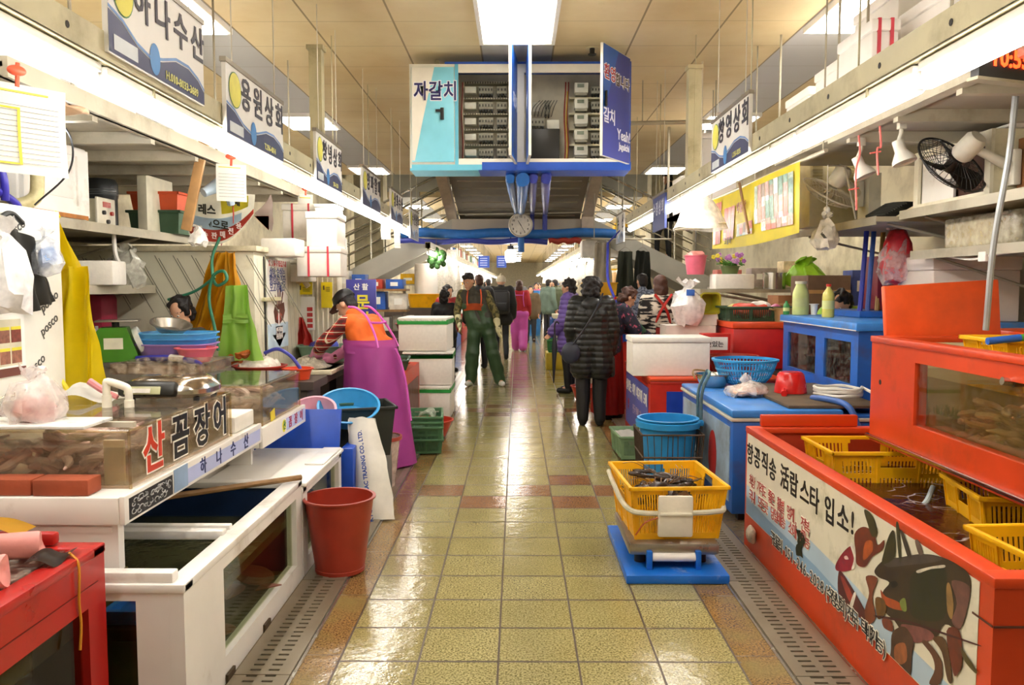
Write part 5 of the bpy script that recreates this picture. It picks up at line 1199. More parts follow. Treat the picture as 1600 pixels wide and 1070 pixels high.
def shelf(lab, x0, x1, y0, y1, z, th=.035, m=None, yb=99):
    t = thing('wall_shelf', lab, 'shelf'); b = MB(m or shelfm); b.box(x0, x1, y0, y1, z - th, z); b.build('board', t)
    inner = x0 if x0 < 0 else x1; s = 1 if x0 < 0 else -1; xf = x1 if x0 < 0 else x0
    for y in (y0 + .1, min(yb, y1 - .1)):
        b = MB(zincm); b.tube([(inner + s * .01, y, z - .3), (xf - s * .12, y, z - th - .008)], .01, 6); b.build('bracket', t)
    b = MB(zincm); b.box(min(xf, xf + s * .006), max(xf, xf + s * .006), y0, y1, z - th - .02, z + .004); b.build('edge', t)
    return t
shelf('upper rusty shelf of the left stall holding the white cupboard and control box', -3.58, -2.6, 3.4, 6.9, 1.885, yb=5.85)
shelf('lower shelf of the left stall holding the white foam brick', -3.58, -2.65, 3.6, 5.92, 1.50)
# white film-covered board with its posters
t = thing('film_board', 'white board covered in printed protective film at the left edge', 'board')
b = MB(M('#e4e2d8', .35, var=.04)); b.box(-2.46, -2.41, 3.2, 4.28, .80, 1.885); b.box(-2.46, -2.41, 3.2, 4.2, 0, .785); b.build('panel', t)
b = MB(M('#4c4c48', .5))
for i, (y, z) in enumerate(((3.9, 1.77), (4.18, 1.62), (3.8, 1.21), (4.15, 1.30), (3.72, .95), (4.02, 1.10), (4.16, 1.42), (3.5, 1.5), (3.55, 1.12))): b.text('posco', .07, (-2.408, y, z), (0, 1, .55), (0, -.55, 1), bold=.001)
b.build('lettering', t)
t = thing('poster', 'small poster of food photos pinned on the white film board', 'poster')
b = MB(PAPER); b.box(-2.409, -2.404, 3.42, 3.93, 1.07, 1.36); b.m(M('#6a3a30', .5)); b.box(-2.404, -2.4025, 3.42, 3.93, 1.07, 1.11); b.m(M('#cfc9b0', .5)); b.box(-2.404, -2.4025, 3.45, 3.9, 1.12, 1.34); b.build('sheet', t)
rr = random.Random(3)
for i in range(5):
    for j in range(2):
        y0, z0 = 3.47 + i * .088, 1.13 + j * .1
        b = MB(M(rr.choice(['#7a3a30', '#8a5a4a', '#6a4a3a', '#93604c']), .5, var=.4, scale=40)); b.box(-2.4025, -2.401, y0, y0 + .075, z0, z0 + .06); b.m(M(rr.choice(['#d9cf3a', '#5a7a3a']), .5)); b.box(-2.4025, -2.4008, y0, y0 + .075, z0 + .06, z0 + .075); b.build('printed_photo', t)
# aprons and bags on it
ap = M('#ecd40a', .35, var=.06)
t = thing('yellow_apron', 'long bright yellow rubber apron hanging at the end of the white film board', 'apron')
cloth(ap, (-2.43, 4.32, 1.6), (-2.31, 4.36, 1.6), (-2.56, 4.25, .90), (-2.22, 4.38, .88), 2, .035, seed=2).build('skirt', t)
cloth(ap, (-2.48, 4.3, 1.86), (-2.44, 4.32, 1.86), (-2.46, 4.31, 1.58), (-2.33, 4.34, 1.6), 1, .012, seed=1).build('bib', t)
b = MB(ap); b.tube(bez([(-2.47, 4.3, 1.86), (-2.45, 4.32, 1.89), (-2.43, 4.32, 1.86)]), .007, 5); b.build('strap', t)
b = MB(ap); b.tube(bez([(-2.5, 4.27, 1.32), (-2.46, 4.24, 1.1), (-2.38, 4.28, .9)]), .016, 5); b.build('tie', t)
t = thing('dark_apron', 'dark grey apron hanging on the white film board behind the clear bag', 'apron'); cloth(M('#3b3a34', .5), (-2.39, 3.78, 1.8), (-2.385, 4.02, 1.72), (-2.37, 3.9, 1.37), (-2.37, 4.16, 1.42), 2, .025, seed=4, out=(1, 0, 0)).build('skirt', t)
b = MB(M('#23231f', .5)); b.tube(bez([(-2.395, 3.74, 1.8), (-2.38, 3.82, 1.84), (-2.385, 3.92, 1.8)]), .012, 6); b.build('strap', t)
t = thing('hanging_bag', 'clear bag with blue packet hanging on the white film board', 'bag', (-2.33, 4.02, 1.56)); bag_mb(PLASTIC('#e9eef4', .35), .075, .22, 3).build('plastic', t); b = MB(M('#3f7fc4', .4)); b.ell((0, 0, .08), (.04, .05, .05)); b.jitter(.02, 20, 1); b.build('blue_packet', t)
t = thing('hanging_bag', 'big white plastic bag hanging at the far left edge of the film board', 'bag', (-2.28, 3.62, 1.38)); bag_mb(PLASTIC('#f4f2f0', .8), .1, .42, 6).build('plastic', t)
# white cupboard, control box, canister
t = thing('cupboard', 'white wooden cupboard with panelled door on the upper left shelf', 'cupboard', (0, 0, 0)); x0, x1, z0, z1 = -3.3, -2.62, 1.89, 2.325
b = MB(WHT); b.box(-3.3, -2.64, 4.3, 5.0, z0, z1, .004); b.build('body', t)
b = MB(WHT); holes(b, 'x', -2.64, -2.615, 4.32, 4.98, z0 + .02, z1 - .015, [(4.40, 4.86, z0 + .08, z1 - .06)]); b.box(-2.636, -2.628, 4.40, 4.86, z0 + .08, z1 - .06); b.box(-2.628, -2.622, 4.45, 4.82, z0 + .12, z1 - .1, .002); b.build('door', t)
b = MB(M('#a86a2c', .7, var=.4, scale=12)); b.box(-2.614, -2.612, 4.35, 4.96, z0 + .005, z0 + .03); b.box(-3.28, -2.65, 4.298, 4.2995, z0, z0 + .04); b.build('rust', t)
t = thing('control_box', 'beige pump control box with red display on the upper left shelf', 'control box', (0, 0, 0)); b = MB(M('#cdc6a6', .5)); b.box(-2.92, -2.66, 5.15, 5.38, 1.888, 2.05, .006); b.build('body', t)
b = MB(M('#d9d4c0', .4)); b.box(-2.66, -2.645, 5.13, 5.36, 1.87, 2.06, .004); b.build('face', t)
b = MB(M('#b3321c', .3)); b.box(-2.645, -2.643, 5.2, 5.3, 2.0, 2.035); b.build('display', t)
for y, z, m in ((5.2, 1.965, BLACK), (5.3, 1.965, M('#b03024', .4)), (5.25, 1.91, BLACK)): b = MB(m); b.tube([(-2.645, y, z), (-2.63, y, z)], .014, 10); b.build('knob', t)
t = thing('canister', 'black ribbed canister standing behind the control box', 'canister', (-2.83, 5.55, 1.888)); b = MB(M('#1f2222', .35)); b.lathe([(0, 0), (.1, 0), (.1, .2), (.105, .21), (.105, .3), (.09, .33), (0, .33)], n=24); b.build('body', t)
b = MB(M('#4a4f4f', .35)); [b.lathe([(.106, z), (.108, z + .004), (.106, z + .008)], n=24) for z in (.22, .235, .25)]; b.build('rib', t)
b = MB(M('#d9d4bc', .5)); b.box(-2.75, -2.68, 5.9, 6.35, 1.888, 2.3, .006); solo(b, 'beige_board', 'beige flat board leaning at the back of the upper left shelf', 'board')
t = crate(M('#3a5a40', .5), .52, .38, .17, 'green_crate', 'dark green crate on the upper left shelf under the orange crate', 'crate', (-2.72, 6.35, 1.889), PI / 2, .92, slots=False, handles=False)
t = crate(M('#d8562a', .45), .5, .36, .13, 'orange_crate', 'orange crate stacked on the dark green crate, upper left shelf', 'crate', (-2.72, 6.35, 2.068), PI / 2, .92, slots=False, handles=False)
b = MB(M('#b58a56', .6, var=.2)); b.box(-.03, .03, -.02, .02, -.34, .34, .004); solo(b, 'wooden_bat', 'light wooden post with black wire ties hanging slanted under the left roof', 'post', (-2.08, 5.3, 2.19), (.0, .22, .1))
t = thing('heat_gun', 'pale blue heat gun hanging beside the slanted wooden post', 'heat gun', (-1.97, 5.42, 2.17), rot=(0, -.5, .9)); hb = M('#a9bccb', .4)
b = MB(hb); b.lathe([(0, -.14), (.03, -.14), (.034, -.1), (.05, .0), (.055, .08), (.04, .1), (0, .1)], n=18, rot=Matrix.Rotation(PI / 2, 3, 'Y')); b.build('barrel', t)
b = MB(hb); b.box(.0, .045, -.02, .02, -.16, -.02, .012, rot=(0, .25, 0)); b.build('grip', t)
t = thing('hanging_bag', 'small clear bag hanging at the left shelf edge by the wooden post', 'bag', (-2.1, 5.36, 1.76)); bag_mb(PLASTIC('#f0eee6', .6), .06, .13, 9, amp=.5).build('plastic', t)
# blue hose and pipe at upper left
t = thing('white_pipe', 'yellowed plastic pipe bending down behind the film board', 'pipe'); b = MB(M('#c9bd8a', .5, dirt='#7d6a3a')); b.tube(bez([(-2.55, 4.32, 2.27), (-2.54, 4.32, 2.05), (-2.56, 4.3, 1.95), (-2.66, 4.2, 1.9), (-2.75, 4.1, 1.885)], 6), .035, 10); b.build('body', t)
b = MB(M('#3a34a8', .35)); b.tube(bez([(-2.62, 3.6, 1.98), (-2.62, 3.9, 2.02), (-2.6, 4.15, 1.95), (-2.6, 4.3, 1.88)]), .022, 10); solo(b, 'violet_hose', 'violet blue hose curving over the film board', 'hose')
b = MB(M('#3a34a8', .35)); b.tube(bez([(-2.6, 4.08, 2.15), (-2.58, 4.1, 2.03), (-2.59, 4.12, 1.93)]), .02, 10); solo(b, 'violet_hose', 'violet blue hose hanging down beside the clipboard sheets', 'hose')
# hanging calendar sheets
def sheets(lab, y, x, z0, z1, w, yaw, marks='#d9c93a', n=8, frame=False):
    t = thing('price_sheet', lab, 'paper', (x, y, z0), yaw); H = z1 - z0
    b = MB(PAPER); b.sheet(lambda u, v: V(-w / 2 + w * u, .012 * math.sin(3 * v), H * v), 3, 10, .003); b.build('paper', t)
    b = MB(M('#8a8a84', .6)); 
    for i in range(n): z = H * (.12 + .7 * i / n); b.box(-w * .42, w * .42, -.0065 + .012 * math.sin(3 * z / H), -.0055 + .012 * math.sin(3 * z / H), z, z + .002)
    b.box(-w * .02, -w * .01, .002, .003, H * .1, H * .82) if False else None
    b.build('printed_lines', t)
    b = MB(M(marks, .5)); e = .006
    for q in ((-w * .44, w * .1, H * .88, H * .9), (-w * .44, w * .1, H * .2, H * .22)): b.box(q[0], q[1], -.008, -.0045 if False else -.007, q[2], q[3]) if False else None
    b.box(-w * .42, w * .3, -.01, -.003, H * .9, H * .92); b.build('heading', t)
    if frame:
        b = MB(M('#e2d234', .5)); f0 = lambda q: .012 * math.sin(3 * q / H)
        for a0, a1, c0, c1 in ((-.44, .02, .1, .12), (-.44, .02, .72, .74), (-.44, -.41, .12, .72), (-.01, .02, .12, .72)): b.sheet(lambda u, v: V(w * (a0 + (a1 - a0) * u), f0(H * (c0 + (c1 - c0) * v)) - .009, H * (c0 + (c1 - c0) * v)), 2, 6, .002)
        b.build('yellow_frame', t)
    b = MB(M('#d8583a', .5)); b.tube([(0, 0, H - .01), (.005, 0, H + .08)], .008, 6); b.ell((0, 0, H + .05), (.035, .02, .02)); b.build('tie', t)
    return t
sheets('big hanging sheet with yellow frame at the top left edge', 3.15, -1.915, 1.93, 2.27, .36, .95, n=12, frame=True)
b = MB(M('#e2d24a', .5)); y0 = 3.05
sheets('yellowish price sheet hanging in front of the lettered cloth banner', 5.35, -1.87, 2.05, 2.29, .19, .5)
sheets('small grey price sheet hanging near the left foam boxes', 7.45, -1.93, 1.97, 2.33, .14, .6)
sheets('pale green strip of paper hanging below the left lamp rail', 9.2, -1.48, 2.02, 2.19, .12, .6)
sheets('white strip of paper hanging at the far end of the left lamp rail', 9.8, -1.44, 1.95, 2.22, .08, .6)
t = thing('light_bulb', 'lit white bulb hanging from a black cord, upper left', 'light bulb', (-2.22, 3.92, 2.22)); b = MB(EM('#f4f8ff', BULB_E * 2)); b.ell((0, 0, 0), (.04, .04, .045)); b.build('bulb', t)
b = MB(BLACK); b.tube([(0, 0, .04), (0, 0, .09)], .022, 10); b.tube(bez([(0, 0, .09), (.01, 0, .105), (.02, 0, .11)]), .006, 5); b.build('socket', t)
b = MB(BLACK); b.tube(bez([(-2.2, 3.9, 2.31), (-2.15, 3.95, 2.2), (-2.2, 4.0, 2.05), (-2.4, 4.05, 1.9)]), .005, 5); solo(b, 'black_cable', 'thin black cable hanging beside the lit bulb', 'cable')
b = MB(M('#c9a98a', .6, var=.2)); b.ell((0, 0, 0), (.08, .05, .02)); b.jitter(.02, 20, 1); solo(b, 'woven_scrub', 'small woven scrub tied at the top of the yellow framed sheet', 'scrub', (-1.93, 3.55, 2.26))
# lower shelf content
foam_box(.34, .26, .155, 'small white foam brick box on the lower left shelf', (-2.72, 5.2, 1.502), .12, None, lid=False)
b = MB(foam2); b.box(-.2, .2, -.14, .14, 0, .02); solo(b, 'foam_sheet', 'flat white foam sheet lying on trays at the lower left shelf', 'lid', (-2.85, 4.72, 1.545), (0, 0, .1))
for i, lab in enumerate(('lower pale foam tray under the flat foam lid', 'upper pale foam tray under the flat foam lid')):
    t = thing('foam_tray', lab, 'tray', (-2.85, 4.74, 1.502 + .022 * i)); bowl_mb(foam2, .15, .02, .13, sq=5, sx=1.2).build('body', t)
t = thing('plastic_tub', 'translucent tub with black sign standing on the lower left shelf', 'tub', (-2.88, 5.02, 1.502)); bowl_mb(M('#bdb89a', .4), .09, .19, .08).build('body', t); b = MB(M('#e8e6de', .5)); b.box(-.06, .03, -.1, -.095, .03, .18); b.m(BLACK); b.box(-.02, .005, -.102, -.1, .03, .1); b.build('card', t)
t = thing('clear_bag', 'big crumpled clear bag of packing on the lower left shelf', 'bag', (-2.72, 5.62, 1.502)); bag_mb(PLASTIC('#d8d6c8', .5), .14, .26, 12, amp=.5).build('plastic', t)
b = MB(M('#e0b48c', .5, var=.2)); b.box(-2.66, -2.64, 4.35, 4.72, 1.52, 1.85); b.m(M('#a8482c', .5, var=.3, scale=14)); b.lathe([(0, 0), (.08, 0), (.08, .002), (0, .002)], (-2.64, 4.55, 1.63), 20, rot=Matrix.Rotation(PI / 2, 3, 'Y')); solo(b, 'food_picture', 'orange food picture card standing on the lower left shelf', 'picture')
# table, scale, basins
t = thing('metal_table', 'grey metal topped table with rusty side at the left stall', 'table')
b = MB(M('#6f6c64', .3, .4, dirt='#3d3428', dirt_amt=.4)); b.box(-3.4, -1.93, 5.03, 5.5, .985, 1.02, .004); b.build('table_top', t)
b = MB(M('#7d7468', .5, dirt='#3a2a1c', dirt_amt=.9, scale=6)); b.box(-3.38, -1.95, 5.05, 5.48, .3, .985); b.m(M('#c9b41c', .5, dirt='#4a3a1c', dirt_amt=.6, scale=6)); b.box(-2.3, -1.946, 5.046, 5.05, .62, .95); b.build('side_panel', t)
t = thing('dial_scale', 'green dial kitchen scale standing on the grey metal table', 'scale', (-2.52, 5.15, 1.021), .35); gm = M('#3f7d1f', .35)
b = MB(gm); b.poly([(-.16, -.1, 0), (.15, -.1, 0), (.10, -.1, .02), (.03, -.1, .215), (-.12, -.1, .215), (-.16, -.1, .17)], (0, .2, 0)); b.build('body', t)
b = MB(M('#e6e6dc', .35)); RD = Matrix.Rotation(R_(68), 3, 'Y'); b.lathe([(0, 0), (.1, 0), (.108, .015), (.108, .035), (.095, .03), (0, .03)], (.085, 0, .115), 28, .9, 1, rot=RD); b.build('dial', t)
b = MB(M('#3a3a34', .4)); b.tube([(-.04, 0, .215), (-.04, 0, .25)], .022, 10); b.build('post', t)
b = MB(STEEL); b.box(-.15, .1, -.1, .1, .25, .26, .003); b.build('plate', t)
b = MB(M('#d9d4bc', .5)); b.box(-.1, .01, -.1015, -.1, .08, .15); b.build('label_plate', t)
src = None
for i, (c, lab) in enumerate((('#9a78b4', 'violet rectangular basin, lowest of the basin stack'), ('#3f8fd0', 'darker blue rectangular basin in the middle of the basin stack'), ('#5aa9dc', 'light blue rectangular basin on top of the basin stack'))):
    t = thing('stacked_basin', lab, 'basin', (-2.22, 5.27, 1.021 + .035 * i)); bowl_mb(M(c, .35), .2, .1, .17, sq=4, sx=1.15, sy=.9).build('body', t)
t = thing('pink_basin', 'small pink bowl in front of the blue basin stack', 'bowl', (-2.02, 5.07, 1.022)); bowl_mb(M('#e06a78', .4), .12, .085, .08).build('body', t)
b = MB(M('#3c3cae', .3)); b.tube(bez([(-2.4, 5.08, 1.04), (-2.2, 5.02, 1.05), (-2.05, 4.98, 1.04), (-1.95, 4.93, 1.02), (-1.9, 4.85, .985)]), .018, 10); solo(b, 'hose', 'violet hose with a white sleeve running along the metal table', 'hose')
b = MB(WHT); b.tube([(-2.16, 5.012, 1.052), (-2.06, 4.985, 1.045)], .022, 10); solo(b, 'hose_sleeve', 'white sleeve round the violet hose on the metal table', 'sleeve')
t = thing('green_basin', 'dark green deep basin behind the yellow apron', 'basin', (-2.86, 5.27, 1.021)); bowl_mb(M('#3c6a4c', .4), .17, .14, .14, sq=4, sx=1.1).build('body', t)
b = MB(PAPER); b.sheet(lambda u, v: V(-3.02 + u * .4, 5.12 + v * .3, 1.19 + .03 * math.sin(5 * u) * v), 10, 8, .002); b.jitter(.015, 12, 1); solo(b, 'white_paper', 'sheet of white paper covering the dark green basin', 'paper')
bottle('sauce_bottle', 'small white squeeze bottle between green basin and dial scale', (-2.66, 5.2, 1.021), M('#dcdcd4', .4), .025, .11, WHT)
t = thing('red_crate', 'dark red plastic box on the stall wall behind the white paper', 'box', (-3.05, 5.72, 1.02)); b = MB(M('#96203c', .45)); b.box(-.17, .17, -.12, .12, 0, .42, .03); b.build('body', t); b = MB(PAPER); b.box(.12, .14, -.123, -.12, .05, .2); b.build('paper_label', t)
t = thing('steel_bowl', 'steel mixing bowl tilted on the blue basin stack', 'bowl', (-2.28, 5.3, 1.2), rot=(.2, .25, 0)); bowl_mb(STEEL, .12, .05, .08).build('body', t)
# back wall cloth
b = MB(M('#c9bfa0', .7)); cloth(M('#cfc9a0', .7), (-3.0, 6.15, 1.45), (-2.62, 6.2, 1.45), (-3.0, 6.15, 1.0), (-2.65, 6.2, 1.0), 3, .02, seed=3)
t = thing('clear_curtain', 'pale clear plastic sheet hanging at the back of the left stall', 'sheet'); cloth(PLASTIC('#d8d4a8', .55), (-3.1, 6.15, 1.46), (-2.72, 6.2, 1.46), (-3.1, 6.15, .95), (-2.75, 6.2, .95), 4, .03, seed=3).build('plastic', t)
t = thing('green_apron', 'emerald green apron hanging at the back of the left stall', 'apron'); cloth(M('#1f8a4c', .4), (-2.63, 6.2, 1.42), (-2.5, 6.2, 1.42), (-2.68, 6.2, 1.0), (-2.42, 6.2, 1.0), 2, .03, seed=5).build('skirt', t)
t = thing('hanging_strainers', 'bunch of small red and steel strainers hanging at the left stall', 'strainers', (-2.5, 6.4, 1.47))
rr = random.Random(9)
for i in range(9):
    b = MB(M(rr.choice(['#b0413a', '#8d8a80', '#3a4a3a', '#c98a8a']), .4, .3)); p = V(rr.uniform(-.1, .16), rr.uniform(-.08, .08), rr.uniform(-.02, .3)); b.ell(p, (.04, .03, .035)); b.tube([p, p + V(.03, 0, .1)], .005, 5); b.build('strainer', t)

# ---------------------------------------------------------------- white booth with posters
FB = M('#d4d0b8', .45, var=.05, dirt='#a09468', dirt_amt=.25, scale=3)
t = thing('white_booth', 'white panelled cold booth with diagonal printed film and rusty top edge', 'booth')
b = MB(FB); b.box(-3.5, -1.93, 5.95, 7.2, 0, 1.75, .006); b.build('body', t)
b = MB(M('#7a7a6c', .6)); rr = random.Random(4)
for i in range(11):
    x = -3.2 + i * .135; 
    for k in range(2): z = 1.72 - k * .02; L = rr.uniform(.3, .55); b.poly([(x + k * .03, 5.946, z), (x + k * .03 + .006, 5.946, z), (x + k * .03 + L * .55 + .006, 5.946, z - L), (x + k * .03 + L * .55, 5.946, z - L)])
for i in range(9):
    y = 6.0 + i * .13; b.poly([(-1.9235, y, 1.7), (-1.9235, y + .006, 1.7), (-1.9235, y + .12, .9), (-1.9235, y + .114, .9)])
b.build('printed_lines', t)
b = MB(M('#c9c2a4', .5, dirt='#6a4a22', dirt_amt=.8, scale=8)); b.box(-3.5, -1.9, 5.92, 7.22, 1.75, 1.79, .004); b.build('top_edge', t)
b = MB(M('#2a2a26', .6)); b.box(-1.928, -1.922, 6.16, 6.18, .6, 1.72); b.build('door_gap', t)
b = MB(M('#cfc7a0', .45)); b.box(-1.92, -1.89, 6.08, 6.5, 1.38, 1.41, .006); b.build('door_handle', t)
t = thing('seafood_poster', 'tall white poster with lobster picture and red arrow on the booth', 'poster')
b = MB(M('#e6e4da', .45, var=.03)); b.box(-1.922, -1.915, 6.2, 6.75, 1.0, 1.70); b.m(M('#b9cfdc', .45)); b.box(-1.9155, -1.9145, 6.2, 6.75, 1.0, 1.2); b.build('sheet', t)
q = lambda u, v, k=0: V(-1.9145 + k * .0008, 6.2 + .55 * u, 1.0 + .70 * v)
b = MB(M('#c23a34', .5)); b.poly([q(.1, .93), q(.95, .93), q(.95, .995), q(.1, .995)]); b.poly([q(.38, .25), q(.72, .25), q(.72, .16), q(.88, .16), q(.55, .01), q(.22, .16), q(.38, .16)]); b.build('printed_arrow', t)
b = MB(M('#5a2c22', .5, var=.3, scale=30)); b.poly([q(.35, .3, .5), q(.55, .27, .5), q(.75, .32, .5), q(.85, .42, .5), q(.8, .52, .5), q(.6, .5, .5), q(.35, .5, .5), q(.28, .42, .5)])
for a, c in ((.35, .62), (.48, .68), (.6, .7), (.72, .66), (.25, .56)): b.poly([q(.5 + (a - .5) * .6, .48, .7), q(a, c, .7), q(a + .06, c - .03, .7), q(.55 + (a - .5) * .6, .47, .7)])
b.m(M('#a3392a', .5)); b.poly([q(.4, .33, 1), q(.6, .31, 1), q(.7, .38, 1), q(.5, .42, 1)]); b.m(PAPER); b.poly([q(.5, .26, 1.4), q(.55, .26, 1.4), q(.55, .44, 1.4), q(.5, .44, 1.4)]); b.build('printed_lobster', t)
b = MB(M('#2c3a7a', .5)); [b.text(s, .085, q(.5, v, 2), (0, 1, 0), (0, 0, 1), bold=.001) for s, v in (('살아 숨쉬는', .855), ('활/킹/랍스타', .77), ('보고가세요!', .685))]
b.m(M('#efe6e0', .5)); b.text('활어 맛집 수족관', .06, q(.52, .962, 2), (0, 1, 0), (0, 0, 1), bold=.001); b.text('전국택배', .05, q(.55, .2, 2), (0, 1, 0), (0, 0, 1), bold=.001); b.text('친절봉사', .05, q(.55, .13, 2), (0, 1, 0), (0, 0, 1), bold=.001); b.build('lettering', t)
# rain clothes hung in front of the booth
yo = M('#d8a018', .45, var=.08); lime = M('#a4d05a', .4, var=.05)
t = thing('raincoat', 'dark yellow rubber raincoat hanging in front of the white booth', 'raincoat')
cloth(yo, (-2.17, 5.8, 1.72), (-2.01, 5.8, 1.74), (-2.39, 5.8, 1.12), (-2.09, 5.78, 1.1), 3, .04, seed=1).build('body', t); cloth(yo, (-2.07, 5.76, 1.74), (-2.00, 5.76, 1.72), (-2.09, 5.74, 1.3), (-1.95, 5.74, 1.32), 2, .025, seed=3).build('sleeve', t)
t = thing('lime_apron', 'lime green rubber apron hanging over the dark yellow raincoat', 'apron')
cloth(lime, (-2.03, 5.66, 1.5), (-1.89, 5.66, 1.5), (-2.09, 5.62, .98), (-1.77, 5.62, .98), 2, .03, seed=2).build('skirt', t); cloth(lime, (-2.05, 5.63, 1.3), (-1.87, 5.63, 1.3), (-2.05, 5.62, 1.24), (-1.87, 5.62, 1.24), 1, .012, seed=2).build('pocket', t)
b = MB(M('#2f7a5a', .4)); b.tube(bez([(-2.09, 5.72, 1.84), (-2.14, 5.7, 1.7), (-2.13, 5.68, 1.55), (-2.07, 5.6, 1.5), (-2.00, 5.58, 1.54), (-2.03, 5.6, 1.6), (-2.11, 5.62, 1.56), (-2.14, 5.62, 1.4), (-2.09, 5.58, 1.2), (-2.07, 5.58, 1.05)]), .011, 8); b.tube(bez([(-2.11, 5.66, 1.56), (-2.27, 5.7, 1.46), (-2.47, 5.72, 1.4)]), .01, 8); solo(b, 'green_hose', 'thin dark green hose looped round the hanging raincoat', 'hose')
b = MB(WHT); b.tube(bez([(-2.68, 5.4, 1.84), (-2.66, 5.38, 1.7), (-2.6, 5.36, 1.6)]), .014, 6); solo(b, 'white_strip', 'white plastic strip dangling from the upper left shelf', 'strip')
# cloth banner tied up
t = thing('cloth_banner', 'tied-up white, yellow and red lettered cloth banner under the left roof', 'banner')
bn = lambda u, v: V(-2.32 + .50 * u, 5.75 - .1 * u, 1.98 + .18 * (1 - v) + .07 * v * 0 - .03 * u - (.13 * (1 - (2 * u - .7) ** 2) + .05) * v) + V(0, -.02 * math.sin(5 * u + 3 * v), 0)
def strip(mb, v0, v1, u0=0., u1=1., k=0.):
    mb.sheet(lambda u, v: bn(u0 + (u1 - u0) * u, v0 + (v1 - v0) * v) + V(0, -k, 0), 18, 6, .002)
b = MB(M('#e4e2d4', .6)); strip(b, 0, 1); b.m(M('#b9cedc', .6)); strip(b, .5, .78, 0, .8, .003); b.build('cloth', t)
b = MB(M('#cf5240', .6)); strip(b, .72, .95, .02, 1., .004); b.build('red_band', t)
b = MB(M('#ddd23a', .6)); strip(b, .05, .42, .5, .9, .003); b.build('yellow_patch', t)
b = MB(M('#2a2a20', .6)); b.text('레스', .075, bn(.3, .35) + V(0, -.012, 0), (1, -.2, -.1), (0, 0, 1), bold=.003); b.text('거으로', .07, bn(.42, .62) + V(0, -.012, 0), (1, -.2, -.18), (0, 0, 1), bold=.002); b.text('판매', .06, bn(.68, .2) + V(0, -.012, 0), (1, -.2, -.1), (0, 0, 1), bold=.002)
b.m(M('#e8d8d0', .6)); [b.text(c, .05, bn(.12 + .13 * i, .84) + V(0, -.014, 0), (1, -.2, -.15), (0, 0, 1), bold=.001) for i, c in enumerate('해수판매전용')]; b.build('lettering', t)
b = MB(M('#9a8a80', .6)); b.sheet(lambda u, v: V(-1.82 + .12 * u, 5.65, 2.0 + (v - .5) * .26 * u), 8, 8, .003); b.jitter(.02, 10, 1); b.m(M('#cf5240', .6)); b.sheet(lambda u, v: V(-1.82 + .1 * u, 5.64, 1.98 - .1 * u * v), 5, 5, .003); b.build('gathered_end', t)
b = MB(M('#c94a3a', .5)); b.tube([(-1.985, 5.7, 2.31), (-1.985, 5.7, 1.85)], .005, 5); solo(b, 'red_string', 'red string hanging from the left roof edge by the cloth banner', 'string')
# foam boxes on the booth
def fbox(lab, px, Y, d=.4, rotz=0., lid=True, straps=None, group=None, mat=None):
    x0, x1, z0, z1 = fr(*px, Y); return foam_box(x1 - x0, d, z1 - z0, lab, ((x0 + x1) / 2, Y + d / 2, z0), rotz, group, lid=lid, straps=straps, mat=mat)
fbox('white foam box tilted at the top edge of the booth', (405, 372, 462, 400), 6.2, .3, 0, False)
rs = M('#cf3a4a', .5)
fbox('white foam box with red tie, bottom of the pile over the booth', (458, 385, 528, 432), 6.6, .5, .1, True, rs)
fbox('square white foam box left of the pile over the booth', (430, 405, 478, 440), 6.9, .4, 0)
fbox('white foam box in the middle of the pile over the booth', (475, 330, 525, 385), 6.65, .45, .05)
fbox('pinkish foam box behind the pile over the booth', (440, 318, 500, 372), 7.25, .45, 0, True, rs)
fbox('white foam box on top of the pile over the booth', (490, 318, 524, 345), 7.1, .35, 0)
# post with yellow cards
t = thing('stall_post', 'cream corrugated post with yellow cards beside the booth', 'post'); b = MB(CREAM); b.box(-1.98, -1.62, 7.3, 7.5, 0, 1.62)
for i in range(9): b.tube([(-1.98 + .045 * i, 7.295, 0), (-1.98 + .045 * i, 7.295, 1.6)], .012, 6)
b.build('panel', t)
for lab, x0, x1, z0, z1 in (('upper yellow card on the corrugated post', -1.97, -1.84, 1.42, 1.53), ('long yellow card at the right of the corrugated post', -1.76, -1.66, 1.30, 1.53)):
    t = thing('yellow_card', lab, 'card'); b = MB(YELP); b.box(x0, x1, 7.272, 7.28, z0, z1); b.build('sheet', t); b = MB(M('#3a3a34', .5)); b.box(x0 + .02, x0 + .03, 7.2705, 7.272, z1 - .07, z1 - .03); [b.box(x0 + .045, x1 - .02, 7.2705, 7.272, z1 - .05 - .016 * k, z1 - .045 - .016 * k) for k in range(3)]; b.build('printed_lines', t)
t = thing('menu_card', 'white card with red blocks on the corrugated post', 'card'); b = MB(PAPER); b.box(-1.95, -1.82, 7.273, 7.28, 1.1, 1.4); b.m(M('#c23a3a', .5)); [b.box(-1.89, -1.84, 7.271, 7.273, 1.12 + .05 * k, 1.155 + .05 * k) for k in range(4)]; b.build('sheet', t)
b = MB(M('#b8b04a', .5)); cloth(M('#c23028', .45), (-1.9, 7.15, 1.2), (-1.86, 7.15, 1.2), (-1.92, 7.1, .95), (-1.76, 7.1, .95), 2, .02); t = thing('red_bag', 'red cloth bag hanging low on the corrugated post', 'bag'); cloth(M('#c23028', .45), (-1.94, 7.18, 1.22), (-1.9, 7.18, 1.22), (-1.94, 7.1, .98), (-1.78, 7.1, .98), 2, .03).build('cloth', t)
b = MB(M('#3440b0', .4)); b.tube([(-1.96, 7.0, 1.25), (-1.96, 7.0, .8)], .025, 8); solo(b, 'blue_pole', 'blue handle standing beside the red cloth bag', 'handle pole')
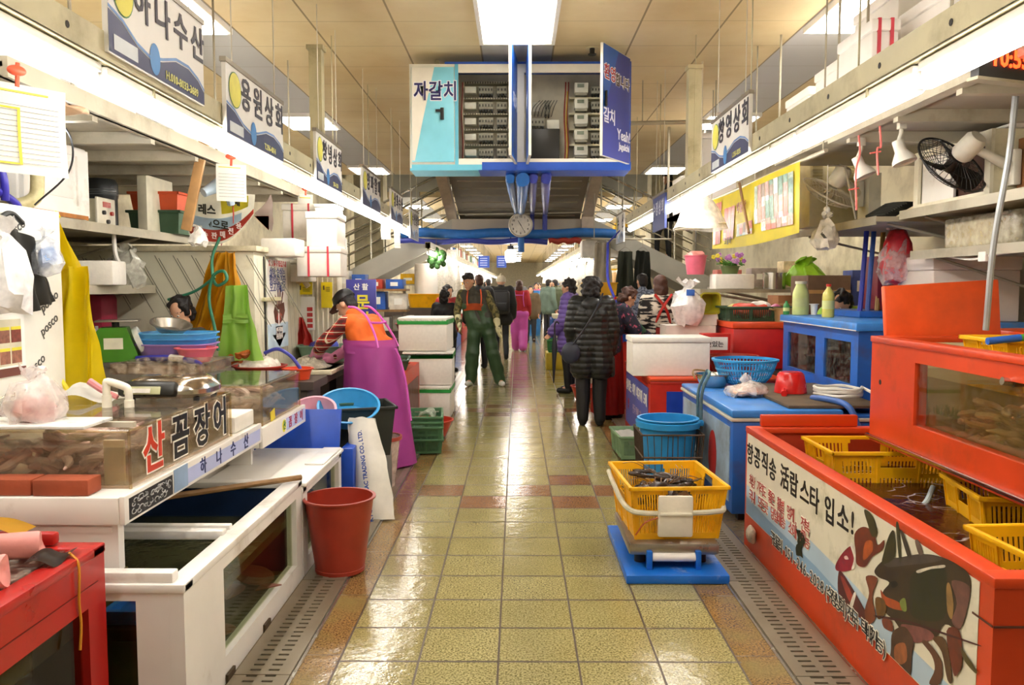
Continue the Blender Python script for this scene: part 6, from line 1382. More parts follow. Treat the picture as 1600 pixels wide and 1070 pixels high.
t = thing('wall_valve', 'brass valve with dark hose and red lever beside the seafood poster', 'valve', (-1.86, 7.05, 1.55)); b = MB(M('#cdbd93', .4)); b.tube(bez([(-.05, 0, -.02), (0, -.02, 0), (.05, -.02, -.06)]), .025, 8); b.build('body', t); b = MB(M('#43443c', .4)); b.tube(bez([(.04, 0, .2), (.06, -.02, .1), (0, -.02, .02)]), .025, 8); b.build('hose', t); b = MB(M('#d0402c', .4)); b.box(-.01, .07, -.05, -.03, .03, .07, .006); b.build('lever', t)
# ================================================================ RIGHT stall: shelves, fans, hanging things
shelf('long rusty shelf of the right stall holding the cream cabinet', 2.6, 3.68, 3.4, 5.56, 2.0)
shelf('farther shelf of the right stall under the white fan', 2.45, 3.68, 5.58, 7.3, 1.97)
shelf('lower shelf of the right stall with plastic wrapped blocks', 2.75, 3.68, 4.0, 5.7, 1.735)
shelf('wooden back shelf over the red chest of the right stall', 1.95, 3.66, 8.62, 9.1, 1.46)
t = thing('cabinet', 'cream sliding-door cabinet behind the black fan', 'cabinet'); CC = M('#d2c9a8', .45, dirt='#8d7d55', dirt_amt=.3)
b = MB(CC); b.box(2.7, 3.3, 4.66, 4.69, 2.002, 2.385); b.box(2.7, 3.3, 5.52, 5.55, 2.002, 2.385); b.box(2.7, 3.3, 4.69, 5.52, 2.36, 2.385); b.box(2.7, 3.3, 4.69, 5.52, 2.002, 2.02); b.box(3.28, 3.3, 4.69, 5.52, 2.02, 2.36)
b.m(CREAM); b.box(2.68, 2.7, 4.66, 4.72, 2.002, 2.385); b.box(2.68, 2.7, 5.49, 5.55, 2.002, 2.385); b.box(2.68, 2.7, 4.72, 5.49, 2.34, 2.385); b.box(2.68, 2.7, 4.72, 5.49, 2.002, 2.04); b.build('body', t)
b = MB(WHT); b.box(2.71, 2.725, 5.1, 5.5, 2.04, 2.34); b.build('door', t); b = MB(M('#4a2a18', .7)); b.box(2.74, 2.75, 4.7, 5.1, 2.03, 2.35); b.build('lining', t)  # shade inside the open half, put in as a dark sheet behind the opening
b = MB(WHT); b.box(2.75, 3.3, 4.25, 4.75, 2.388, 2.405, .004); solo(b, 'white_board', 'white board lying on top of the cream cabinet', 'board')
def fan(lab, loc, direction, r, mat, wire, motor, bracket_to, tilt=None):
    """wall fan: axis points to where the air goes"""
    d = Vector(direction).normalized(); t = thing('wall_fan', lab, 'fan', loc); q = d.to_track_quat('Z', 'Y').to_matrix()
    X = lambda *p: q @ V(*p)
    b = MB(motor); b.lathe([(0, -.2), (.045, -.2), (.06, -.18), (.062, -.07), (.05, -.05), (0, -.05)], n=22, rot=q); b.build('motor', t)
    b = MB(mat)
    for k in range(3):
        a = k * 2 * PI / 3
        def bl(u, v): rr_ = .03 + u * (r * .86 - .03); th = a + (v - .5) * (1.15 - .2 * u); return X(rr_ * math.cos(th), rr_ * math.sin(th), .02 + (v - .5) * .06)
        b.sheet(bl, 8, 8, .003)
    b.lathe([(0, -.03), (.035, -.03), (.035, .05), (0, .055)], n=16, rot=q); b.build('blades', t)
    b = MB(wire)
    for s, dz in ((-1, -.05), (1, .07)):
        for k in range(36):
            a = k * 2 * PI / 36; pts = [X(rr_ * math.cos(a), rr_ * math.sin(a), dz * (1 - (rr_ / r) ** 3) + .01) for rr_ in (.05, r * .4, r * .75, r)]; b.tube(pts, .0018, 4, False)
        for f in (.35, .7): b.tube([X(r * f * math.cos(k * PI / 18), r * f * math.sin(k * PI / 18), dz * (1 - f ** 3) + .01) for k in range(37)], .002, 4, False)
    b.tube([X(r * math.cos(k * PI / 20), r * math.sin(k * PI / 20), .01) for k in range(41)], .007, 6, False); b.build('guard', t)
    B_ = Vector(bracket_to) - Vector(loc); m = X(0, 0, -.13)
    b = MB(motor); b.tube([m, m + (B_ - m) * .5, B_], [.022, .026, .034], 10); b.build('arm', t)
    b = MB(motor); b.box(B_.x - .015, B_.x + .03, B_.y - .04, B_.y + .04, B_.z - .1, B_.z + .1, .01); b.build('wall_plate', t)
    return t
fan('black bladed wall fan with white motor, upper right', (2.50, 4.72, 2.20), (-.30, .72, -.62), .215, M('#2a211a', .3), M('#1d1c1a', .4), M('#e2dccb', .4), (2.78, 4.62, 2.16))
b = MB(M('#8a5a30', .6, var=.25)); b.box(2.815, 2.86, 4.55, 4.63, 2.002, 2.32); solo(b, 'wooden_post', 'brown wooden post carrying the black fan', 'post')
fan('white wall fan pointing down over the right stall', (2.33, 6.1, 2.2), (-.35, .45, -.82), .21, M('#c9bd9a', .4), M('#d4cbb0', .45), M('#e6e0cc', .4), (2.62, 6.3, 2.2))
b = MB(CREAM); b.box(2.66, 2.75, 6.2, 6.4, 1.97, 2.35); solo(b, 'fan_post', 'cream post carrying the white fan', 'post')
t = thing('tower_unit', 'tall beige louvred ventilation tower behind the white fan', 'ventilation unit'); b = MB(M('#c8bc92', .5)); b.box(2.36, 2.76, 6.62, 6.9, 1.972, 2.92, .012); b.build('body', t)
b = MB(M('#a89a6c', .5)); [b.box(2.38, 2.46, 6.612, 6.62, 2.3 + .025 * k, 2.312 + .025 * k) for k in range(22)]; [b.box(2.64, 2.74, 6.612, 6.62, 2.3 + .025 * k, 2.312 + .025 * k) for k in range(22)]; b.build('louvre', t)
b = MB(M('#7f8db4', .4)); b.lathe([(0, 0), (.06, 0), (.06, .003), (0, .003)], (2.63, 6.615, 2.52), 20, 1.3, .5, rot=RX); b.build('badge', t)
def clip_lamp(lab, loc, d):
    t = thing('clip_lamp', lab, 'lamp', loc); q = Vector(d).normalized().to_track_quat('Z', 'Y').to_matrix(); m = M('#dcd8cc', .35)
    b = MB(m); b.lathe([(.0, -.06), (.03, -.06), (.032, 0), (.062, .05), (.065, .07), (.058, .07), (.03, .02), (0, .02)], n=20, rot=q); b.build('shade', t)
    b = MB(m); b.lathe([(0, .03), (.035, .03), (.05, .06), (0, .066)], n=16, rot=q); b.build('bulb', t)
    b = MB(M('#c9c4b4', .4)); b.tube([q @ V(0, 0, -.05), V(.0, 0, .1), V(.0, 0, .17)], .012, 8); b.box(-.02, .02, -.02, .02, .12, .17, .004); b.build('clamp', t)
    return t
clip_lamp('white clip lamp on the right roof edge, left of the pair', (2.08, 4.98, 2.22), (.3, -.2, -.8)); clip_lamp('white clip lamp on the right roof edge, right of the pair', (2.12, 4.55, 2.24), (.2, -.2, -.8))
for lab, x, y, z0, z1 in (('long pink string hanging beside the left clip lamp', 2.03, 4.9, 1.95, 2.4), ('short pink string hanging between the clip lamps', 2.03, 4.62, 2.12, 2.4)):
    b = MB(M('#e0706a', .5)); b.tube(bez([(x, y, z1), (x + .01, y, z1 - .12), (x - .01, y, (z0 + z1) / 2), (x, y, z0)]), .006, 5); b.tube([(x - .05, y, z0 + .12), (x + .01, y, z0 + .13)], .005, 5); solo(b, 'pink_string', lab, 'string')
b = MB(M('#a4a8a8', .4, .4)); b.tube(bez([(2.36, 3.92, 2.40), (2.35, 3.94, 2.1), (2.32, 3.98, 1.7), (2.31, 4.0, 1.28)]), .015, 8); solo(b, 'grey_pole', 'thin grey pole hanging down in front of the right stall', 'pole')
t = thing('digital_clock', 'digital wall clock with red digits at the top right edge', 'clock', (1.79, 3.22, 2.315), .35)
b = MB(BLACK); b.box(-.02, .30, -.02, .02, -.01, .13, .004); b.build('case', t); b = MB(EM('#ff3a14', 2.2)); b.text('10:55', .095, (.14, -.024, .065), (1, 0, 0), (0, 0, 1), bold=.002); b.build('digits', t)
b = MB(M('#b0a890', .4, .5)); b.box(-.03, .31, -.025, .025, -.022, -.01); b.build('bracket', t)
# yellow food banner
t = thing('food_banner', 'yellow banner printed with seafood photos along the right stall', 'banner')
b = MB(M('#e2cf2a', .45, var=.06)); b.sheet(lambda u, v: V(1.95 + .02 * math.sin(6 * u) * v, 8.15 - 2.5 * u, 1.865 + .485 * v - .03 * math.sin(PI * u) * (1 - v)), 24, 10, .003); b.build('cloth', t)
rr = random.Random(11)
def pic(y0, y1, z0, z1, n, cols, nm='printed_photo'):
    b = MB()
    for i in range(n):
        a, c = y0 + (y1 - y0) * i / n, y0 + (y1 - y0) * (i + .92) / n; b.m(M(rr.choice(cols), .45, var=.5, scale=34)); zz = [z0] + sorted(rr.uniform(z0, z1) for _ in range(2)) + [z1]
        for p, q in zip(zz, zz[1:]): b.m(M(rr.choice(cols), .45, var=.5, scale=34)); b.sheet(lambda u, v: V(1.941 + .02 * math.sin(6 * (8.15 - (a + (c - a) * u)) / 2.5) * ((p + (q - p) * v - 1.865) / .485), a + (c - a) * u, p + (q - p) * v), 2, 2)
    b.build(nm, t)
cl = ['#a8b4b8', '#9a7a70', '#b05a4a', '#8d9a86', '#c9b4a8', '#7a6a5c', '#c08a7a', '#5f7a6a']
pic(5.75, 6.7, 2.0, 2.30, 9, cl); pic(5.75, 6.5, 1.93, 2.02, 6, cl); pic(6.75, 7.25, 1.93, 2.04, 5, cl); pic(7.35, 7.72, 1.92, 2.22, 3, ['#b06a5a', '#a8503c', '#c08a7a']); pic(7.82, 8.1, 1.9, 2.3, 3, ['#a8503c', '#b06a5a', '#8a4a3a', '#d8b4a8'])
b = MB(M('#8a4a2a', .5)); [b.text(c, .1, (1.936, 7.18 - .1 * i, 2.17), (0, -1, 0), (0, 0, 1), bold=.003) for i, c in enumerate('해물탕')]; b.m(M('#3a3a30', .5)); [b.text(c, .07, (1.936, 7.6 - .09 * i, 1.905), (0, -1, 0), (0, 0, 1), bold=.001) for i, c in enumerate('모둠회')]; b.build('lettering', t)
b = MB(M('#7a5a38', .6)); b.tube([(1.91, 7.05, 2.38), (1.9, 6.7, 1.93)], .012, 6); solo(b, 'wooden_stick', 'brown stick hanging in front of the yellow food banner', 'stick')
b = MB(zincm); b.tube([(1.97, 5.25, 2.36), (1.97, 8.4, 2.36)], .014, 8)
for y in (5.3, 6.8, 8.3): b.tube([(1.97, y, 2.36), (1.97, y, CZ - .004)], .006, 5)
solo(b, 'banner_bar', 'thin steel bar holding up the yellow food banner', 'bar')
# plastic covered fan and hanging bag
t = thing('covered_fan', 'ceiling-hung fan wrapped in a cloudy plastic bag on the right', 'fan', (1.62, 7.25, 2.0)); b = MB(M('#b9c4cc', .4)); b.ell((0, 0, .18), (.07, .06, .07)); b.build('motor', t)
b = MB(PLASTIC('#efeadb', .6)); b.lathe([(.24, .0), (.22, .06), (.17, .15), (.12, .24), (.06, .31), (.03, .36), (.05, .4)], n=24, sx=1.0); b.jitter(.03, 7, 2); b.build('plastic', t)
b = MB(M('#d6cfba', .4)); b.tube([(.22 * math.cos(k * PI / 12), .22 * math.sin(k * PI / 12), .02 + .03 * math.cos(k * PI / 12)) for k in range(25)], .008, 6, False); b.tube([(0, 0, .2), (0, 0, 1.455)], .01, 6); b.build('guard', t)
t = thing('tied_bag', 'white plastic bag tied on a string in front of the white fan', 'bag', (2.23, 5.9, 1.76)); b = bag_mb(PLASTIC('#efe9d8', .7), .085, .26, 5, amp=.5); b.build('plastic', t)
b = MB(WHT); b.tube([(0, 0, .24), (0, 0, .6)], .004, 5); b.ell((0, 0, .28), (.025, .025, .03)); b.build('string', t)
b = MB(zincm); b.tube([(2.23, 5.9, 2.36), (2.36, 5.92, 2.36), (2.45, 5.92, 1.98)], .008, 6); solo(b, 'bag_hook', 'bent wire hook over the tied white bag', 'hook')
t = thing('glove_bag', 'clear bag full of red rubber gloves hanging under the right shelf', 'bag', (2.86, 6.15, 1.52)); b = MB(M('#c42a34', .35, var=.25, scale=20)); b.lathe([(0, 0), (.09, .02), (.11, .12), (.1, .3), (.05, .4), (0, .41)], n=16); b.jitter(.03, 12, 3); b.build('gloves', t); bag_mb(PLASTIC('#f4e9e6', .3), .13, .45, 8).build('plastic', t)
for lab, x, y, c in (('blue broom handle standing against the right stall wall', 2.72, 6.45, '#2a3ab0'), ('lighter blue handle beside the blue broom handle', 2.80, 6.5, '#3a66c0'), ('tan wooden handle by the bag of red gloves', 2.92, 6.6, '#b0843c')):
    b = MB(M(c, .4)); b.tube([(x, y, 1.25), (x + .08, y + .1, 1.94)], .02, 8); solo(b, 'tool_handle', lab, 'handle')
t = thing('red_case', 'dark red plastic case on the lower right shelf behind the foam cooler', 'case', (3.1, 6.75, 1.30)); b = MB(M('#8d1a30', .4)); b.box(-.18, .18, -.15, .15, 0, .44, .02); b.build('body', t); b = MB(WHT); b.box(.0, .04, -.152, -.15, .1, .22); b.build('paper_label', t)
b = MB(BL); b.box(2.7, 3.5, 6.4, 7.15, 1.249, 1.298); solo(b, 'blue_ledge', 'blue ledge board at the back of the glass tank lid', 'board')
t = thing('wrapped_block', 'tan foam block wrapped in clear plastic on the lower right shelf', 'foam block', (2.93, 5.15, 1.737)); b = MB(M('#c9b98c', .8, bump=.3)); b.box(-.1, .1, -.25, .25, 0, .17, .01); b.build('block', t); b = MB(PLASTIC('#e6dfc8', .4)); b.box(-.115, .12, -.55, .26, 0.002, .2, .03, seg=3); b.jitter(.012, 8, 3); b.build('plastic', t)
b = MB(M('#d9cfa4', .7)); b.box(2.8, 2.92, 4.1, 4.5, 1.737, 1.80, .02); solo(b, 'foam_pad', 'pale foam pad lying at the near end of the lower right shelf', 'pad')
b = MB(WHT); b.tube(bez([(2.8, 5.4, 1.70), (2.78, 5.0, 1.66), (2.76, 4.7, 1.68), (2.78, 4.2, 1.70)]), .008, 5); b.box(2.74, 2.78, 4.78, 4.86, 1.64, 1.70, .006); solo(b, 'power_cord', 'white power cord with socket hanging under the lower right shelf', 'cord')
t = thing('wire_rack', 'small wire basket on the long right shelf near the right edge', 'basket', (2.95, 4.3, 2.003)); b = MB(M('#c9c9c0', .3, .7))
for k in range(9): x = -.2 + k * .05; b.tube([(x, -.1, 0), (x, -.1, .12)], .003, 4); b.tube([(x, .1, 0), (x, .1, .12)], .003, 4); b.tube([(x, -.1, .002), (x, .1, .002)], .003, 4)
for z in (.003, .06, .12): b.tube([(-.2, -.1, z), (.2, -.1, z), (.2, .1, z), (-.2, .1, z), (-.2, -.1, z)], .004, 5)
b.build('wire', t)
b = MB(M('#2a2a22', .8)); b.tube([(2.55 + .09 * math.cos(k * .9) + .002 * k, 5.75 + .1 * math.sin(k * .9), 1.985 + .0012 * k) for k in range(70)], .012, 6); solo(b, 'coiled_rope', 'dark coiled rope lying on the farther right shelf', 'rope')
# foam boxes on the roof and beyond
FW = M('#f2eee8', .8, var=.03)
rb = [('tall white foam box with red tie on the right roof', (1322, 28, 1372, 125), 4.2, .45, rs), ('big bright foam box on the right roof, behind the tied one', (1358, -25, 1445, 118), 4.6, .6, None), ('cream foam box at the right end of the roof', (1438, -30, 1500, 70), 3.9, .5, None), ('low foam box on the roof behind the rail', (1265, 110, 1330, 160), 5.0, .15, None)]
for lab, px, Y, d, st in rb[:3]:
    x0, x1, z0, z1 = fr(*px, Y); z0 = 2.452; foam_box(x1 - x0, d, max(.2, z1 - z0), lab, ((x0 + x1) / 2 + .12, min(4.85, Y + d / 2), z0), 0, None, lid=True, straps=st, mat=FW)
t = thing('back_rack', 'hanging steel rack behind the right rail carrying white foam boxes', 'rack'); b = MB(zincm)
for x in (1.88, 2.32):
    for y in (8.5, 10.2): b = MB(zincm); b.box(x - .012, x + .012, y - .02, y + .02, 2.331, CZ - .002); b.build('post', t); b = MB(zincm); b.box(1.86, 2.34, 8.45, 10.25, 2.30, 2.33); b.build('shelf_board', t)
for i, (x, y, z, w, d, h, lab) in enumerate(((2.1, 8.78, 2.332, .4, .45, .35, 'white foam box on the right steel rack, nearest'), (2.1, 9.3, 2.332, .4, .5, .42, 'white foam box in the middle of the right steel rack, red tie'), (2.1, 9.9, 2.332, .36, .5, .46, 'tall white foam box at the far end of the right steel rack'), (2.1, 8.75, 2.684, .36, .4, .4, 'white foam box stacked on top of the nearest one, right steel rack'))):
    foam_box(w, d, h, lab, (x, y, z), 0, None, straps=rs if i == 1 else None, mat=FW)
t = thing('upper_rack', 'steel shelf by the ceiling on the right carrying white foam boxes', 'rack'); b = MB(zincm); b.box(2.05, 3.68, 5.3, 6.55, 2.45, 2.48); b.build('shelf_board', t); [(lambda b: (b.tube([(2.065, y, 2.481), (2.065, y, CZ - .004)], .008, 6), b.build('hanger_rod', t)))(MB(zincm)) for y in (5.33, 6.5)]
for i, (x, y, w, h, lab) in enumerate(((2.32, 5.6, .45, .5, 'white foam box on the ceiling shelf, nearest, right of the sign'), (2.85, 5.62, .5, .4, 'white foam box on the ceiling shelf, next to the wall side'), (2.3, 6.2, .42, .45, 'white foam box on the ceiling shelf, farthest back'))):
    foam_box(w, .5, h, lab, (x, y, 2.482), 0, None, mat=FW, straps=rs if i == 0 else None)
# left roof
for lab, x, y, w, d, h in (('white foam box on the left roof, nearest the first sign', -2.25, 3.55, .3, .5, .2), ('white foam box on the left roof behind the first sign', -2.3, 4.3, .36, .55, .26), ('white foam box on the left roof between first and second signs', -2.25, 5.2, .36, .5, .28), ('white foam box on the left roof behind the second sign', -2.3, 6.0, .4, .5, .3), ('white foam box on the left roof behind the third sign', -2.25, 6.9, .4, .5, .34)):
    foam_box(w, d, h, lab, (x, y, 2.372), rnd.uniform(-.1, .1), None, mat=FW)
# back shelf things over the red chest
foam_box(.43, .3, .16, 'flat white foam tray box on the wooden back shelf', (2.32, 8.8, 1.462), 0, None, lid=False)
t = thing('flower_pot', 'pot of pink and yellow flowers on the flat foam tray box', 'flowers', (2.3, 8.8, 1.624)); bowl_mb(M('#5a6a3a', .5), .1, .08, .08).build('pot', t); rr = random.Random(6)
b = MB(M('#4f8a2c', .6)); [b.tube(bez([(0, 0, .06), (rr.uniform(-.1, .1), rr.uniform(-.08, .08), .12), (rr.uniform(-.18, .18), rr.uniform(-.12, .12), rr.uniform(.08, .17))], 3), .006, 4) for _ in range(26)]; b.build('stem', t)
for i in range(20):
    b = MB(M(rr.choice(['#c98ad0', '#d8a0d4', '#e0cf3a', '#b46ac0']), .5)); p = V(rr.uniform(-.17, .17), rr.uniform(-.12, .1), rr.uniform(.12, .21)); [b.ell(p + V(.014 * math.cos(k * 1.26), 0, .014 * math.sin(k * 1.26)), (.012, .006, .012), u=8, v=6) for k in range(5)]; b.build('blossom', t)
t = thing('steel_pot', 'shiny steel pot on the wooden back shelf', 'pot', (2.78, 8.8, 1.462)); bowl_mb(CHROME, .12, .17, .12).build('body', t)
t = thing('vegetable_bag', 'bright green bag of vegetables right of the steel pot', 'bag', (3.12, 8.8, 1.462)); bag_mb(M('#8dbf2a', .4, var=.2), .19, .33, 11, amp=.4, knot=False).build('bag', t)
t = thing('pink_pail', 'pink pail hanging at the foot of the right stairs', 'pail', (1.95, 8.9, 1.62)); bowl_mb(M('#dd6a80', .4), .12, .2, .09).build('body', t); b = MB(M('#e89a90', .5)); b.ell((0, 0, .2), (.1, .1, .05)); b.jitter(.03, 15, 1); b.build('contents', t)
b = MB(M('#2a2a26', .5)); b.tube([(1.95, 8.9, 1.84), (1.95, 8.9, 2.295)], .004, 5); solo(b, 'pail_string', 'dark cord holding up the pink pail', 'cord')
t = thing('hooded_bag', 'white plastic sack with blue patch beside the seller in red apron', 'sack', (1.72, 8.2, 1.10)); bag_mb(PLASTIC('#f0ece8', .85), .16, .45, 14, amp=.4, knot=False).build('sack', t); b = MB(M('#3a6ac0', .5)); b.box(-.04, .04, -.15, -.14, .3, .36); b.build('patch', t)
t = thing('olive_bin', 'olive plastic bin lying on its side beside the white foam tray', 'bin', (1.92, 8.35, 1.32), rot=(PI / 2, 0, .2)); bowl_mb(M('#b0a82c', .45), .1, .16, .09, sq=6).build('body', t)
b = MB(M('#d6d0c4', .6)); b.box(1.5, 2.0, 8.15, 8.5, .702, 1.098); b.box(1.82, 2.02, 8.2, 8.5, 1.1, 1.215); solo(b, 'white_stand', 'white block stand behind the red box and sacks', 'stand')
# wall clutter on the right wall: hooks with tools and goods
for i, (x, y, z, c, w, h, lab) in enumerate(((3.55, 7.6, 1.35, '#b8402c', .22, .3, 'red carton on the right stall wall shelf, nearest'), (3.5, 8.2, 1.3, '#3a4a8a', .25, .35, 'blue carton on the right stall wall shelf'), (3.3, 9.6, 1.4, '#c9b48a', .3, .3, 'tan carton on the wall shelf under the yellow banner'), (2.9, 9.5, 1.45, '#9a8a80', .3, .22, 'grey carton on the wall shelf under the yellow banner'), (2.5, 9.5, 1.45, '#c06a5a', .28, .2, 'salmon red carton on the wall shelf under the yellow banner'))):
    t = thing('carton', lab, 'carton', (x - .05, y, 1.482 if y > 9 else 1.302)); b = MB(M(c, .6, var=.25, scale=16)); b.box(-w / 2, w / 2, -.12, .12, 0, h, .006); b.build('body', t)
    b = MB(M('#e6dfd0', .6)); b.box(-w * .3, w * .3, -.1225, -.12, h * .4, h * .7); b.build('paper_label', t)
shelf('wall shelf under the yellow banner', 2.3, 3.68, 9.3, 9.8, 1.48); shelf('narrow wall shelf behind the blue tank', 3.3, 3.68, 7.3, 8.5, 1.30)
# ================================================================ LEFT, middle distance: cleaning table, red tanks, stall clutter
t = thing('cutting_table', 'table with pale cutting board full of fish scraps before the woman in pink', 'table')
b = MB(M('#d8cdb0', .7, dirt='#8a7a50', dirt_amt=.3)); b.box(-1.88, -1.455, 6.3, 6.95, .80, .835, .006); b.build('cutting_board', t)
b = MB(M('#3a2a20', .6)); b.box(-1.9, -1.49, 6.25, 6.98, .74, .80); b.build('frame', t)
for x, y in ((-1.58, 6.3), (-1.58, 6.92), (-1.85, 6.3)): b = MB(M('#3a2a20', .6)); b.box(x - .03, x + .03, y - .03, y + .03, 0, .74); b.build('leg', t)
b = MB(M('#cfc4b0', .5, var=.25, scale=26, bump=.4)); b.sheet(lambda u, v: V(-1.86 + .39 * u, 6.35 + .5 * v, .842 + .09 * max(0, 1 - ((u - .4) ** 2 * 5 + (v - .4) ** 2 * 4)) * (.6 + .8 * abs(noise.noise(V(u * 9, v * 9, 2))))), 24, 24, .004); o = solo(b, 'fish_scraps', 'heap of pale fish scraps on the cutting board', 'fish scraps'); o['kind'] = 'stuff'
t = thing('red_bowl', 'wide dark red bowl of fish behind the smaller eel tank', 'bowl', (-1.83, 5.72, .84)); bowl_mb(M('#a3301f', .4), .18, .09, .13).build('body', t)
b = MB(M('#d8d0c0', .5, var=.2, scale=30)); b.ell((0, 0, 0), (.15, .14, .07)); b.jitter(.03, 18, 2); solo(b, 'fish_heap', 'pale chopped fish heaped in the wide dark red bowl', 'fish', (-1.83, 5.72, .92))
t = thing('orange_bowl', 'small orange bowl right of the wide dark red bowl', 'bowl', (-1.55, 5.68, .84)); bowl_mb(M('#dd4a24', .35), .1, .075, .08).build('body', t)
b = MB(M('#b8601f', .5, var=.4, scale=25, bump=.5)); b.tube(bez([(-.12, 0, 0), (-.04, .02, .04), (.05, 0, .07), (.12, 0, .09)]), [.035] * 8 + [.042] * 8 + [.03] * 8 + [.015], 8); b.jitter(.02, 25, 4); solo(b, 'sea_squirt', 'knobbly orange sea creature draped over the dark red bowl', 'seafood', (-1.98, 5.64, .94))
b = MB(M('#3a40a8', .35)); b.tube(bez([(-1.8, 5.74, 1.02), (-1.7, 5.72, 1.05), (-1.6, 5.7, 1.0), (-1.53, 5.69, .91)]), .013, 8); solo(b, 'blue_hose', 'thin blue hose arching into the small orange bowl', 'hose')
b = MB(M('#4a4038', .6)); b.box(-2.03, -1.40, 5.52, 5.93, .78, .838); b.box(-1.98, -1.45, 5.54, 5.91, 0, .78); solo(b, 'bowl_stand', 'dark stand under the red and orange bowls', 'stand')
t = thing('green_tub', 'grey green tub with blue bag beside the woman in pink', 'tub', (-1.68, 7.13, .84)); bowl_mb(M('#7c9a80', .5), .2, .13, .17, sq=5, sx=1.15).build('body', t)
b = MB(M('#4a58c0', .4)); b.ell((0, 0, 0), (.13, .1, .07)); b.jitter(.03, 12, 1); solo(b, 'blue_bag', 'blue plastic bag lying in the grey green tub', 'bag', (-1.7, 7.13, .97))
b = MB(M('#7d7468', .6)); b.box(-1.9, -1.45, 7.0, 7.27, 0, .838); solo(b, 'tub_stand', 'grey block stand under the grey green tub', 'stand')
def box_tank(lab, x0, x1, y0, y1, z, m, near=None, side=None, name='red_tank'):
    t = thing(name, lab, 'tank'); b = MB(m); holes(b, 'z', z - .02, z, x0, x1, y0, y1, [(x0 + .08, x1 - .08, y0 + .08, y1 - .08)]); b.box(x0, x0 + .05, y0, y1, 0, z - .02); b.box(x1 - .05, x1, y0, y1, 0, z - .02); b.box(x0 + .05, x1 - .05, y0, y0 + .05, 0, z - .02); b.box(x0 + .05, x1 - .05, y1 - .05, y1, 0, z - .02); b.build('shell', t)
    b = MB(WATER('#3a2a1c', .75)); b.box(x0 + .05, x1 - .05, y0 + .05, y1 - .05, .1, z - .12); b.build('water', t)
    if near: b = MB(near); b.box(x0 + .1, x1 - .06, y0 - .005, y0, .08, z - .12); b.build('near_panel', t)
    if side: b = MB(side[1]); xx = x1 if side[0] > 0 else x0; b.box(xx, xx + side[0] * .005, y0 + .1, y1 - .1, .1, z - .14); b.build('side_panel', t)
    return t
box_tank('red tank with blue front panel beside the woman in the pink apron', -2.3, -1.08, 7.75, 8.88, .66, M('#c03a1e', .4), M('#142a7a', .4), (1, M('#5a2418', .4)))
t = crate(BASKET, .62, .5, .1, 'green_tray', 'dark green tray lying on the red tank behind the pink apron', 'tray', (-1.42, 8.2, .662), .1, .94, ribs=9, rows=1, handles=False)
t = thing('red_carton', 'red carton with yellow label behind the woman in the pink apron', 'carton', (-1.55, 8.67, .662)); b = MB(M('#b8281e', .45)); b.box(-.2, .2, -.2, .2, 0, .22, .006); b.build('body', t); b = MB(YELP); b.box(.2, .203, -.15, .15, .03, .18); b.build('paper_label', t)
t = thing('rose_bowl', 'dusky rose bowl among the far left stall goods', 'bowl', (-1.35, 10.2, .86)); bowl_mb(M('#a8485a', .4), .18, .16, .12).build('body', t)
box_tank('dark tank farther back on the left, under the rose bowl', -2.4, -1.15, 9.8, 11.6, .855, M('#5a4a40', .5), None, (1, M('#8a3a28', .5)), 'dark_tank')
box_tank('red tank behind the man in green waders', -2.5, -1.5, 12.2, 14.4, .72, M('#b0301e', .4), None, (1, M('#2c4a9a', .5)))
# blue signboard with yellow characters
t = thing('standing_sign', 'blue upright signboard with yellow characters behind the woman in pink', 'sign', (-2.0, 10.4, .857)); b = MB(M('#3a3a90', .4)); b.box(-.19, .19, -.03, .03, 0, .72, .006); b.build('board', t)
b = MB(M('#e2d83a', .5)); b.text('문', .2, (.02, -.032, .42), (1, 0, 0), (0, 0, 1), bold=.006); b.text('어', .2, (.02, -.032, .2), (1, 0, 0), (0, 0, 1), bold=.006); b.m(PAPER); b.text('산 활', .09, (.0, -.032, .62), (1, 0, 0), (0, 0, 1), bold=.002); b.build('lettering', t)
t = thing('hand_scale_clock', 'hanging white spring scale with yellow dial by the stair stringer', 'scale', (-2.45, 11.2, 1.85)); b = MB(WHT); b.box(-.11, .11, -.03, .03, 0, .3, .03); b.build('body', t); b = MB(YELP); b.lathe([(0, 0), (.07, 0), (.07, .006), (0, .006)], (0, -.031, .1), 20, rot=RX); b.build('dial', t); b = MB(STEEL); b.tube([(0, 0, .3), (0, 0, 1.605)], .005, 5); b.tube([(0, 0, 0), (0, 0, -.1)], .006, 5); b.build('hook', t)
FARW = [('#c9a06a', 'tan'), ('#d8d2c4', 'white'), ('#b03a28', 'red'), ('#2a5ab0', 'blue'), ('#e0b01c', 'yellow'), ('#3a6a4a', 'green'), ('#8a8478', 'grey')]
t = thing('goods_shelf', 'wooden board shelves under the left stairs stacked with goods', 'shelf'); b = MB(WOOD); [b.box(-3.2, -1.6, 11.7, 12.1, z - .03, z) for z in (.8, 1.15, 1.45)]; b.build('shelf_board', t); b = MB(zincm); [b.box(x - .02, x + .02, 11.88, 11.92, 0, 1.5) for x in (-3.15, -1.65)]; b.build('post', t)
rr = random.Random(21)
for z in (.8, 1.15, 1.45):
    x = -3.1
    while x < -1.7:
        w = rr.uniform(.16, .32); c, cn = rr.choice(FARW); h = rr.uniform(.14, .28); tt = thing('goods_box', f'{cn} box among the goods on the shelves under the left stairs', 'box', (x + w / 2, 11.9, z + .001), rr.uniform(-.1, .1), 'goods on the shelves under the left stairs'); b = MB(M(c, .6, var=.25)); b.box(-w * .45, w * .45, -.12, .12, 0, h, .006); b.build('body', tt); b = MB(PAPER); b.box(-w * .2, w * .2, -.1225, -.12, h * .3, h * .7); b.build('paper_label', tt); x += w + .02
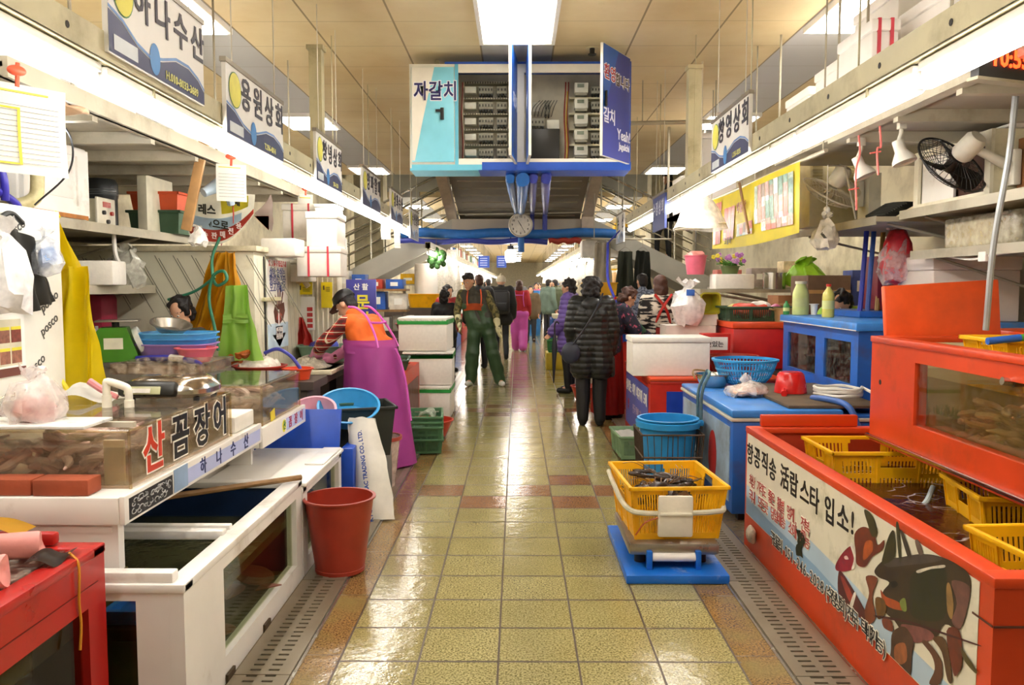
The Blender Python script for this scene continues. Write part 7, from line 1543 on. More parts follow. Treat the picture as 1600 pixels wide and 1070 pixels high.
t = thing('coat_pile', 'grey white plastic sheet bundle hanging behind the man in waders', 'sheet'); cloth(PLASTIC('#e9e4da', .7), (-1.7, 16.2, 2.2), (-1.2, 16.2, 2.2), (-1.8, 16.2, 1.1), (-1.1, 16.2, 1.1), 3, .06, seed=3).build('plastic', t)
t = thing('blue_barrel', 'white and blue barrel by the yellow tub behind the stairs', 'barrel', (-1.75, 15.6, 1.1)); b = MB(WHT); b.lathe([(0, .22), (.22, .22), (.22, .8), (.2, .82), (0, .82)], n=24); b.build('body', t); b = MB(BLUE); b.lathe([(0, 0), (.23, 0), (.23, .22), (0, .22)], n=24); b.build('base', t)
t = thing('yellow_tub', 'yellow square tub on the stall top behind the women in black', 'tub', (-1.7, 14.9, 1.1)); bowl_mb(YC, .3, .24, .26, sq=5).build('body', t)
b = MB(M('#5a5048', .6)); b.box(-2.4, -1.4, 14.6, 16.0, 0, 1.098); solo(b, 'stall_block', 'dark stall counter carrying the yellow tub and the barrel', 'counter')
t = thing('potted_plant', 'small green plant hanging by the white and blue barrel', 'plant', (-1.42, 14.3, 1.86)); b = MB(M('#4a7a3a', .7, var=.4, scale=30)); rr = random.Random(8); [b.ell((rr.uniform(-.14, .14), rr.uniform(-.1, .1), rr.uniform(-.05, .3)), (.05, .04, .05), u=8, v=6) for _ in range(22)]; b.build('foliage', t); b = MB(WOOD); b.tube([(0, 0, .2), (0, 0, .44)], .005, 5); b.build('stem', t)
# ================================================================ people
def solid(prims, vox, name, parent, mat, smooth=3, fn=None):
    """one continuous surface grown round tapered limbs and ellipsoids"""
    b = MB(mat)
    for p in prims:
        if p[0] == 'c':
            _, a, c, r0, r1 = p; a, c = Vector(a), Vector(c)
            b.ell(a, r0, u=12, v=8); b.ell(c, r1, u=12, v=8)
            if (c - a).length > 1e-4: b.tube([a, c], [r0, r1], 12)
        else: b.ell(p[1], p[2], p[3] if len(p) > 3 else None, u=16, v=10)
    o = b.build(name, None); m = o.modifiers.new('r', 'REMESH'); m.mode = 'VOXEL'; m.voxel_size = vox
    s = o.modifiers.new('s', 'SMOOTH'); s.iterations = smooth; s.factor = .5
    me = evaluated(o); o.modifiers.clear(); o.data = me
    if fn:
        for v, n in zip(me.vertices, [v.normal.copy() for v in me.vertices]): v.co += fn(v.co, n)
    me.polygons.foreach_set('use_smooth', [True] * len(me.polygons)); me.materials.clear(); me.materials.append(mat); me.update()
    o.parent = parent; return o
SK = M('#d9a684', .5, var=.06); HAIR = M('#1c1614', .5, bump=.5, scale=40); HAIRB = M('#4a2a1c', .5, bump=.5, scale=40)
BASEJ = dict(pelvis=(0, 0, .93), waist=(0, 0, 1.06), chest=(0, -.01, 1.27), neck=(0, 0, 1.44), head=(0, .025, 1.575), face=(0, 1, -.08),
    shL=(-.175, -.01, 1.39), shR=(.175, -.01, 1.39), elL=(-.225, -.03, 1.12), elR=(.225, -.03, 1.12), wrL=(-.23, .05, .88), wrR=(.23, .05, .88),
    hipL=(-.09, 0, .89), hipR=(.09, 0, .89), knL=(-.095, .02, .48), knR=(.095, .02, .48), anL=(-.095, -.01, .09), anR=(.095, -.01, .09), toeL=(-.11, .13, .03), toeR=(.11, .13, .03))
def hand_prims(el, wr, side, curl=.5, k=1.):
    d = (wr - el).normalized(); x = d.cross(V(0, 0, 1)); x = x.normalized() if x.length > .2 else d.cross(V(0, 1, 0)).normalized()
    w = d.cross(x).normalized()            # width of the palm
    if w.y < 0: w = -w                     # thumb side points forward
    pn = w.cross(d).normalized() * (1 if side < 0 else -1)
    pr = [('c', wr, wr + d * .05 * k, .024 * k, .03 * k)]
    for i, (L, o) in enumerate(((.068, .026), (.075, .009), (.07, -.009), (.056, -.025))):
        a = wr + d * .078 * k + w * o * k; m_ = a + (d + pn * curl * .4).normalized() * L * .5 * k; e = m_ + (d + pn * curl * 1.6).normalized() * L * .5 * k
        pr += [('c', wr + d * .03 * k + w * o * .7 * k, a, .012 * k, .0105 * k), ('c', a, m_, .0098 * k, .009 * k), ('c', m_, e, .009 * k, .0075 * k)]
    a = wr + d * .025 * k + w * .026 * k; m_ = a + (d * .7 + w * .8 + pn * .2).normalized() * .035 * k; pr += [('c', a, m_, .013 * k, .011 * k), ('c', m_, m_ + (d + w * .1 + pn * .3).normalized() * .03 * k, .0105 * k, .008 * k)]
    return pr
def arms(j, a, ra=(.05, .042, .03)):
    q = []
    for s in 'LR': q += [('c', j['sh' + s], j['el' + s], ra[0] + a, ra[1] + a), ('c', j['el' + s], j['wr' + s], ra[1] + a, ra[2] + a)]
    return q
def torso(j, a, low=None):
    P, Wt, C, N = j['pelvis'], j['waist'], j['chest'], j['neck']; sx = (j['shR'] - j['shL']).normalized(); q = []
    for s in (-1, 1):
        o = sx * .075 * s; q += [('c', C + o, Wt + o * .9, .095 + a, .09 + a), ('c', Wt + o * .9, P + o * 1.05, .09 + a, .1 + a)]
    q += [('c', j['shL'] * .85 + C * .15, j['shR'] * .85 + C * .15, .058 + a, .058 + a), ('c', j['shL'] * .8 + C * .2, C - sx * .06, .06 + a, .085 + a), ('c', j['shR'] * .8 + C * .2, C + sx * .06, .06 + a, .085 + a), ('c', C, P, .09 + a, .1 + a)]
    if low is not None:
        d = (P - Wt).normalized() * low; q += [('c', P - sx * .08, P + d - sx * .09, .1 + a, .105 + a), ('c', P + sx * .08, P + d + sx * .09, .1 + a, .105 + a)]
    return q
def legs(j, a, sc=1.):
    q = [('c', j['hipL'], j['hipR'], .095 + a, .095 + a)]
    for s in 'LR': q += [('c', j['hip' + s], j['kn' + s], .082 + a, .056 + a), ('c', j['kn' + s], j['an' + s] + V(0, 0, .0), .056 + a * sc, .04 + a * sc)]
    return q
def person(lab, loc, rotz, H=1.65, vox=.012, skin=True, J=None, top=None, top_a=.018, top_low=.04, bottom=None, bot_a=.012, shoes=None, hair=None, hair_style='perm', gloves=None, quilt=0., sleeves=None, far=False, group=None, curl=.6):
    t = thing('person', lab, 'person', loc, rotz, group); k = H / 1.70
    j = {a: Vector(p) * k for a, p in {**BASEJ, **(J or {})}.items()}; f = j['face'].normalized()
    side = f.cross(V(0, 0, 1)).normalized(); up = side.cross(f).normalized(); hd = j['head']
    RM = Matrix((side, f, up)).transposed()
    pr = [('e', hd + up * .015, (.074 * k, .09 * k, .1 * k), RM), ('e', hd + f * .025 - up * .045, (.058 * k, .068 * k, .072 * k), RM), ('c', j['neck'] - V(0, 0, .03), hd - up * .05 - f * .015, .052 * k, .05 * k)]
    pr += [('c', hd + f * .085 * k + up * .005, hd + f * .105 * k - up * .028, .009 * k, .014 * k), ('e', hd + f * .083 * k - up * .07, (.026 * k, .014 * k, .009 * k), RM), ('e', hd + f * .075 * k + up * .028 * k, (.05 * k, .014 * k, .01 * k), RM), ('e', hd + f * .07 * k - up * .1 * k, (.028 * k, .025 * k, .02 * k), RM)]
    for s in (-1, 1): pr.append(('e', hd + side * s * .077 * k - up * .01 - f * .005, (.01 * k, .022 * k, .032 * k), RM))
    pr += torso(j, -.012) + arms(j, -.006) + legs(j, -.008)
    for s, sg in (('L', -1), ('R', 1)):
        pr += hand_prims(j['el' + s], j['wr' + s], sg, curl, 1.05 if not far else 1.25); pr.append(('c', j['an' + s], j['toe' + s], .04 * k, .03 * k))
    solid(pr, vox, 'body', t, SK, 2)
    for s in (-1, 1):
        b = MB(WHT); b.ell(hd + f * .083 * k + side * s * .031 * k + up * .008 * k, (.013 * k, .008 * k, .0065 * k), RM, 10, 6); b.m(BLACK); b.ell(hd + f * .089 * k + side * s * .031 * k + up * .008 * k, (.006 * k, .004 * k, .006 * k), RM, 8, 6); b.build('eye', t)
    if not far:
        b = MB(M('#b06a5c', .5)); b.ell(hd + f * .0935 * k - up * .07 * k, (.024 * k, .006 * k, .006 * k), RM, 10, 6); b.build('mouth', t)
    def fold(sd, amp=.008):
        return lambda c, n: n * (noise.noise(V(c.x * 9 + sd, c.y * 9, c.z * 5)) * amp)
    if bottom: solid(legs(j, bot_a, 1.15), vox * 1.1, 'trousers', t, bottom, 3, fold(1))
    if top:
        q = torso(j, top_a, top_low) + ([] if sleeves else arms(j, top_a)) + [('c', j['neck'] - V(0, 0, .04), j['neck'] + V(0, 0, .015), .062 * k + top_a * .4, .055 * k + top_a * .4)]
        def qf(c, n):
            if not quilt: return n * noise.noise(V(c.x * 8, c.y * 8, c.z * 6)) * .008
            return n * (quilt * (abs(math.sin(c.z * PI / .062 + .3 * noise.noise(c * 6))) ** .6 - .6) + noise.noise(c * 14) * .004)
        solid(q, vox if not quilt else min(vox, .01), 'jacket', t, top, 2, qf)
    if sleeves: solid(arms(j, top_a * .8), vox, 'sleeves', t, sleeves, 2, fold(5))
    if shoes:
        for s in 'LR':
            an, to = j['an' + s], j['toe' + s]; dn = V(0, 0, -.035 * k); b = solid([('c', V(an.x, an.y, .06), V(an.x, an.y, .045), .05, .05), ('c', V(an.x, an.y, .045), V(to.x, to.y, .04), .046, .04), ('c', V(an.x, an.y, .11), V(an.x, an.y, .05), .046, .048)], .012, 'shoe', t, shoes, 2, lambda c, n: V(0, 0, max(0, .002 - c.z)))
    if gloves:
        for s, sg in (('L', -1), ('R', 1)):
            d = (j['wr' + s] - j['el' + s]).normalized(); solid([('c' , p[1], p[2], p[3] + .006, p[4] + .006) for p in hand_prims(j['el' + s], j['wr' + s], sg, curl, 1.08)] + [('c', j['wr' + s] - d * .12, j['wr' + s] + d * .01, .054, .042)], max(.006, vox * .7), 'glove', t, gloves, 2)
    if hair:
        hs = {'big': [('e', hd + up * .035 * k - f * .02 * k, (.118, .115, .108), RM), ('e', hd - f * .06 * k - up * .05, (.108, .075, .09), RM)],
              'perm': [('e', hd + up * .045 * k - f * .022 * k, (.094, .098, .092), RM), ('e', hd - f * .055 * k - up * .03, (.09, .06, .09), RM)],
              'bob': [('e', hd + up * .04 * k - f * .018 * k, (.09, .098, .09), RM), ('e', hd - f * .045 * k - up * .05, (.095, .065, .11), RM)],
              'short': [('e', hd + up * .04 * k - f * .018 * k, (.081, .092, .084), RM), ('e', hd - f * .045 * k - up * .015, (.074, .052, .075), RM), ('e', hd + f * .04 * k + up * .075 * k, (.066, .05, .04), RM)]}[hair_style]
        am = .03 if hair_style in ('perm', 'big') else .008
        o = solid([('e', p[1], tuple(x * k for x in p[2]), p[3]) if p[0] == 'e' else p for p in hs], vox, 'hair', t, hair, 1, lambda c, n: n * (noise.noise(c * 26) * am))
    return t, j
def skirt(t, c0, c1, r0, r1, mat, name='apron', folds=7, amp=.02, a0=0, a1=2 * PI, sy=.85, nu=56, th=.004, seed=0):
    """cloth wrapped round the legs from the waist c0 to the hem c1"""
    c0, c1 = Vector(c0), Vector(c1); b = MB(mat)
    def f(u, v):
        a = a0 + (a1 - a0) * u; r = r0 + (r1 - r0) * v ** .8 + amp * v * math.sin(folds * a + seed + 1.5 * math.sin(2 * a)); c = c0 * (1 - v) + c1 * v
        return c + V(r * math.cos(a), r * sy * math.sin(a), 0) + noise.noise_vector(V(a * 1.5, v * 3, seed)) * .012 * v
    b.sheet(f, nu, 22, th); o = b.build(name, t); return o
def straps(t, pts_list, mat, r=.012, name='strap'):
    for p in pts_list: b = MB(mat); b.tube(bez(p, 5), r, 6); b.build(name, t)
def plaid():
    t = NT('plaid'); o = t.obj(); s = t.n('ShaderNodeSeparateXYZ'); t.l(o, s.inputs[0])
    def st(a, per, w, off=0.): return t.val(t.val(t.val(t.val(a, 'ADD', off), 'DIVIDE', per), 'FRACT'), 'LESS_THAN', w)
    d = t.val(t.val(s.outputs[0], 'ADD', s.outputs[1]), 'MULTIPLY', .8)
    c = t.mix(t.val(st(s.outputs[2], .06, .4), 'MULTIPLY', .75), lin('#b3261c'), lin('#2a1614')); c = t.mix(t.val(st(d, .06, .4), 'MULTIPLY', .6), c, lin('#241414'))
    c = t.mix(st(s.outputs[2], .06, .1, .02), c, lin('#e0d4b4')); c = t.mix(st(d, .06, .1, .015), c, lin('#e0d4b4')); t.l(c, t.b.inputs['Base Color']); t.b.inputs['Roughness'].default_value = .8; return t.m
def blotch(a, b_, sc=18, lo=.45, hi=.55, c=None, stretch=(1, 1, 1)):
    t = NT('blotch'); mp = t.n('ShaderNodeMapping'); mp.inputs['Scale'].default_value = stretch; t.l(t.obj(), mp.inputs[0]); v = mp.outputs[0]
    col = t.mix(t.ramp(t.noise(sc, 3, v), lo, hi), lin(a), lin(b_))
    if c: col = t.mix(t.ramp(t.noise(sc * 1.3, 2, v), .6, .66), col, lin(c))
    t.l(col, t.b.inputs['Base Color']); t.b.inputs['Roughness'].default_value = .75; return t.m
BK = M('#171716', .55, bump=.1); PUF = M('#1b1c19', .42, var=.15); PKA = M('#cf5cb8', .38, var=.07, bump=.05, scale=5); ORV = M('#e0661c', .8, var=.08, bump=.2); DK = M('#20201f', .7)
# woman in the pink apron, bent over the cutting board
t, j = person('person in orange vest and long pink apron bending over the cutting board', (-1.16, 6.62, 0), 1.05, 1.62, .008,
    J=dict(pelvis=(0, -.02, .90), waist=(0, .03, 1.02), chest=(0, .12, 1.18), neck=(0, .22, 1.30), head=(0, .33, 1.41), face=(-.12, .75, -.62), shL=(-.175, .18, 1.26), shR=(.175, .18, 1.26), elL=(-.27, .36, 1.07), elR=(.22, .38, 1.06), wrL=(-.19, .54, .93), wrR=(.08, .54, .93), knL=(-.1, .03, .47), knR=(.1, .05, .47)),
    sleeves=plaid(), top=None, bottom=DK, shoes=BK, hair=HAIR, hair_style='short', gloves=M('#d884a8', .4), curl=.3)
jj = dict(j); jj['pelvis'] = j['waist'] + V(0, -.03, .0); solid(torso(jj, .02) + [('c', j['neck'] - V(0, 0, .05), j['neck'] + V(0, .02, .015), .072, .066)], .01, 'vest', t, ORV, 3, lambda c, n: n * noise.noise(c * 9) * .012)
skirt(t, (0, .05, 1.0), (0, -.03, .03), .212, .275, PKA, folds=6, amp=.032, seed=2, sy=1.0)
skirt(t, (0, .07, 1.06), (0, .06, .96), .215, .218, PKA, name='apron_waist', folds=3, amp=.006, sy=1.0)
straps(t, [[(s_ * .13, -.13, 1.0), (s_ * .11, -.085, 1.1), (s_ * .085, .015, 1.24), (s_ * .09, .12, 1.315), (s_ * .1, .2, 1.325)] for s_ in (-1, 1)] + [[(-.095, -.03, 1.2), (0, -.045, 1.195), (.095, -.03, 1.2)]], PKA, .010)
straps(t, [[(.0, -.2, .99), (.03, -.225, .9), (.06, -.26, .7), (.08, -.29, .4)]], PKA, .012, 'apron_tie')
hd, f = j['head'], j['face'].normalized(); up = V(0, .62, .75).normalized()
b = MB(BLACK); RMc = Matrix((f.cross(V(0, 0, 1)).normalized(), f, f.cross(V(0, 0, 1)).normalized().cross(f).normalized())).transposed(); b.lathe([(.093, 0), (.092, .03), (.08, .065), (.045, .088), (0, .094)], hd + RMc @ V(0, -.01, .03), 22, 1, 1.08, rot=RMc); b.poly([hd + RMc @ V(x, y, z) for x, y, z in ((-.075, .06, .035), (-.06, .14, .022), (0, .165, .018), (.06, .14, .022), (.075, .06, .035))], RMc @ V(0, 0, .006)); b.build('cap', t)
# man in green waders
WAD = M('#3c5638', .42, var=.15, bump=.08); 
t, j = person('person in green chest waders with orange bib and pale gloves standing by the foam boxes', (-.48, 12.1, 0), PI, 1.74, .009,
    J=dict(pelvis=(.06, 0, .92), waist=(.09, 0, 1.05), chest=(.15, .0, 1.24), neck=(.20, .03, 1.40), head=(.235, .07, 1.53), face=(.45, .8, -.35), shL=(-.02, .0, 1.34), shR=(.34, .0, 1.35), elL=(-.15, .03, 1.08), elR=(.41, -.02, 1.09), wrL=(-.19, .14, .86), wrR=(.37, .12, .92), hipL=(-.03, 0, .88), hipR=(.15, 0, .88), knL=(-.12, .04, .48), knR=(.18, .04, .48), anL=(-.215, -.01, .09), anR=(.21, 0, .09), toeL=(-.26, .12, .03), toeR=(.26, .13, .03)),
    top=M('#4c4a40', .85, bump=.2), top_a=.02, top_low=-.1, sleeves=blotch('#4a4a2c', '#8a7f4a', 22), hair=HAIR, hair_style='short', gloves=M('#e2dcae', .5), shoes=M('#e4e2da', .5), curl=.35)
o = solid(legs(j, .038, 1.3) + [('c', j['pelvis'] + V(-.07, 0, 0), j['chest'] + V(-.075, .0, -.1), .14, .125), ('c', j['pelvis'] + V(.07, 0, 0), j['chest'] + V(.075, 0, -.1), .14, .125)], .012, 'waders', t, WAD, 3, lambda c, n: n * (noise.noise(V(c.x * 6, c.y * 6, c.z * 9)) * .018))
c = j['chest']; b = MB(M('#e0622a', .6)); b.sheet(lambda u, v: V(c.x - .16 + .32 * u, .16 + .0 * v - .08 * (2 * u - 1) ** 2, c.z - .15 + .1 * v + .02 * math.sin(PI * u)), 14, 4, .006); b.build('bib', t)
for s in (-1, 1):
    b = MB(M('#d9562a', .6)); b.tube(bez([(c.x + s * .1, .15, c.z - .06), (c.x + s * .105, .13, c.z + .06), (c.x + s * .09, .06, c.z + .165), (c.x + s * .08, -.06, c.z + .14)], 5), .011, 6); b.build('strap', t)
# woman in the black quilted coat
t, j = person('person seen from behind in black quilted hooded coat with navy shoulder bag', (.795, 8.62, 0), -.12, 1.60, .009,
    J=dict(elR=(.235, .0, 1.10), wrR=(.215, .07, .86), elL=(-.235, -.02, 1.1), wrL=(-.2, .1, .9), head=(0, .05, 1.56), face=(.15, 1, -.2)),
    top=PUF, top_a=.038, top_low=.25, bottom=BK, bot_a=.022, shoes=BK, hair=HAIR, hair_style='big', quilt=.010)
solid([('e', (0, -.085, 1.29), (.12, .06, .09)), ('e', (0, -.10, 1.2), (.09, .045, .09))], .012, 'hood', t, PUF, 3)
t2 = thing('shoulder_bag', 'small navy bag hanging at the left hip of the black quilted coat', 'bag', (.56, 8.42, .70)); b = MB(M('#2a2f3e', .5)); b.ell((0, 0, .1), (.1, .05, .115)); b.build('pouch', t2); b = MB(M('#23262e', .5)); b.tube(bez([(.02, -.045, .19), (.13, -.075, .35), (.25, -.075, .55), (.33, .0, .72)], 6), .009, 6); b.build('strap', t2)
t2 = thing('folded_umbrella', 'short dark folded umbrella in the hand of the black quilted coat', 'umbrella', (1.02, 8.66, .52)); b = MB(M('#33322e', .5)); b.tube([(0, 0, 0), (0, 0, .03), (0, 0, .2), (0, .01, .24)], [.02, .034, .03, .014], 10); b.build('canopy', t2); b = MB(BLACK); b.tube([(0, .01, .24), (0, .012, .30)], .012, 8); b.build('handle', t2)
# woman in the purple coat with long umbrella
PUR = M('#6a52a0', .45, var=.12)
t, j = person('person in purple quilted coat with short curly hair looking towards the left stalls', (.735, 11.3, 0), 1.25, 1.60, .011, J=dict(face=(.1, 1, -.1), wrL=(-.2, .2, .92), elL=(-.235, .02, 1.1)), top=PUR, top_a=.05, top_low=.22, bottom=BK, shoes=BK, hair=HAIR, quilt=.012)
t2 = thing('long_umbrella', 'long black folded umbrella held upright beside the purple coat', 'umbrella', (.50, 11.0, .17)); b = MB(M('#2a2c30', .45)); b.tube([(0, 0, 0), (0, 0, .05), (.01, 0, .5), (.012, 0, .66)], [.008, .012, .04, .02], 10); b.build('canopy', t2); b = MB(BLACK); b.tube(bez([(.012, 0, .66), (.012, 0, .8), (.04, 0, .84), (.07, 0, .81)], 5), .011, 6); b.build('handle', t2)
# seller in floral jacket and red apron
flo = blotch('#1a1c2a', '#22263c', 20, c='#b0506a')
t, j = person('person with curly brown hair, floral jacket and red apron leaning right', (1.02, 9.15, 0), -1.35, 1.56, .011, J=dict(waist=(0, .02, 1.05), chest=(0, .1, 1.24), neck=(0, .18, 1.38), head=(0, .27, 1.48), face=(0, .8, -.6), shL=(-.175, .14, 1.33), shR=(.175, .14, 1.33), elL=(-.24, .3, 1.1), elR=(.24, .28, 1.1), wrL=(-.14, .48, 1.05), wrR=(.12, .48, 1.0)), top=flo, top_a=.035, bottom=DK, shoes=BK, hair=HAIRB)
skirt(t, (0, .02, 1.0), (0, .0, .06), .17, .22, M('#b01f1c', .4), folds=5); straps(t, [[(-.1, .0, 1.05), (-.1, -.02, 1.2), (-.07, .07, 1.37)], [(.1, .0, 1.05), (.1, -.02, 1.2), (.07, .07, 1.37)]], M('#b01f1c', .4), .014)
b = MB(M('#2f5a42', .5)); b.tube([j['elR'] + V(0, .02, 0), j['elR'] * .3 + j['wrR'] * .7], [.07, .062], 12); b.build('sleeve_cover', t)
zeb = blotch('#1a1614', '#d8cfbc', 16, .47, .52, stretch=(.5, .5, 2))
t, j = person('person in zebra print top with red apron straps, back turned, behind the foam box', (1.66, 9.4, 0), .1, 1.62, .012, top=zeb, top_a=.035, bottom=DK, shoes=BK, hair=HAIRB, hair_style='bob')
skirt(t, (0, .0, 1.02), (0, 0, .1), .17, .2, M('#c42a20', .4), folds=4); straps(t, [[(-.1, -.1, 1.03), (-.03, -.15, 1.22), (.1, -.12, 1.4)], [(.1, -.1, 1.03), (.03, -.15, 1.22), (-.1, -.12, 1.4)]], M('#c42a20', .4), .016)
person('person in grey checked jacket with short dark hair, behind the zebra print top', (1.84, 11.9, 0), .3, 1.68, .014, top=blotch('#4a5568', '#8a94a8', 30), top_a=.03, bottom=DK, shoes=BK, hair=HAIR, hair_style='short')
person('person in bright lime jacket behind the blue glass tank, head bowed', (3.0, 7.45, 0), PI * .8, 1.50, .012, J=dict(head=(0, .1, 1.52), face=(.3, .7, -.7)), top=M('#8fc41e', .5), top_a=.045, bottom=DK, shoes=BK, hair=HAIR)
person('person with dark curly hair half hidden behind the blue basin stack', (-2.36, 5.70, 0), PI * .95, 1.42, .01, J=dict(face=(.1, .9, -.5), elL=(-.2, 0, 1.15), elR=(.2, 0, 1.15), wrL=(-.14, .1, 1.0), wrR=(.14, .1, 1.0), shL=(-.15, -.01, 1.39), shR=(.15, -.01, 1.39)), top=blotch('#5a2a34', '#3a4a3a', 24), top_a=.0, bottom=DK, shoes=BK, hair=HAIR)
person('person in black suit climbing the right stairs', (2.92, 15.75, 2.0), 1.45, 1.68, .013, J=dict(knR=(.1, .2, .55), anR=(.1, .22, .2), toeR=(.1, .36, .15), face=(0, 1, -.3)), top=DK, top_a=.035, top_low=.1, bottom=BK, shoes=BK, hair=HAIR, hair_style='short')
# passers-by down the aisle
t, j = person('person with pale knitted hat, black padded jacket and backpack walking away', (-.33, 16.6, 0), .05, 1.70, .014, J=dict(anL=(-.09, .12, .09), toeL=(-.1, .26, .03), knL=(-.09, .1, .48), anR=(.1, -.18, .1), toeR=(.1, -.05, .03)), top=DK, top_a=.06, top_low=.1, bottom=M('#23262c', .7), shoes=BK)
b = MB(M('#c9c0a8', .8, bump=.4)); b.lathe([(.098, 0), (.1, .05), (.085, .1), (.04, .135), (0, .14)], j['head'] + V(0, 0, .0), 20); b.ell(j['head'] + V(0, 0, .15), .025); b.build('knitted_hat', t)
t2 = thing('backpack', 'black backpack on the person with the pale knitted hat', 'backpack', (-.34, 16.42, .92)); b = MB(M('#2a2a2c', .6)); b.box(-.19, .19, -.13, .04, 0, .48, .06, seg=3); b.build('bag', t2); b = MB(BLACK); b.box(-.14, .14, -.16, -.13, .06, .24, .02); b.build('pocket', t2)
t, j = person('person in red sweater and pink rubber trousers walking away down the aisle', (.05, 18.6, 0), 0, 1.62, .014, J=dict(anL=(-.08, .14, .09), toeL=(-.08, .28, .03), anR=(.09, -.16, .1), toeR=(.09, -.03, .03)), top=M('#a81a24', .7), top_a=.025, top_low=-.02, bottom=PKA, bot_a=.05, shoes=M('#8a2a20', .5), hair=HAIRB, hair_style='bob')
straps(t, [[(-.11, -.1, 1.02), (-.09, -.14, 1.2), (-.1, -.08, 1.36)], [(.11, -.1, 1.02), (.09, -.14, 1.2), (.1, -.08, 1.36)], [(-.09, -.135, 1.28), (.09, -.135, 1.28)]], PKA, .01)
person('person in dark jacket just behind the shoulder of the man in waders', (-.68, 14.6, 0), .4, 1.70, .014, top=DK, top_a=.05, bottom=DK, shoes=BK, hair=HAIRB, hair_style='short')
t, j = person('person in black top sitting at the left stall, seen from behind', (-1.16, 12.9, 0), -.5, 1.42, .012, top=M('#161616', .7), top_a=.03, bottom=DK, shoes=BK, hair=HAIR, J=dict(elR=(.2, .15, 1.15), wrR=(.1, .36, 1.1), shR=(.17, .02, 1.38)))
person('person in red apron facing the aisle at the left stall beside the black top', (-1.2, 14.0, 0), -2.5, 1.50, .014, top=M('#b02a2a', .6), top_a=.03, bottom=DK, shoes=BK, hair=HAIR)
crowd = [('person in brown coat beyond the red sweater, facing the camera', .36, 21.5, PI, 1.50, '#5a4a30', HAIR, 'bob'), ('person in grey green jacket shopping beyond the purple coat', .86, 22.5, -.8, 1.68, '#5f7468', HAIR, 'short'), ('person in olive jacket beside the grey green jacket', 1.1, 23.3, .8, 1.68, '#4a5238', HAIR, 'short'),
    ('person in pink top far down the aisle', .62, 26.0, PI, 1.6, '#d06a90', HAIR, 'bob'), ('person in dark coat far down the aisle on the left', -.85, 24.0, .2, 1.7, '#24242a', HAIR, 'short'), ('person in maroon coat far down the aisle on the left', -.5, 27.0, 2.8, 1.6, '#5a2028', HAIR, 'bob'), ('person in grey coat far down the middle of the aisle', .1, 30.0, .1, 1.68, '#5a5a60', HAIR, 'short'), ('person in red jacket far right of the aisle', 1.08, 26.5, 2, 1.6, '#b02830', HAIR, 'bob'), ('person in navy jacket far left of the aisle', -1.15, 29.5, -1.2, 1.65, '#22304a', HAIR, 'short'), ('person in white top far right of the aisle', .9, 33.0, 3.0, 1.6, '#d8d4cc', HAIR, 'bob')]
for lab, x, y, rz, H, c, hr, hs in crowd:
    person(lab, (x, y, 0), rz, H, .02, top=M(c, .7), top_a=.04, top_low=.1, bottom=M('#2a2c34', .7), shoes=BK, hair=hr, hair_style=hs, far=True)
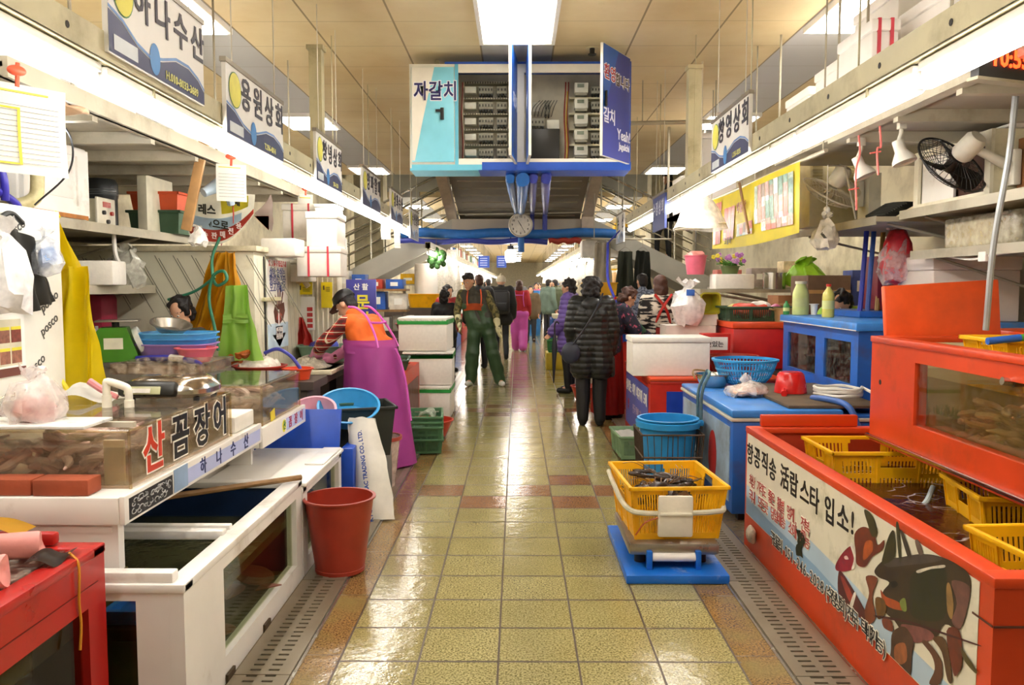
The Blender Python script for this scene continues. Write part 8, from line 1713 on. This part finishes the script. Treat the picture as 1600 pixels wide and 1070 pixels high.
# ================================================================ the far hall beyond the stairs
rr = random.Random(33)
for s, side in ((-1, 'left'), (1, 'right')):
    src = None
    for i in range(12):
        y = 18.4 + i * 2.9; x0 = s * 1.45
        t = thing('stall_counter', f'low stall counter in the far row on the {side} of the aisle', 'counter', (0, y, 0), group=f'far {side} stall counters')
        b = MB(M(rr.choice(['#b03a26', '#2c5aa8', '#8a8478', '#c9c2b0']), .5)); b.box(min(x0, s * 2.7), max(x0, s * 2.7), 0, 2.5, 0, .78, .01); b.build('body', t)
        b = MB(M('#cfcac0', .4)); b.box(min(x0 - s * .04, s * 2.74), max(x0 - s * .04, s * 2.74), -.02, 2.52, .78, .82, .006); b.build('top', t)
        t = thing('goods_rack', f'steel goods rack behind the far {side} stall counters', 'rack', (0, y, 0), group=f'far {side} goods racks')
        b = MB(zincm)
        for yy in (.1, 2.3): b.box(min(s * 2.3, s * 2.34), max(s * 2.3, s * 2.34), yy, yy + .04, .821, 2.6)
        b.build('post', t); b = MB(zincm); [b.box(min(s * 2.25, s * 2.9), max(s * 2.25, s * 2.9), .05, 2.4, z, z + .03) for z in (1.5, 2.1, 2.6)]; b.build('board', t)
        for z in (.821, 1.531, 2.131, 2.631):
            yy = y + .15
            while yy < y + 2.2:
                d = rr.uniform(.25, .55); h = rr.uniform(.16, .42 if z != .821 else .3); c, cn = rr.choice(FARW + [('#efece4', 'white')] * 5); xx = s * (rr.uniform(1.7, 2.0) if z < 1 else 2.5)
                b = MB(M(c, .65, var=.15)); b.box(-.17, .17, -d / 2, d / 2, 0, h, .01); b.m(PAPER); b.box(-.1, .1, -d / 2 - .002, -d / 2, h * .35, h * .6)
                solo(b, 'goods_box', f'{cn} goods box on the far {side} stalls beyond the stairs', 'box', (xx, yy + d / 2, z + .001), group=f'{cn} goods boxes on the far {side} stalls'); yy += d + rr.uniform(.1, .5)
        for k in range(3):
            b = MB(EM('#fff6ea', BULB_E)); b.lathe([(0, -.09), (.035, -.08), (.05, -.03), (.03, .03), (.02, .05), (0, .05)], n=12); b.m(BLACK); b.tube([(0, 0, .05), (0, 0, .1)], .022, 8); b.tube([(0, 0, .1), (0, 0, CZ - 2.15 - .004)], .006, 4)
            solo(b, 'hanging_bulb', f'lit bulb hanging over the far {side} stalls', 'light bulb', (s * 1.62, y + .3 + k * .9, 2.15), group=f'bulbs over the far {side} stalls')
        for bx, by in ((2.0, 1.2), (1.72, .3), (1.9, 2.2)):
            b = MB(PLASTIC('#efece4', .8)); b.lathe([(0, 0), (.13, .03), (.16, .2), (.1, .42), (.03, .5), (.05, .54)], n=14); b.jitter(.05, 6, i); b.m(WHT); b.tube([(0, 0, .5), (0, 0, CZ - 1.6 - .004)], .004, 4)
            solo(b, 'hanging_bag', f'white plastic bag hanging over the far {side} stalls', 'bag', (s * bx, y + by, 1.6), group=f'bags over the far {side} stalls')
for i, (x, w) in enumerate(((-1.02, .34), (-.48, .3))):
    t = thing('direction_sign', ('left', 'right')[i] + ' one of the two small blue signs hung far down the aisle', 'sign', (x, 25.0, 2.05)); b = MB(M('#2c4aa4', .4)); b.box(-w / 2, w / 2, -.02, .02, 0, .36); b.build('board', t)
    b = MB(M('#a8b4dc', .5)); [b.box(-w * .35, w * .3, -.0215, -.02, .06 + k * .07, .085 + k * .07) for k in range(4)]; b.build('printed_lines', t); b = MB(STEEL); b.tube([(0, 0, .36), (0, 0, CZ - 2.05 - .004)], .008, 5); b.build('hanger_rod', t)
t = thing('blue_drum', 'bright blue drum standing beyond the person in the red sweater', 'drum', (.42, 24.4, .0)); b = MB(M('#3a86d0', .4)); b.lathe([(0, .0), (.28, 0), (.29, .5), (.28, 1.35), (0, 1.35)], n=24); b.build('body', t)
t = thing('blue_cart', 'blue framed cart of white trays beside the purple coat', 'cart', (1.0, 16.5, 0)); b = MB(M('#2a5aa8', .4)); 
for x in (-.3, .3):
    for y in (-.4, .4): b.tube([(x, y, .0), (x, y, .85)], .02, 6)
for z in (.35, .82): b.tube([(-.3, -.4, z), (.3, -.4, z), (.3, .4, z), (-.3, .4, z), (-.3, -.4, z)], .018, 6)
b.build('frame', t); b = MB(WHT); b.box(-.28, .28, -.38, .38, .375, .55, .01); b.build('tray', t); b = MB(M('#d8d0b0', .5)); b.box(-.28, .28, -.38, .38, .84, .92, .01); b.build('top_tray', t)
b = MB(M('#3a8a4a', .5)); t = crate(M('#3f8f4c', .5), .34, .5, .22, 'green_basket', 'green basket of goods beside the cart, left of the purple coat', 'basket', (.72, 14.6, .31), 0, .9, ribs=7); 
b = MB(M('#c9b02c', .5)); b.box(-.2, .2, -.28, .28, 0, .305, .01); solo(b, 'yellow_box', 'yellow box under the green basket on the aisle floor', 'box', (.72, 14.6, .002))
for k, (x, y, z, c, lab) in enumerate(((1.9, 14.3, 1.35, '#3f4438', 'dark rubber trousers hanging under the right stairs, nearest'), (2.2, 14.3, 1.35, '#2c2f28', 'dark rubber trousers hanging under the right stairs, behind'), (1.5, 14.3, 1.5, '#b8b0a0', 'pale work coat hanging under the right stairs'))):
    t = thing('work_clothes', lab, 'clothes', (0, 0, 0)); cloth(M(c, .6), (x - .12, y, z + .75), (x + .12, y, z + .75), (x - .2, y - .02, z - .3), (x + .2, y - .02, z - .3), 2, .05, seed=k).build('cloth', t); b = MB(STEEL); b.tube(bez([(x - .12, y, z + .74), (x, y, z + .82), (x + .12, y, z + .74)]), .006, 5); b.tube([(x, y, z + .81), (x, y, 2.3)], .005, 5); b.build('hanger', t)
b = MB(zincm); b.tube([(1.3, 14.3, 2.31), (2.7, 14.3, 2.31)], .015, 8); b.tube([(1.35, 14.3, 2.31), (1.35, 14.3, CZ - .004)], .008, 6); b.tube([(2.65, 14.3, 2.31), (2.65, 14.3, CZ - .004)], .008, 6); solo(b, 'clothes_rail', 'steel rail hung under the right stairs for work clothes', 'rail')
for k, (x, z, c) in enumerate(((1.42, 1.75, '#e0a81c'), (1.42, 1.5, '#e0a81c'))):
    crate(M(c, .4), .3, .3, .2, 'yellow_tub', ('upper', 'lower')[k] + ' yellow tub on the stall beyond the black quilted coat', 'tub', (x, 12.9, 1.345 - k * .225), 0, .92, slots=False, handles=False)
b = MB(M('#b8afa0', .6)); b.box(1.2, 2.4, 12.5, 13.8, 0, 1.10); solo(b, 'stall_block', 'pale stall block carrying the yellow tubs on the right', 'counter')
b = MB(M('#3a42b0', .4)); b.tube(bez([(1.18, 10.6, 2.05), (1.16, 10.4, 1.6), (1.22, 10.2, 1.35), (1.3, 10.2, 1.1), (1.34, 10.3, .78)]), .018, 8); b.tube([(1.18, 10.6, 2.05), (1.38, 10.6, 2.26)], .01, 6); solo(b, 'violet_hose', 'violet hose hanging from the end of the right rail', 'hose')
box_tank('red tank farther back on the right behind the seller in red apron', 1.25, 2.6, 10.35, 11.7, .78, M('#b82a1c', .4), None, (-1, M('#3a4a9a', .5)))
t = thing('white_tub', 'white tub of ice on the far right red tank', 'tub', (1.55, 10.9, .79)); bowl_mb(WHT, .2, .2, .16, sq=5).build('body', t)
t = thing('blue_tub', 'blue tub beside the white tub on the far right red tank', 'tub', (1.5, 10.4, .79)); bowl_mb(BLUE, .17, .18, .14, sq=5).build('body', t)
# far right lamp that hangs across under the landing
ls2 = dup(ls, (1.95, 19.0, 2.35), -.5, 'single fluorescent tube hanging askew below the white cabinet', group=None)
if 'group' in ls2: del ls2['group']

b = MB(zincm); b.tube([(1.0, 7.9, 3.05), (2.0, 7.9, 3.07)], .02, 8); b.tube([(1.2, 7.9, 3.07), (1.2, 7.9, CZ - .004)], .006, 5); b.tube([(1.9, 7.9, 3.08), (1.9, 7.9, CZ - .004)], .006, 5); solo(b, 'cross_pipe', 'thin grey pipe hung crosswise right of the meter cabinet', 'pipe')
bpy.data.scenes.remove(TS)
